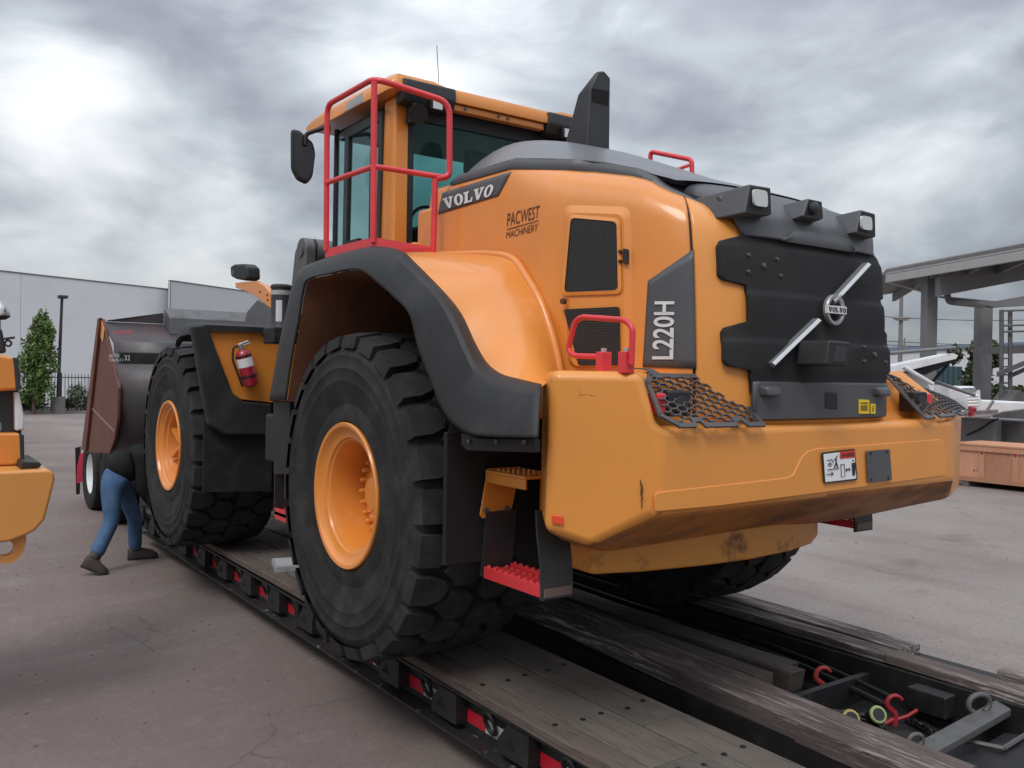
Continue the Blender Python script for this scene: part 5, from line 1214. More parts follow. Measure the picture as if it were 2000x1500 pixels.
b = MB(); b.box((-3.6, -1.2, .135), (1.75, -.17, .155)); b.build('well_floor', M['black'], TR)
b = MB(); b.box((-3.6, .13, .15), (1.75, .40, .165)); b.build('slot_floor', M['black'], TR)
b = MB(); b.box((1.70, -1.2, .15), (1.75, .42, .36)); b.build('well_wall', M['black'], TR)
# side sills
for sg, yo in ((1, 1.15), (-1, -1.62)):
    S = lambda a, c: (min(yo-sg*a, yo-sg*c), max(yo-sg*a, yo-sg*c))
    b = MB(); b.box((TX0, S(.10, .115)[0], .155), (TX1, S(.10, .115)[1], .345)); b.build('side_web', M['black'], TR)
    b = MB(); b.box((TX0, S(0, .25)[0], .138), (TX1, S(0, .25)[1], .152)); b.build('lower_flange', M['sill'], TR)
    b = MB(); b.box((TX0, S(.035, .25)[0], .345), (TX1, S(.035, .25)[1], .362)); b.build('upper_flange', M['black'], TR)
# brackets, D-rings and marker tape along the near sill
k = 0
for x in [ -2.98 + .63*i for i in range(15)]:
    b = MB(); w = .12
    O = [(x-w, .20), (x+w, .20), (x+w, .25), (x+.04, .342), (x-w, .342)]; I = [(x-.02, .235), (x+.075, .235), (x+.02, .295)]
    b.prism([(a, 1.125, z) for a, z in O], (0, -.012, 0)); b.prism([(x-w, 1.05, .20), (x+w, 1.05, .20), (x+w, 1.125, .20), (x-w, 1.125, .20)], (0, 0, -.012)); b.box((x-w-.012, 1.05, .19), (x-w, 1.125, .342))
    BK_ = b.build('swing_bracket', M['sill2'], TR)
    b = MB(); b.prism([(a, 1.127, z) for a, z in I], (0, -.001, 0)); b.build('bracket_hole', M['hole'], BK_)
    if x < 5.6:
        xr_ = x + .245
        b = MB(); ring_ = [Vector((xr_ + .042*math.cos(a), 1.085 + .02*math.sin(a), .275 + .06*math.sin(a))) for a in [2*math.pi*q/18 for q in range(18)]]
        b.tube(ring_, .0115, 7, closed=True); b.box((xr_-.03, 1.05, .31), (xr_+.03, 1.10, .34)); b.build('lashing_ring', M['sill2'], TR, smooth=50)
    for (o0, o1, mt) in ((.09, .30, 'tape_red'), (.302, .47, 'tape_white')):
        b = MB(); x0_, x1_ = x + .63 - o0, x + .63 - o1
        b.add([(x0_, 1.0535, .192), (x1_, 1.0535, .192), (x1_, 1.0535, .262), (x0_, 1.0535, .262)], [(0, 1, 2, 3)])
        b.build('marker_tape', M[mt], TR)
b = MB(); q = P(606, 1205, y=1.12); b.box((q.x-.03, 1.056, q.z-.035), (q.x+.03, 1.11, q.z+.035)); b.build('amber_marker_lamp', M['amber'], TR, bevel=.006)
# outrigger boxes under the front of the rear wheel
for px, py in ((663, 1210), (575, 1160)):
    q = P(px, py, y=1.13); b = MB(); b.cyl((q.x, 1.10, .17), (q.x, 1.10, .34), .028, 12); b.build('outrigger_pin', M['sill2'], TR, smooth=40)
# gooseneck
b = MB(); b.box((6.15, -1.55, .16), (6.55, 1.10, .62)); b.box((6.45, -.75, .40), (6.95, .75, 1.02)); b.box((6.75, -.55, .80), (10.4, .55, 1.0)); b.build('gooseneck', M['black'], TR, bevel=.03)
for i in range(6):
    b = MB(); q = P(258 + 8*i, 970, y=1.06); x = 6.30 - .0*i; b.box((6.19, 1.02-.07*i, .62), (6.24, 1.06-.07*i, .98)); b.build('neck_rib', M['sill2'], TR)
b = MB(); b.box((6.10, 1.0, .30), (6.32, 1.16, .43)); b.build('neck_step', M['sill2'], TR, bevel=.01)
b = MB(); b.tube([(6.16, 1.12, .40), (6.10, 1.15, .30), (6.18, 1.14, .22), (6.27, 1.12, .28)], .014, 7, fillet=.03); b.build('chain_hook', M['sill2'], TR, smooth=60)
b = MB(); b.cyl((7.3, 1.04, 1.0), (9.2, 1.04, 1.0), .022, 10); b.build('neck_rail', M['paleSteel'], TR, smooth=40)
b = MB(); b.box((7.2, .3, .985), (9.6, 1.0, 1.0)); b.build('neck_plate', M['paleSteel'], TR)
# rear swing arm with lifting eyes
def pz_(px, py, z): return P(px, py, z=z)
A4 = [pz_(*p, .36) for p in ((1786, 1452), (1818, 1474), (1975, 1384), (1945, 1366))]
b = MB(); b.prism(A4, (0, 0, -.04)); b.build('steel_arm', M['armgrey'], TR, bevel=.006)
def eye(px, py, r_, tube_r, z, tilt):
    c = pz_(px, py, z); b = MB(); b.tube([c + Vector((r_*math.cos(a)*.35, r_*math.cos(a), r_*.75*math.sin(a) + r_*.4)) for a in [R(-60 + 300*q/16) for q in range(17)]], tube_r, 8); b.build('lifting_eye', M['armgrey'], TR, smooth=60)
eye(1912, 1384, .062, .014, .37, 0); eye(1788, 1452, .036, .011, .37, 0)
b = MB(); A4 = [pz_(*p, .25) for p in ((1860, 1490), (1960, 1430), (2050, 1440), (2050, 1530), (1900, 1530))]; b.prism(A4, (0, 0, -.05)); b.build('rear_plate', M['sill2'], TR, bevel=.008)
for a, c in (((1885, 1446), (1960, 1462)), ((1960, 1462), (2040, 1412))):
    b = MB(); b.tube([pz_(*a, .27), pz_(*c, .27)], .012, 6); b.build('plate_edge', M['armgrey'], TR)
# air lines along the well
for i, (y_, z_) in enumerate(((-1.12, .30), (-1.06, .27))):
    b = MB(); b.tube([(1.7, y_, z_), (.4, y_ + .02, z_-.02), (-.6, y_-.01, z_), (-1.2, y_ + .04, z_-.01), (-1.75, y_ + .15, z_-.03)], .014 + .005*i, 8, fillet=.2); b.build('air_line', M['sill2'], TR, smooth=60)
b = MB(); b.box((-1.50, -1.16, .155), (-1.46, -.19, .30)); b.build('well_crossmember', M['black'], TR, bevel=.004)
b = MB(); b.box((-2.02, -1.13, .22), (-1.80, -1.02, .34)); b.build('valve_block', M['sill2'], TR, bevel=.01)
# ---- loose timbers in the well
LT = [(-.30, .13, -1.38, .35, 'thick weathered grey timber lying in the trailer well beside the scuffed beam'), (-.47, .15, -1.30, .36, 'splintered grey timber in the trailer well, second from the scuffed beam'),
      (-.65, .14, -1.36, .37, 'cracked grey timber in the trailer well, third from the scuffed beam'), (-.82, .15, -1.18, .33, 'weathered grey timber in the trailer well, nearest the air lines')]
for y, w, x0, z, lab in LT:
    b = MB(); rings = []
    for i in range(9):
        x = x0 + (1.60-x0)*i/8; e = random.uniform(-.006, .006); c_ = .012
        rings.append([(x, y-w/2+e, z-.12), (x, y+w/2+e, z-.12), (x, y+w/2+e, z-c_), (x, y+w/2-c_+e, z), (x, y-w/2+c_+e, z), (x, y-w/2+e, z-c_)])
    r0 = rings[0]; rings[0] = [(p[0] + random.uniform(-.03, .03), p[1], p[2]) for p in r0]
    b.rings(rings); o = b.build('loose_timber', M['loosewood']); props(o, lab, 'timber', 'loose timbers in the trailer well')
# ---- lashing gear lying in the well
def arc(c, r_, a0, a1, n=14, tilt=(1, 0, 0), flat=1.0):
    t = Vector(tilt).normalized(); return [Vector(c) + t*r_*math.cos(R(a0 + (a1-a0)*q/n)) + Vector((0, 0, 1))*r_*flat*math.sin(R(a0 + (a1-a0)*q/n)) for q in range(n+1)]
c = P(1480, 1338, z=.32); b = MB(); b.lathe([(.001, .012), (.045, .012), (.052, 0), (.05, -.03), (.035, -.045), (.001, -.05)], c, 'z', 20); o = b.build('red_plug', M['red'], smooth=40); props(o, 'round red plastic plug at the ends of the loose timbers', 'plug')
def binder(px, py, z, s_, lab, mt, tilt):
    c = P(px, py, z=z); E_ = empty('load_binder', (c.x, c.y, .16), lab, 'load binder', 'red load binders in the trailer well')
    t = Vector(tilt).normalized()
    b = MB(); b.tube([c + Vector((0, 0, -.10)), c + Vector((0, 0, -.02))] + arc(c + t*.0 + Vector((0, 0, .03)), .05*s_, 200, 30, 12, t), .016*s_, 8, taper=lambda u: 1.25-.6*u); b.build('hook', M[mt], E_, smooth=60)
    b = MB(); b.tube([c + Vector((0, 0, -.06)), c + t*.08*s_ + Vector((0, 0, -.035)), c + t*.14*s_ + Vector((0, 0, .0))], .013*s_, 8); b.build('lever', M[mt], E_, smooth=60)
    b = MB(); b.tube([c + Vector((0, 0, -.05)), c - t*.10*s_ + Vector((0, 0, -.10))], .017*s_, 8); b.build('barrel', M[mt], E_, smooth=60)
binder(1608, 1330, .26, .95, 'red chain load binder with a tall hook, lying in the trailer well near the timbers', 'binder', (-.5, -.8, 0))
binder(1748, 1385, .24, .85, 'dark red chain load binder beside the green coupling ring in the trailer well', 'darkred', (-.6, -.75, 0))
for px, py, r_, mt, lab in ((1715, 1396, .036, 'green', 'pale green rubber coupling ring in the trailer well'), (1662, 1404, .038, 'dullyellow', 'dull yellow coupling ring tucked against the scuffed beam')):
    c = P(px, py, z=.25); b = MB(); d = Vector((-.75, .45, .45)).normalized(); u_ = d.cross(Vector((0, 0, 1))).normalized(); v_ = u_.cross(d)
    b.tube([c + r_*(math.cos(a)*u_ + math.sin(a)*v_) for a in [2*math.pi*q/22 for q in range(22)]], .011, 8, closed=True); E_ = b.build('coupling_ring', M[mt], smooth=60); props(E_, lab, 'coupling')
    b2 = MB(); b2.cyl(c + d*.01, c - d*.09, r_*.9, 20); b2.build('coupling_body', M['black'], E_, smooth=40)
CH = empty('lashing_chain', (-1.85, -.62, .156), 'dark steel lashing chain heaped in the trailer well beside the binders', 'chain')
cp = crom([(-1.52, -.40, .175), (-1.62, -.52, .18), (-1.58, -.70, .19), (-1.74, -.82, .18), (-1.86, -.70, .20), (-1.98, -.60, .18), (-2.10, -.72, .18), (-2.02, -.90, .19), (-1.84, -.98, .18)], 34)
lk = None
for i, (p0, p1) in enumerate(zip(cp, cp[1:])):
    m0 = (p0+p1)/2; dr = (p1-p0).normalized()
    if lk is None:
        b = MB(); b.tube([Vector((.030*math.cos(a) + (.012 if math.cos(a) > 0 else -.012), .017*math.sin(a), 0)) for a in [2*math.pi*q/16 for q in range(16)]], .0065, 6, closed=True); lk = obj('chain_link', b.v, b.f, M['sill2'], CH, smooth=60, origin=(0, 0, 0)); q_ = lk
    else: q_ = share(lk, 'chain_link', CH, (0, 0, 0))
    q_.location = m0 - wloc(CH); q_.rotation_mode = 'QUATERNION'; q_.rotation_quaternion = dr.to_track_quat('X', 'Z') @ Vector((1, 0, 0)).rotation_difference(Vector((1, 0, 0))); 
    from mathutils import Quaternion
    q_.rotation_quaternion = dr.to_track_quat('X', 'Z') @ Quaternion((1, 0, 0), R(45 if i % 2 else -45))
# ---- flat metal case on the deck between the wheels
c = P(564, 1110, z=tz(2.0)); b = MB(); d1 = Vector((.96, -.25, 0)); d2 = Vector((.25, .96, 0)); h = .055
ring = [c + d1*a + d2*e for a, e in ((-.16, -.12), (.16, -.12), (.16, .12), (-.16, .12))]; b.hexa([p + Vector((0, 0, .001)) for p in ring] + [p + Vector((0, 0, h)) for p in ring])
o = b.build('flat_case', M['paleSteel'], bevel=.006); props(o, 'flat pale grey metal case lying on the deck in front of the rear wheel', 'case')
b = MB(); b.prism([c + (p-c)*.86 + Vector((0, 0, h+.001)) for p in ring], (0, 0, .003)); b.build('case_lid', M['casetop'], o)

# ================================================================== tractor under the gooseneck
TK = empty('tractor_truck', (9.0, -.2, 0), 'black tractor truck tail with white wheels below the loader bucket', 'truck')
b = MB(); b.box((7.2, -.75, .62), (12.5, .35, .88)); b.build('truck_frame', M['black'], TK, bevel=.02)
tp = None
for x in (7.95, 9.28):
    for yc, sg in ((1.04, 1), (.72, 1), (-1.44, -1), (-1.12, -1)):
        c = Vector((x, yc, .51)); b = MB()
        prof = [(.28, -.10), (.30, -.125), (.38, -.145), (.47, -.14), (.505, -.12), (.51, -.06), (.50, -.055), (.50, -.045), (.51, -.04), (.51, .04), (.50, .045), (.50, .055), (.51, .06), (.505, .12), (.47, .14), (.38, .145), (.30, .125), (.28, .10)]
        if tp is None:
            b.lathe(prof, (0, 0, 0), 'y', 40); tp = obj('truck_wheel', b.v, b.f, M['tyre'], TK, smooth=30, origin=(0, 0, 0)); w_ = tp; WORLD[w_.name] = Vector((0, 0, 0)); w_.location = c - wloc(TK)
            b = MB(); b.lathe([(.285, .115), (.275, .10), (.25, .02), (.20, .0), (.10, .01), (.09, .07), (.001, .08)], (0, 0, 0), 'y', 32); rp = obj('truck_rim', b.v, b.f, M['whitep'], w_, smooth=35, origin=(0, 0, 0))
        else:
            w_ = share(tp, 'truck_wheel', TK, c - wloc(TK)); WORLD[w_.name] = Vector((0, 0, 0)); share(rp, 'truck_rim', w_, (0, 0, 0))
            if sg < 0: w_.rotation_euler = (0, 0, math.pi)
b = MB(); b.tube([(7.4, 1.16, .98), (7.6, 1.16, 1.06), (8.3, 1.16, 1.06), (8.5, 1.16, .98)], .02, 6); b.build('wing_edge', M['black'], TK)
b = MB(); q = [P(px, py, x=10.1) for px, py in ((147, 875), (158, 872), (156, 965), (149, 966))]; b.prism(q, (.02, 0, 0)); b.build('mud_flap', M['black'], TK)
b = MB(); q = [P(px, py, x=10.0) for px, py in ((157, 886), (165, 884), (168, 912), (166, 938), (158, 942), (150, 944), (151, 912))]; v = q; b.prism(q, (.012, 0, 0)); FL = b.build('red_flag', M['flag']); props(FL, 'bright red warning flag cloth hanging over a white truck wheel', 'flag')
# ================================================================== person bent over the trailer edge
def skin_mesh(name, nodes, edges, mat_, parent=None, sub=2, root=0, label=None):
    """body surface grown over a skeleton: nodes = {key: (point, radius)}"""
    keys = list(nodes); me = bpy.data.meshes.new(name); o0 = Vector(PB)
    me.from_pydata([Vector(nodes[k][0]) - o0 for k in keys], [(keys.index(a), keys.index(c)) for a, c in edges], [])
    o = bpy.data.objects.new(name, me); COL.objects.link(o); o.location = o0 - (wloc(parent) if parent else Vector())
    if parent: o.parent = parent
    md = o.modifiers.new('skin', 'SKIN'); md.use_smooth_shade = True
    for i, k in enumerate(keys):
        r_ = nodes[k][1]; me.skin_vertices[0].data[i].radius = (r_, r_) if not isinstance(r_, tuple) else r_
        me.skin_vertices[0].data[i].use_root = (i == root)
    s_ = o.modifiers.new('sub', 'SUBSURF'); s_.levels = sub; s_.render_levels = sub
    bpy.context.view_layer.update()
    me2 = bpy.data.meshes.new_from_object(o.evaluated_get(bpy.context.evaluated_depsgraph_get())); o.modifiers.clear(); o.data = me2; bpy.data.meshes.remove(me)
    me2.materials.clear(); me2.materials.append(mat_); me2.shade_smooth(); WORLD[o.name] = o0
    return o
M['jeans'] = mat('blue_denim', (.055, .11, .21), .85, bump=.3, bscale=35, dirt=(.13, .20, .31), dscale=9, dlo=.4, dhi=.8, damt=.7, spec=.2)
M['shirt'] = mat('black_sweatshirt', (.012, .013, .013), .9, bump=.35, bscale=22, spec=.2)
M['boot'] = mat('brown_boot', (.045, .034, .030), .7, bump=.2, bscale=60)
M['skin'] = mat('skin', (.48, .28, .20), .6); M['hair'] = mat('dark_hair', (.03, .022, .018), .8, bump=.5, bscale=120); M['cap'] = mat('dark_cap', (.02, .02, .022), .9)
def at(px, py, x): return P(px, py, x=x)
toeL = at(209, 1126, 4.83); ankL = at(184, 1092, 4.90); kneeL = at(219, 1016, 5.00); hipL = at(216, 945, 5.05)
footR = at(264, 1088, 5.42); kneeR = at(263, 1010, 5.32); hipR = at(236, 942, 5.22)
pel = (hipL+hipR)/2 + Vector((0, .0, .05)); PB = Vector((pel.x, pel.y, 0))
waist = at(244, 905, 5.14); chest = at(290, 900, 5.12); neck = at(322, 893, 5.10); head = at(345, 905, 5.10)
shL = at(284, 906, 4.93); shR = at(312, 880, 5.30); elL = at(280, 958, 4.93); elR = at(330, 945, 5.33); haL = at(306, 992, 4.98); haR = at(352, 985, 5.35)
haL.y = max(haL.y, 1.10); haR.y = max(haR.y, 1.08)
nodes = {'pel': (pel, .075), 'waist': (waist, .08), 'chest': (chest, .135), 'neck': (neck, .052), 'head0': (neck.lerp(head, .55), .075), 'head': (head, .088), 'crown': (head + (head-neck).normalized()*.09, .06),
 'hipL': (hipL, .06), 'kneeL': (kneeL, .055), 'ankL': (ankL, .04), 'toeL': (toeL + Vector((0, 0, .035)), .03), 'hipR': (hipR, .06), 'kneeR': (kneeR, .055), 'ankR': (footR + Vector((0, 0, .07)), .04), 'toeR': (footR + Vector((.04, -.20, .035)), .03),
 'shL': (shL, .055), 'elL': (elL, .042), 'haL': (haL, .03), 'shR': (shR, .055), 'elR': (elR, .042), 'haR': (haR, .03)}
E_ = [('pel', 'waist'), ('waist', 'chest'), ('chest', 'neck'), ('neck', 'head0'), ('head0', 'head'), ('head', 'crown'), ('pel', 'hipL'), ('hipL', 'kneeL'), ('kneeL', 'ankL'), ('ankL', 'toeL'), ('pel', 'hipR'), ('hipR', 'kneeR'), ('kneeR', 'ankR'), ('ankR', 'toeR'),
 ('chest', 'shL'), ('shL', 'elL'), ('elL', 'haL'), ('chest', 'shR'), ('shR', 'elR'), ('elR', 'haR')]
for nm, h, e in (('L', haL, elL), ('R', haR, elR)):
    d = (h-e).normalized(); sd = d.cross(Vector((0, 1, 0))).normalized(); nodes['palm'+nm] = (h + d*.06, .028); E_.append(('ha'+nm, 'palm'+nm))
    for i, (o_, ln) in enumerate(((-.028, .06), (-.009, .075), (.010, .072), (.028, .055))):
        k1_, k2_ = f'f{nm}{i}a', f'f{nm}{i}b'; nodes[k1_] = (h + d*(.06+ln*.55) + sd*o_, .009); nodes[k2_] = (h + d*(.06+ln) + sd*o_*1.05 + Vector((0, -.02, -.02)), .008); E_ += [('palm'+nm, k1_), (k1_, k2_)]
    nodes['t'+nm] = (h + d*.05 + sd*.06, .010); E_.append(('ha'+nm, 't'+nm))
PE = skin_mesh('person', nodes, E_, M['skin'])
props(PE, 'person in black sweatshirt and blue jeans bending over the trailer edge', 'person')
# jeans
lift = Vector((0, 0, .02))
jn = {'w': (waist.lerp(pel, .25), .138), 'p': (pel, .160), 'hl': (hipL + Vector((0, .0, -.02)), .114), 'tl': (hipL.lerp(kneeL, .5), .098), 'kl': (kneeL, .080), 'cl': (kneeL.lerp(ankL, .55), .074), 'al': (ankL.lerp(kneeL, .06), .072),
      'hr': (hipR + Vector((0, 0, -.02)), .110), 'tr': (hipR.lerp(kneeR, .5), .094), 'kr': (kneeR, .078), 'cr': (kneeR.lerp(nodes['ankR'][0], .55), .074), 'ar': (nodes['ankR'][0].lerp(kneeR, .02), .070)}
skin_mesh('jeans', jn, [('w', 'p'), ('p', 'hl'), ('hl', 'tl'), ('tl', 'kl'), ('kl', 'cl'), ('cl', 'al'), ('p', 'hr'), ('hr', 'tr'), ('tr', 'kr'), ('kr', 'cr'), ('cr', 'ar')], M['jeans'], PE, root=1)
sn = {'w0': (pel.lerp(waist, .0), .168), 'w': (pel.lerp(waist, .55) + Vector((0, 0, .01)), .175), 'm': (waist.lerp(chest, .35), .208), 'c': (chest, .212), 'n': (neck.lerp(chest, .25), .085), 'sl': (shL, .105), 'el': (elL, .075), 'hl': (haL.lerp(elL, .12), .05), 'sr': (shR, .095), 'er': (elR, .072), 'hr': (haR.lerp(elR, .12), .05)}
skin_mesh('sweatshirt', sn, [('w0', 'w'), ('w', 'm'), ('m', 'c'), ('c', 'n'), ('c', 'sl'), ('sl', 'el'), ('el', 'hl'), ('c', 'sr'), ('sr', 'er'), ('er', 'hr')], M['shirt'], PE, root=3)
# boots: shaped sole, vamp and shaft
def boot(heel, toe, shaft):
    heel, toe, shaft = Vector(heel), Vector(toe), Vector(shaft); f_ = (toe-heel); ln = f_.length; f_.normalize(); s_ = f_.cross(Vector((0, 0, 1))).normalized(); up_ = s_.cross(f_)
    b = MB(); rings = []
    for t, w, h in ((-.06, .030, .085), (0, .040, .105), (.18, .043, .120), (.40, .044, .105), (.62, .050, .075), (.82, .050, .058), (.95, .038, .045), (1.02, .018, .028)):
        c = heel + f_*ln*t; rings.append([c + s_*w*x + up_*h*z for x, z in ((-1, 0), (1, 0), (1.0, .45), (.72, .85), (0, 1.0), (-.72, .85), (-1.0, .45))])
    b.rings(rings); o = b.build('boot', M['boot'], PE, smooth=50)
    b = MB(); c = heel + f_*ln*.2 + up_*.07; b.cyl(c, shaft, .054, 16, .058); b.build('boot_shaft', M['boot'], o, smooth=50)
    b = MB(); b.rings([[heel + f_*ln*t + s_*w*x - up_*.022*z for x, z in ((-1, 0), (1, 0), (1, 1), (-1, 1))] for t, w in ((-.07, .038), (.3, .048), (.5, .046), (.8, .056), (1.03, .03))]); b.build('boot_sole', M['black'], o)
hb = at(163, 1103, 4.90)
boot(hb, toeL + Vector((0, 0, .025)), ankL.lerp(kneeL, .10))
fh = Vector((footR.x-.01, footR.y + .06, .025)); boot(fh, fh + Vector((-.03, -.27, 0)), nodes['ankR'][0] + Vector((0, 0, .06)))
# head details: cap, ears, nose, eyes, mouth
fd = Vector((-.15, -.35, -.92)).normalized(); cr_ = (head-neck).normalized(); sd = fd.cross(cr_).normalized()
b = MB(); b.sphere(head + cr_*.035 - fd*.012, .108, 18, 10, (1.02, 1, 1)); hr = b.build('hair', M['hair'], PE, smooth=180)
for q in (-1, 1):
    b = MB(); b.sphere(head + sd*q*.098, .026, 10, 6, (.6, .8, 1.2)); b.build('ear', M['skin'], PE, smooth=180)
    b = MB(); b.sphere(head + fd*.088 + sd*q*.032 - cr_*.012, .012, 10, 6); b.build('eye', M['white'], PE, smooth=180)
b = MB(); b.cyl(head + fd*.085 - cr_*.0, head + fd*.115 - cr_*.045, .010, 8, .018); b.build('nose', M['skin'], PE, smooth=60)
b = MB(); b.tube([head + fd*.090 - cr_*.068 + sd*.026, head + fd*.098 - cr_*.07, head + fd*.090 - cr_*.068 - sd*.026], .006, 6); b.build('mouth', M['darkred'], PE, smooth=60)
# ================================================================== far left: warehouse, fence, lamp, planting
def D(px, py, depth): return CAM + ray(px, py)*depth
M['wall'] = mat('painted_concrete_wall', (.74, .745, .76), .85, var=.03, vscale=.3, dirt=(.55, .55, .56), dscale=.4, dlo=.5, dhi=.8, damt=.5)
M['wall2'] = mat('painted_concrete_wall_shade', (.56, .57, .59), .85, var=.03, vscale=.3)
M['joint'] = mat('wall_joint', (.16, .16, .17), .8)
M['fence'] = mat('black_fence', (.02, .02, .021), .6); M['pole'] = mat('lamp_pole', (.035, .035, .04), .5)
M['bark'] = mat('bark', (.09, .065, .05), .9, bump=.4, bscale=30)
def leaf_mat(name, a, c):
    m_ = bpy.data.materials.new(name); m_.use_nodes = True; t = m_.node_tree; bs = t.nodes['Principled BSDF']
    g = t.nodes.new('ShaderNodeNewGeometry'); x = t.nodes.new('ShaderNodeMix'); x.data_type = 'RGBA'; t.links.new(g.outputs['Random Per Island'], x.inputs[0])
    x.inputs[6].default_value = (*a, 1); x.inputs[7].default_value = (*c, 1); t.links.new(x.outputs[2], bs.inputs['Base Color']); bs.inputs['Roughness'].default_value = .6
    bs.inputs['Transmission Weight'].default_value = 0; bs.inputs['Specular IOR Level'].default_value = .25; return m_
M['leaf'] = leaf_mat('hornbeam_leaf', (.06, .105, .026), (.16, .235, .07)); M['leaf2'] = leaf_mat('dark_shrub_leaf', (.03, .05, .022), (.085, .11, .05)); M['leaf3'] = leaf_mat('far_leaf', (.05, .065, .035), (.10, .115, .06)); M['leaf4'] = leaf_mat('pale_shrub_leaf', (.08, .10, .06), (.34, .36, .28))
c1a = P(-900, 430, z=7.15); w0 = P(0, 530, z=7.15); w1 = P(330, 566, z=7.15); dirw = (w1-w0).normalized()
WH = empty('warehouse', (w1.x, w1.y, 0), 'long white tilt-up concrete warehouse behind the black fence', 'building')
A_ = w1 - dirw*40; 
segs = [A_ + (w1-A_)*t for t in (0, .26, .52, .76, 1)]
nw = Vector((dirw.y, -dirw.x, 0));  nw = nw if nw.x > 0 else -nw
for a, c in zip(segs, segs[1:]):
    b = MB(); a0, c0_ = Vector((a.x, a.y, 0)) + dirw*.012, Vector((c.x, c.y, 0)) - dirw*.012
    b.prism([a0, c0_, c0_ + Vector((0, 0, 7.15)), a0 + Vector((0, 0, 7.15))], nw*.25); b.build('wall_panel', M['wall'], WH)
b = MB(); a0, c0_ = Vector((A_.x, A_.y, 0)) + nw*.05, Vector((w1.x, w1.y, 0)) + nw*.05; b.prism([a0, c0_, c0_ + Vector((0, 0, 7.1)), a0 + Vector((0, 0, 7.1))], nw*.1); b.build('panel_joint', M['joint'], WH)
b = MB(); a0, c0_ = Vector((A_.x, A_.y, 7.15)) - nw*.03, Vector((w1.x, w1.y, 7.15)) - nw*.03; b.prism([a0, c0_, c0_ + Vector((0, 0, .07)), a0 + Vector((0, 0, .07))], nw*.31); b.build('coping', M['joint'], WH)
e0 = P(334, 549, z=7.62); e1 = P(640, 592, z=7.62); d2 = (e1-e0).normalized(); e2 = e0 + d2*55
segs = [e0 + (e2-e0)*t for t in (0, .25, .5, .75, 1)]
for a, c in zip(segs, segs[1:]):
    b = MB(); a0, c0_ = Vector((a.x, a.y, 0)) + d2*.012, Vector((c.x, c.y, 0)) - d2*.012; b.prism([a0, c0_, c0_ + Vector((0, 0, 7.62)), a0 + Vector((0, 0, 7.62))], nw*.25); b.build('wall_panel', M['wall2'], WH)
b = MB(); a0 = Vector((e0.x, e0.y, 0)); b.prism([a0, a0 + Vector((w1.x-e0.x, w1.y-e0.y, 0)), Vector((w1.x, w1.y, 7.6)), a0 + Vector((0, 0, 7.6))], nw*.1); b.build('return_wall', M['joint'], WH)
a0 = Vector((e0.x, e0.y, 7.62)) - nw*.03; c0_ = Vector((e2.x, e2.y, 7.62)) - nw*.03; b = MB(); b.prism([a0, c0_, c0_ + Vector((0, 0, .07)), a0 + Vector((0, 0, .07))], nw*.3); b.build('coping', M['joint'], WH)
# fence
f0 = P(-500, 812, z=0); f0 = Vector((39.5, 9, 0)); f1 = Vector((41.5, -22, 0)); df = (f1-f0).normalized(); fl_ = (f1-f0).length; hF = 1.75
FN = empty('fence', (f0+f1)/2, 'black steel picket fence in front of the white warehouse', 'fence')
b = MB(); n = int(fl_/.14)
for i in range(n):
    p = f0 + df*(i*.14); b.box((p.x-.012, p.y-.012, .10), (p.x+.012, p.y+.012, hF))
pk = b.build('pickets', M['fence'], FN); pk['kind'] = 'stuff'
for z in (.2, hF-.18):
    b = MB(); b.prism([f0 + Vector((0, 0, z)), f1 + Vector((0, 0, z)), f1 + Vector((0, 0, z+.04)), f0 + Vector((0, 0, z+.04))], nw*.04); b.build('rail', M['fence'], FN)
for i in range(int(fl_/2.4)+1):
    p = f0 + df*(i*2.4); b = MB(); b.box((p.x-.035, p.y-.035, 0), (p.x+.035, p.y+.035, hF+.08)); b.build('post', M['fence'], FN)
# planting strip kerb
b = MB(); k0 = f0 - nw*1.5; k1_ = f1 - nw*1.5; b.prism([k0, k1_, k1_ + Vector((0, 0, .12)), k0 + Vector((0, 0, .12))], nw*.15); kb = b.build('kerb', M['kerb']); props(kb, 'low concrete kerb below the fence planting', None, kind='structure')
b = MB(); b.add([k0 + nw*.15 + Vector((0, 0, .09)), k1_ + nw*.15 + Vector((0, 0, .09)), f1 + nw*3 + Vector((0, 0, .09)), f0 + nw*3 + Vector((0, 0, .09))], [(0, 1, 2, 3)]); so = b.build('planting_bed', M['soil']); props(so, 'dark bark planting bed below the fence', None, kind='structure')
# street lamp on its pier
lx = P(113, 800, x=39.0); ltop = P(121, 583, x=39.0)
LP = empty('street_lamp', (lx.x, lx.y, 0), 'tall dark street lamp with box head on a concrete pier', 'street lamp')
b = MB(); b.cyl((lx.x, lx.y, 0), (lx.x, lx.y, .75), .30, 20); b.build('pier', M['kerb'], LP, smooth=40)
b = MB(); b.cyl((lx.x, lx.y, .75), (ltop.x, ltop.y, ltop.z), .075, 12, .06); b.build('pole', M['pole'], LP, smooth=40)
b = MB(); b.box((ltop.x-.22, ltop.y-.22, ltop.z), (ltop.x+.22, ltop.y+.16, ltop.z+.14)); b.build('lamp_head', M['pole'], LP, bevel=.03)
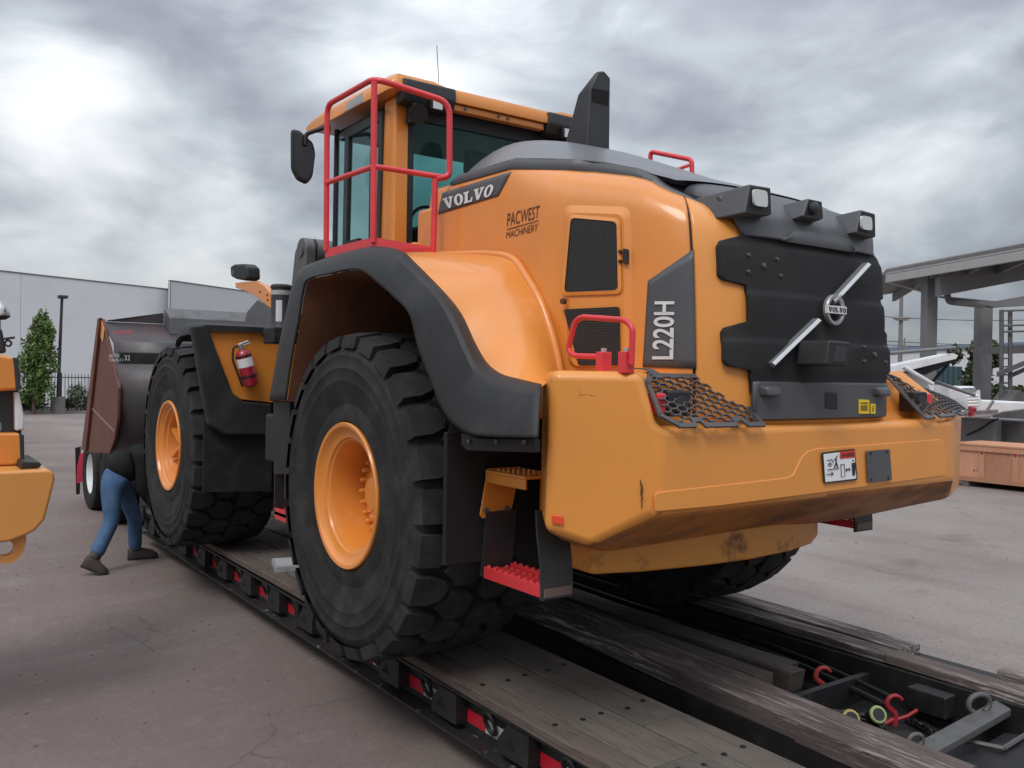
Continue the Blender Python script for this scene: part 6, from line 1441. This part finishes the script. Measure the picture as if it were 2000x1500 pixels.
# trees and shrubs from leaf-sized faces
def leaf_cloud(blobs, n, size, seed):
    rnd = random.Random(seed); b = MB(); tot = sum(w for *_, w in blobs)
    for (c, rx, ry, rz, w) in blobs:
        for _ in range(int(n*w/tot)):
            while True:
                d = Vector((rnd.uniform(-1, 1), rnd.uniform(-1, 1), rnd.uniform(-1, 1)))
                if .25 < d.length < 1: break
            d *= rnd.uniform(.75, 1.12); p = Vector(c) + Vector((d.x*rx, d.y*ry, d.z*rz)); s_ = size*rnd.uniform(.6, 1.4)
            u = Vector((rnd.gauss(0, 1), rnd.gauss(0, 1), rnd.gauss(0, 1))).normalized(); v = u.cross(Vector((rnd.gauss(0, 1), rnd.gauss(0, 1), rnd.gauss(0, 1)))).normalized()
            b.add([p - u*s_, p + v*s_*.55, p + u*s_, p - v*s_*.55], [(0, 1, 2, 3)])
    return b
def tree(name, base, blobs, n, size, mt, label, cat, seed, limbs=(), trunk=.12, hgt=2.0):
    T = empty(name, base, label, cat); base = Vector(base)
    b = MB(); b.tube([base, base + Vector((.03, .02, hgt*.5)), base + Vector((0, 0, hgt))], trunk, 8, taper=lambda t: 1-.7*t)
    for l_ in limbs: b.tube([base + Vector(l_[0]), base + Vector(l_[1])], trunk*.4, 6, taper=lambda t: 1-.7*t)
    b.build('trunk', M['bark'], T, smooth=60)
    o = leaf_cloud([(base + Vector(c), rx, ry, rz, w) for c, rx, ry, rz, w in blobs], n, size, seed).build('crown', M[mt], T); return T
tb = P(66, 800, x=38.5); tb.z = 0
ttop = P(84, 612, x=38.5).z
bl = []; rnd = random.Random(3)
for i in range(64):
    t = i/63; z = .7 + (ttop-1.0)*t; w = (1.0*math.sin(min(1, t*1.9+.25)*math.pi*.5)*(1-t)**.62 + .12)*.78
    for s_ in range(2):
        a = rnd.uniform(0, 2*math.pi); q = rnd.uniform(.10, 1.25)*w; bl.append(((q*math.cos(a), q*math.sin(a) - .30*t, z + rnd.uniform(-.15, .25)), .22, .22, .42, .5+w))
tree('hornbeam_tree', tb, bl, 7000, .075, 'leaf', 'slender upright green hornbeam tree beside the street lamp', 'tree', 5, [((0, 0, 1), (.4, -.3, 2.6)), ((0, 0, 1.2), (-.4, .3, 2.8)), ((0, 0, 1.5), (.2, -.5, 3.6)), ((0, 0, 1.6), (-.1, .1, 4.2))], .09, 4.2)
for i, (px, w, h_, mt, lab) in enumerate(((20, 1.0, 1.0, 'leaf2', 'dark low shrub at the foot of the hornbeam, on the loader side'), (62, .9, .95, 'leaf2', 'dark low shrub right at the foot of the hornbeam tree'), (135, .45, .6, 'leaf2', 'low dark shrub beside the concrete lamp pier'), (150, .75, 1.25, 'leaf4', 'pale flowering shrub against the black fence behind the bucket'), (182, .8, .9, 'leaf2', 'dark shrub against the fence, half hidden by the bucket'))):
    q = P(px, 806, x=39.3); q.z = 0.08
    tree('shrub', q, [((rnd.uniform(-.3, .3)*w, rnd.uniform(-.5, .5)*w, h_*rnd.uniform(.3, .8)), .35*w, .4*w, .32*h_, 1) for _ in range(9)], 1400, .06, mt, lab, 'shrub', 20+i, (), .03, h_*.6)
# ================================================================== second orange machine at the left
def DL(px, py, x): return P(px, py, x=x)
SM = empty('parked_loader', (1.9, 3.7, 0), 'back end of an orange machine with a tow eye, parked beside the trailer', 'loader')
xf = 1.05
yR = DL(106, 920, xf).y; ztop = DL(60, 922, xf).z; zbot = DL(40, 1062, xf).z
prof = [(DL(px, py, xf).y, DL(px, py, xf).z) for px, py in ((95, 917), (106, 924), (108, 938), (88, 1015), (70, 1036), (52, 1046), (20, 1058), (-30, 1066))]
ring = [Vector((xf, y, z)) for y, z in prof] + [Vector((xf, 5.3, prof[-1][1])), Vector((xf, 5.3, ztop))]
b = MB(); b.prism(ring, (1.1, 0, 0)); b.build('rear_weight', M['yellow2'], SM, bevel=.035, seg=4)
te = [(DL(px, py, xf+.06).y, DL(px, py, xf+.06).z) for px, py in ((-30, 1045), (52, 1040), (51, 1060), (44, 1082), (28, 1098), (8, 1102), (-12, 1096), (-30, 1082))]
cen = (DL(10, 1071, xf+.06).y, DL(10, 1071, xf+.06).z); n = 28
def ray_hit(a):
    d = (math.cos(a), math.sin(a)); best = None
    for i in range(len(te)):
        (x1, y1), (x2, y2) = te[i], te[(i+1) % len(te)]; ex_, ey_ = x2-x1, y2-y1; det = d[0]*(-ey_) + ex_*d[1]
        if abs(det) < 1e-9: continue
        t = ((x1-cen[0])*(-ey_) + ex_*(y1-cen[1]))/det; s_ = (d[0]*(y1-cen[1]) - d[1]*(x1-cen[0]))/det
        if t > 0 and -1e-6 <= s_ <= 1+1e-6: best = t if best is None else max(best, t)
    return (cen[0] + d[0]*best, cen[1] + d[1]*best)
O = [ray_hit(2*math.pi*k/n) for k in range(n)]; I = [(cen[0] + .042*math.cos(2*math.pi*k/n), cen[1] + .042*math.sin(2*math.pi*k/n)) for k in range(n)]
b = MB(); X0_, X1_ = xf+.06, xf+.11
v = [(X0_, *p) for p in O] + [(X0_, *p) for p in I] + [(X1_, *p) for p in O] + [(X1_, *p) for p in I]
f = []
for i in range(n):
    j = (i+1) % n; f += [(i, j, n+j, n+i), (2*n+i, 3*n+i, 3*n+j, 2*n+j), (i, 2*n+i, 2*n+j, j), (n+i, n+j, 3*n+j, 3*n+i)]
b.add(v, f); b.build('tow_eye', M['yellow2'], SM)
def panel(name, pts, x, dx, mt, bev=.02):
    b = MB(); b.prism([DL(*p, x) for p in pts], (dx, 0, 0)); return b.build(name, M[mt], SM, bevel=bev, seg=3)
xb = 1.35
panel('lower_side_panel', [(-120, 846), (38, 846), (47, 860), (47, 908), (-120, 914)], xb, .9, 'orange', .015)
panel('panel_edge', [(38, 846), (47, 850), (48, 908), (40, 909)], xb-.004, .02, 'plastic', .003)
panel('recess', [(-120, 760), (34, 760), (44, 800), (42, 850), (-120, 850)], xb+.10, .8, 'plastic', .01)
panel('pale_lamp_cover', [(28, 765), (38, 768), (48, 815), (48, 840), (30, 842)], xb+.04, .3, 'whitep', .012)
panel('lamp_eye', [(-6, 822), (3, 826), (4, 840), (-4, 846)], xb+.09, .02, 'teal', .003)
panel('upper_side_panel', [(-120, 688), (-20, 688), (24, 697), (35, 712), (38, 762), (-120, 772)], xb, .9, 'orange', .02)
panel('panel_edge', [(26, 698), (36, 700), (41, 760), (31, 764)], xb-.004, .04, 'plastic', .004)
panel('hood_top', [(-120, 640), (4, 640), (14, 690), (-120, 690)], xb+.1, .8, 'plastic', .02)
c = DL(-8, 606, xb+.2); rr_ = abs(DL(19, 620, xb+.2).y - c.y)
b = MB(); b.lathe([(rr_*.9, -rr_*.55), (rr_*1.05, -rr_*.45), (rr_*1.05, -rr_*.35), (rr_*.95, 0), (rr_*.75, rr_*.5), (rr_*.4, rr_*.8), (.001, rr_*.9)], c, 'z', 28); b.build('dome_cap', M['chrome2'], SM, smooth=40)
b = MB(); b.lathe([(.001, -rr_*.75), (rr_*.7, -rr_*.75), (rr_*1.06, -rr_*.5), (rr_*1.0, -rr_*.45)], c, 'z', 28); b.cyl(c - Vector((0, 0, rr_*.7)), c - Vector((0, 0, rr_*2.6)), rr_*.35, 14); b.build('dome_collar', M['black'], SM, smooth=40)
b = MB(); q0, q1 = DL(6, 662, xb), DL(29, 659, xb); b.tube([q0, q1], .008, 6); b.tube([DL(16, 661, xb) + Vector((0, .0, -.028)) + .016*Vector((0, math.cos(a), math.sin(a))) for a in [2*math.pi*q/14 for q in range(14)]], .006, 6, closed=True); b.build('grab_hook', M['black'], SM)
panel('rubber_lip', [(44, 902), (78, 903), (81, 908), (78, 913), (40, 916)], xf+.08, .5, 'black', .004)
# ================================================================== right: crate, steel canopy, platform, machinery, pole
CZ_ = .80; cy_ = -13.55
xa, xb_ = 4.65, 1.6
CR = empty('wooden_crate', (3.1, cy_-.6, 0), 'long pink plywood shipping crate on the yard behind the counterweight', 'crate')
b = MB(); b.box((xb_, cy_-1.2, .10), (xa, cy_-.03, CZ_-.02)); b.build('crate_body', M['cratewood'], CR)
nb = 5; wb = (xa-xb_)/nb
for i in range(nb):
    b = MB(); b.box((xb_+wb*i+.004, cy_-.03, .13), (xb_+wb*(i+1)-.004, cy_-.012, CZ_-.06)); b.build('crate_panel', M['cratewood'], CR)
for i in range(nb+1):
    x = xb_ + wb*i; b = MB(); b.box((x-.05, cy_-.012, .11), (x+.05, cy_+.012, CZ_-.05)); bt = b.build('batten', M['cratewood'], CR)
    b = MB(); b.cyl((x, cy_+.012, CZ_-.12), (x, cy_+.017, CZ_-.12), .035, 12); b.build('crate_stamp', M['darkred'], bt)
for z0, z1, e in ((.11, .20, .016), (CZ_-.10, CZ_, .020)):
    b = MB(); b.box((xb_, cy_-.012, z0), (xa, cy_+e, z1)); b.build('rail_board', M['cratewood'], CR)
b = MB(); b.box((xb_-.02, cy_-1.22, CZ_), (xa+.02, cy_+.03, CZ_+.03)); b.build('crate_lid', M['cratewood'], CR)
for x in (xb_+.3, (xa+xb_)/2, xa-.3):
    b = MB(); b.box((x-.06, cy_-1.2, 0), (x+.06, cy_, .11)); b.build('skid', M['rust2'], CR)
for k, (u, z) in enumerate(((.62, .42), (.22, .42))):
    x = xa - (xa-xb_)*u
    for i in range(5):
        b = MB(); b.box((x+.05*i, cy_-.0115, .30 + .012*(i % 2)), (x+.05*i+.028, cy_-.0105, .34)); b.build('stencil_mark', M['rust2'], CR)
# grey steel tank behind the crate
b = MB(); tk0, tk1 = P(1884, 818, y=-15.6), P(1942, 818, y=-15.6); b.box((P(1942, 860, y=-15.6).x, -17, .0), (P(1870, 860, y=-15.6).x, -15.6, P(1890, 818, y=-15.6).z)); TKK = b.build('steel_tank', M['tank'], bevel=.02); props(TKK, 'grey steel tank standing behind the pink crate', 'tank')
b = MB(); b.box((P(2100, 860, y=-15.9).x, -17, 0), (P(1944, 860, y=-15.9).x, -15.9, P(1890, 818, y=-15.6).z-.01)); o = b.build('dark_tank', M['armgrey'], bevel=.02); props(o, 'dark grey steel tank beside the pale grey one behind the crate', 'tank')
b = MB(); b.tube([P(1888, 850, y=-15.55), P(1915, 838, y=-15.55), P(1938, 822, y=-15.55), P(1950, 818, y=-15.55)], .02, 6, fillet=.3); o = b.build('hose', M['black'], smooth=60); props(o, 'black hose hanging over the front of the grey tank', 'hose')
# ---- canopy
def ex(name, pts, depth, back, mt, parent, **k):
    """outline at its distance from the camera, with real depth"""
    b = MB(); f_ = Vector((c_f.x, c_f.y, 0)).normalized()*back; b.prism([D(*p, depth) for p in pts], f_); return b.build(name, M[mt], parent, **k)
CPY = empty('steel_canopy', Vector((D(1825, 850, 26).x, D(1825, 850, 26).y, 0)), 'open grey steel canopy on tall square columns at the yard edge', 'canopy')
La, Lb = D(1731, 524, 27), D(2300, 416, 18.5); bk = Vector((.62, -.78, 0))*9
for k_, (dz, out) in enumerate(((0, 0), (-.20, .05))):
    b = MB(); h = .19 if k_ == 0 else .24
    a0, a1 = La + Vector((0, 0, dz)), Lb + Vector((0, 0, dz)); b.prism([a0, a1, a1 - Vector((0, 0, h)), a0 - Vector((0, 0, h))], bk.normalized()*(.25-out)); b.build('gutter' if k_ == 0 else 'fascia', M['canopypale'], CPY, bevel=.01)
b = MB(); a0, a1 = La - Vector((0, 0, .04)), Lb - Vector((0, 0, .04)); b.prism([a0, a1, a1 + bk, a0 + bk], (0, 0, -.10)); b.build('roof_sheet', M['steelgrey'], CPY)
for t in (.24, .42, .6):
    a0 = La.lerp(Lb, t) - Vector((0, 0, .15)); b = MB(); sd = (Lb-La).normalized()*.09; b.prism([a0-sd + bk*.05, a0+sd + bk*.05, a0+sd + bk, a0-sd + bk], (0, 0, -.30)); b.build('rafter', M['steelgrey'], CPY)
ex('front_beam', [(1836, 540), (2100, 482), (2100, 528), (1836, 578)], 25.2, .3, 'steelgrey', CPY)
ex('rear_beam', [(1838, 578), (1945, 588), (2100, 560), (2100, 590), (1945, 600)], 30, .4, 'steelgrey', CPY)
def column_(px0, px1, pt, depth, back):
    b = MB(); a = D(px0, pt, depth); c = D(px1, pt, depth); f_ = Vector((c_f.x, c_f.y, 0)).normalized()*back
    b.hexa([Vector((a.x, a.y, 0)), Vector((c.x, c.y, 0)), Vector((c.x, c.y, 0)) + f_, Vector((a.x, a.y, 0)) + f_, a, c, c + f_, a + f_]); return b.build('column', M['steelgrey'], CPY, bevel=.015)
column_(1812, 1833, 536, 26, .42); column_(1917, 1940, 590, 31, .5)
b = MB(); b.tube([D(1850, 575, 27), D(1853, 588, 27), D(1862, 590, 27), D(1918, 596, 29.5)], .10, 8, fillet=.2); b.build('drain_pipe', M['steelgrey'], CPY, smooth=60)
ex('eave_line', [(1733, 546), (1812, 568), (1812, 572), (1733, 550)], 29, .2, 'canopypale', CPY)
# ---- platform tower
PT = empty('access_platform', Vector((D(1970, 830, 21).x, D(1970, 830, 21).y, 0)), 'dark steel access platform with ladder and handrails below the canopy', 'platform')
def bar(p, q, w, d0, d1, mt='armgrey', name='post'):
    b = MB(); b.tube([D(*p, d0), D(*q, d1)], w, 6); b.build(name, M[mt], PT)
for px, t in ((1956, 605), (1973, 608), (2010, 600)): bar((px, t), (px, 822), .05, 21, 21)
for y in (607, 636, 648): bar((1955, y), (2030, y-2), .028, 21, 20.6, name='handrail')
ex('deck_beam', [(1953, 676), (2040, 674), (2040, 688), (1953, 690)], 21, 1.2, 'armgrey', PT)
ex('stair_string', [(1950, 726), (2040, 690), (2040, 698), (1950, 736)], 20.8, .08, 'armgrey', PT); ex('stair_string', [(1975, 730), (2040, 702), (2040, 709), (1975, 738)], 21.6, .08, 'armgrey', PT)
for i in range(8): bar((1956, 700+i*16), (1973, 700+i*16), .022, 21, 21, name='rung')
ex('hopper', [(1975, 782), (1992, 762), (2020, 780), (2020, 830), (1975, 828)], 20.5, .8, 'armgrey', PT)
# ---- white folded boom machine
BM = empty('white_boom_machine', Vector((D(1850, 850, 16).x, D(1850, 850, 16).y, 0)), 'white mobile machine with a folded boom between the canopy columns', 'machine')
ex('boom_plate', [(1740, 715), (1862, 690), (1872, 694), (1868, 701), (1790, 720), (1740, 732)], 16, .5, 'whitep', BM, bevel=.01)
ex('boom_underside', [(1778, 726), (1866, 701), (1860, 708), (1808, 732)], 16.2, .4, 'black', BM)
ex('boom_body', [(1738, 724), (1780, 722), (1812, 742), (1822, 775), (1738, 770)], 16.6, .8, 'whitep', BM, bevel=.02)
def bar2(p, q, w, d, mt, name):
    b = MB(); b.tube([D(*p, d), D(*q, d)], w, 7); b.build(name, M[mt], BM, smooth=60)
bar2((1738, 690), (1866, 679), .035, 16, 'steelgrey', 'top_pipe'); bar2((1764, 716), (1822, 750), .04, 16, 'whitep', 'strut'); bar2((1822, 745), (1852, 712), .03, 16.4, 'black', 'ram'); bar2((1852, 690), (1853, 682), .03, 16, 'black', 'knuckle'); bar2((1812, 740), (1904, 772), .035, 16.8, 'steelgrey', 'strut')
ex('side_board', [(1852, 752), (1890, 776), (1890, 800), (1852, 800)], 17, .6, 'whitep', BM)
ex('cabin', [(1862, 756), (1905, 754), (1910, 764), (1912, 792), (1866, 792)], 19, 1.2, 'whitep', BM, bevel=.05); ex('cabin_window', [(1880, 758), (1906, 757), (1907, 766), (1882, 767)], 18.97, .02, 'steelgrey', BM)
for i in range(4): bar2((1888, 774+i*6), (1910, 773+i*6), .03, 17.5, 'whitep', 'louvre')
ex('white_body', [(1806, 748), (1842, 756), (1886, 777), (1940, 783), (2010, 785), (2010, 800), (1960, 806), (1930, 815), (1880, 816), (1806, 800)], 18.2, 1.5, 'whitep', BM, bevel=.04); ex('body_shadow_gap', [(1884, 804), (1950, 800), (1950, 806), (1884, 811)], 18.17, .02, 'steelgrey', BM); bar2((1893, 798), (1898, 812), .06, 17, 'darkred', 'red_link'); bar2((1893, 798), (1905, 800), .05, 17, 'darkred', 'red_link')
bar2((1911, 762), (1913, 790), .03, 18, 'whitep', 'guard_tube'); bar2((1926, 804), (1940, 783), .03, 18, 'steelgrey', 'guard_tube')
# ---- distant right: long shed, teal container, tree, pole and wires
FB = empty('far_shed', Vector((D(1850, 740, 70).x, D(1850, 740, 70).y, 0)), 'long low pale shed with blue roof edge in the distance', 'building')
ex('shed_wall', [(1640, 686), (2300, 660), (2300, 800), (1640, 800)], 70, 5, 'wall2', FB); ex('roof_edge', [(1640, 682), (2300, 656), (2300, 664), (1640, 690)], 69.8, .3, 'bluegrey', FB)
TC = empty('teal_container', Vector((D(1850, 790, 45).x, D(1850, 790, 45).y, 0)), 'dark teal container beyond the canopy columns', 'container')
ex('container_body', [(1790, 712), (1880, 716), (1880, 790), (1790, 790)], 45, 2.5, 'tealdark', TC, bevel=.03)
for i in range(9): ex('corrugation', [(1794+i*10, 716), (1798+i*10, 716), (1798+i*10, 788), (1794+i*10, 788)], 44.93, .06, 'tealdark', TC)
def rtree(px, py, depth, hgt, w, n, seed, lab, mt='leaf3'):
    q = D(px, py, depth); q.z = 0; rn = random.Random(seed)
    tree('broad_tree', q, [((rn.uniform(-.6, .6)*w, rn.uniform(-.6, .6)*w, hgt*(.22 + .7*rn.random()**.8)), .38*w, .38*w, .13*hgt, 1) for _ in range(26)], n, .16, mt, lab, 'tree', seed, [((0, 0, hgt*.3), (w*.4, 0, hgt*.6)), ((0, 0, hgt*.35), (-w*.4, .2, hgt*.65))], .14, hgt*.8)
rtree(1903, 800, 42, 4.0, 1.1, 3600, 11, 'dark green tree between the two canopy columns'); rtree(1868, 800, 38, 1.7, .9, 1500, 12, 'low pale bush beside the teal container', 'leaf4'); rtree(1972, 800, 40, 2.0, 1.2, 1200, 13, 'low tree behind the access platform')
UP = empty('utility_pole', Vector((D(1760, 740, 55).x, D(1760, 740, 55).y, 0)), 'thin wooden utility pole with crossarms left of the canopy column', 'utility pole')
a = D(1761, 556, 55); g_ = Vector((a.x, a.y, 0)); b = MB(); b.cyl(g_, a, .16, 10, .11); b.build('pole', M['polewood'], UP, smooth=40)
for y, w in ((621, 17), (624, 12)):
    b = MB(); b.tube([D(1761-w, y, 54.8), D(1761+w, y, 54.8)], .07, 5); b.build('crossarm', M['polewood'], UP)
b = MB(); b.tube([D(1762, 690, 54.8), D(1766, 690, 54.7), D(1767, 660, 54.7)], .05, 5); b.build('conduit', M['polewood'], UP)
for i, (y0, y1) in enumerate(((617, 619), (664, 668), (672, 672))):
    b = MB(); p0, p1 = D(1700, y0, 55), D(2150, y1, 55); b.tube([p0.lerp(p1, t) - Vector((0, 0, .25*math.sin(math.pi*t))) for t in [k/14 for k in range(15)]], .022, 4); o = b.build('overhead_wire', M['pole']); props(o, ('overhead wire running at the crossarms of the utility pole', 'overhead wire strung below the crossarms of the utility pole', 'lowest overhead wire on the utility pole, just above the shed roof')[i], 'wire', 'overhead wires')
# ---- loose grit and small stones on the yard
rn = random.Random(21); b = MB()
for _ in range(900):
    if rn.random() < .6: x, y = rn.uniform(-2.5, 9), rn.uniform(1.3, 4.2)
    else: x, y = rn.uniform(-2, 8), rn.uniform(-9, -1.8)
    if (x+4.4)**2 + (y-3.5)**2 < 2.2: continue
    s_ = .004 + .010*rn.random()**4; n = 5; a0 = rn.uniform(0, 6)
    ring = [Vector((x + s_*rn.uniform(.7, 1.2)*math.cos(a0+2*math.pi*k/n), y + s_*rn.uniform(.7, 1.2)*math.sin(a0+2*math.pi*k/n), .0)) for k in range(n)]
    tp_ = Vector((x, y, s_*rn.uniform(.5, .9))); m_ = [Vector((p.x*.85+x*.15, p.y*.85+y*.15, s_*.45)) for p in ring]
    b.add(ring + m_ + [tp_], [(k, (k+1) % n, n+(k+1) % n, n+k) for k in range(n)] + [(n+k, n+(k+1) % n, 2*n) for k in range(n)])
o = b.build('gravel', mat('gravel_stone', (.16, .13, .115), .9, var=.5, vscale=2.0), origin=(0, 0, 0)); props(o, 'loose grit and small stones scattered over the yard', None, kind='stuff')
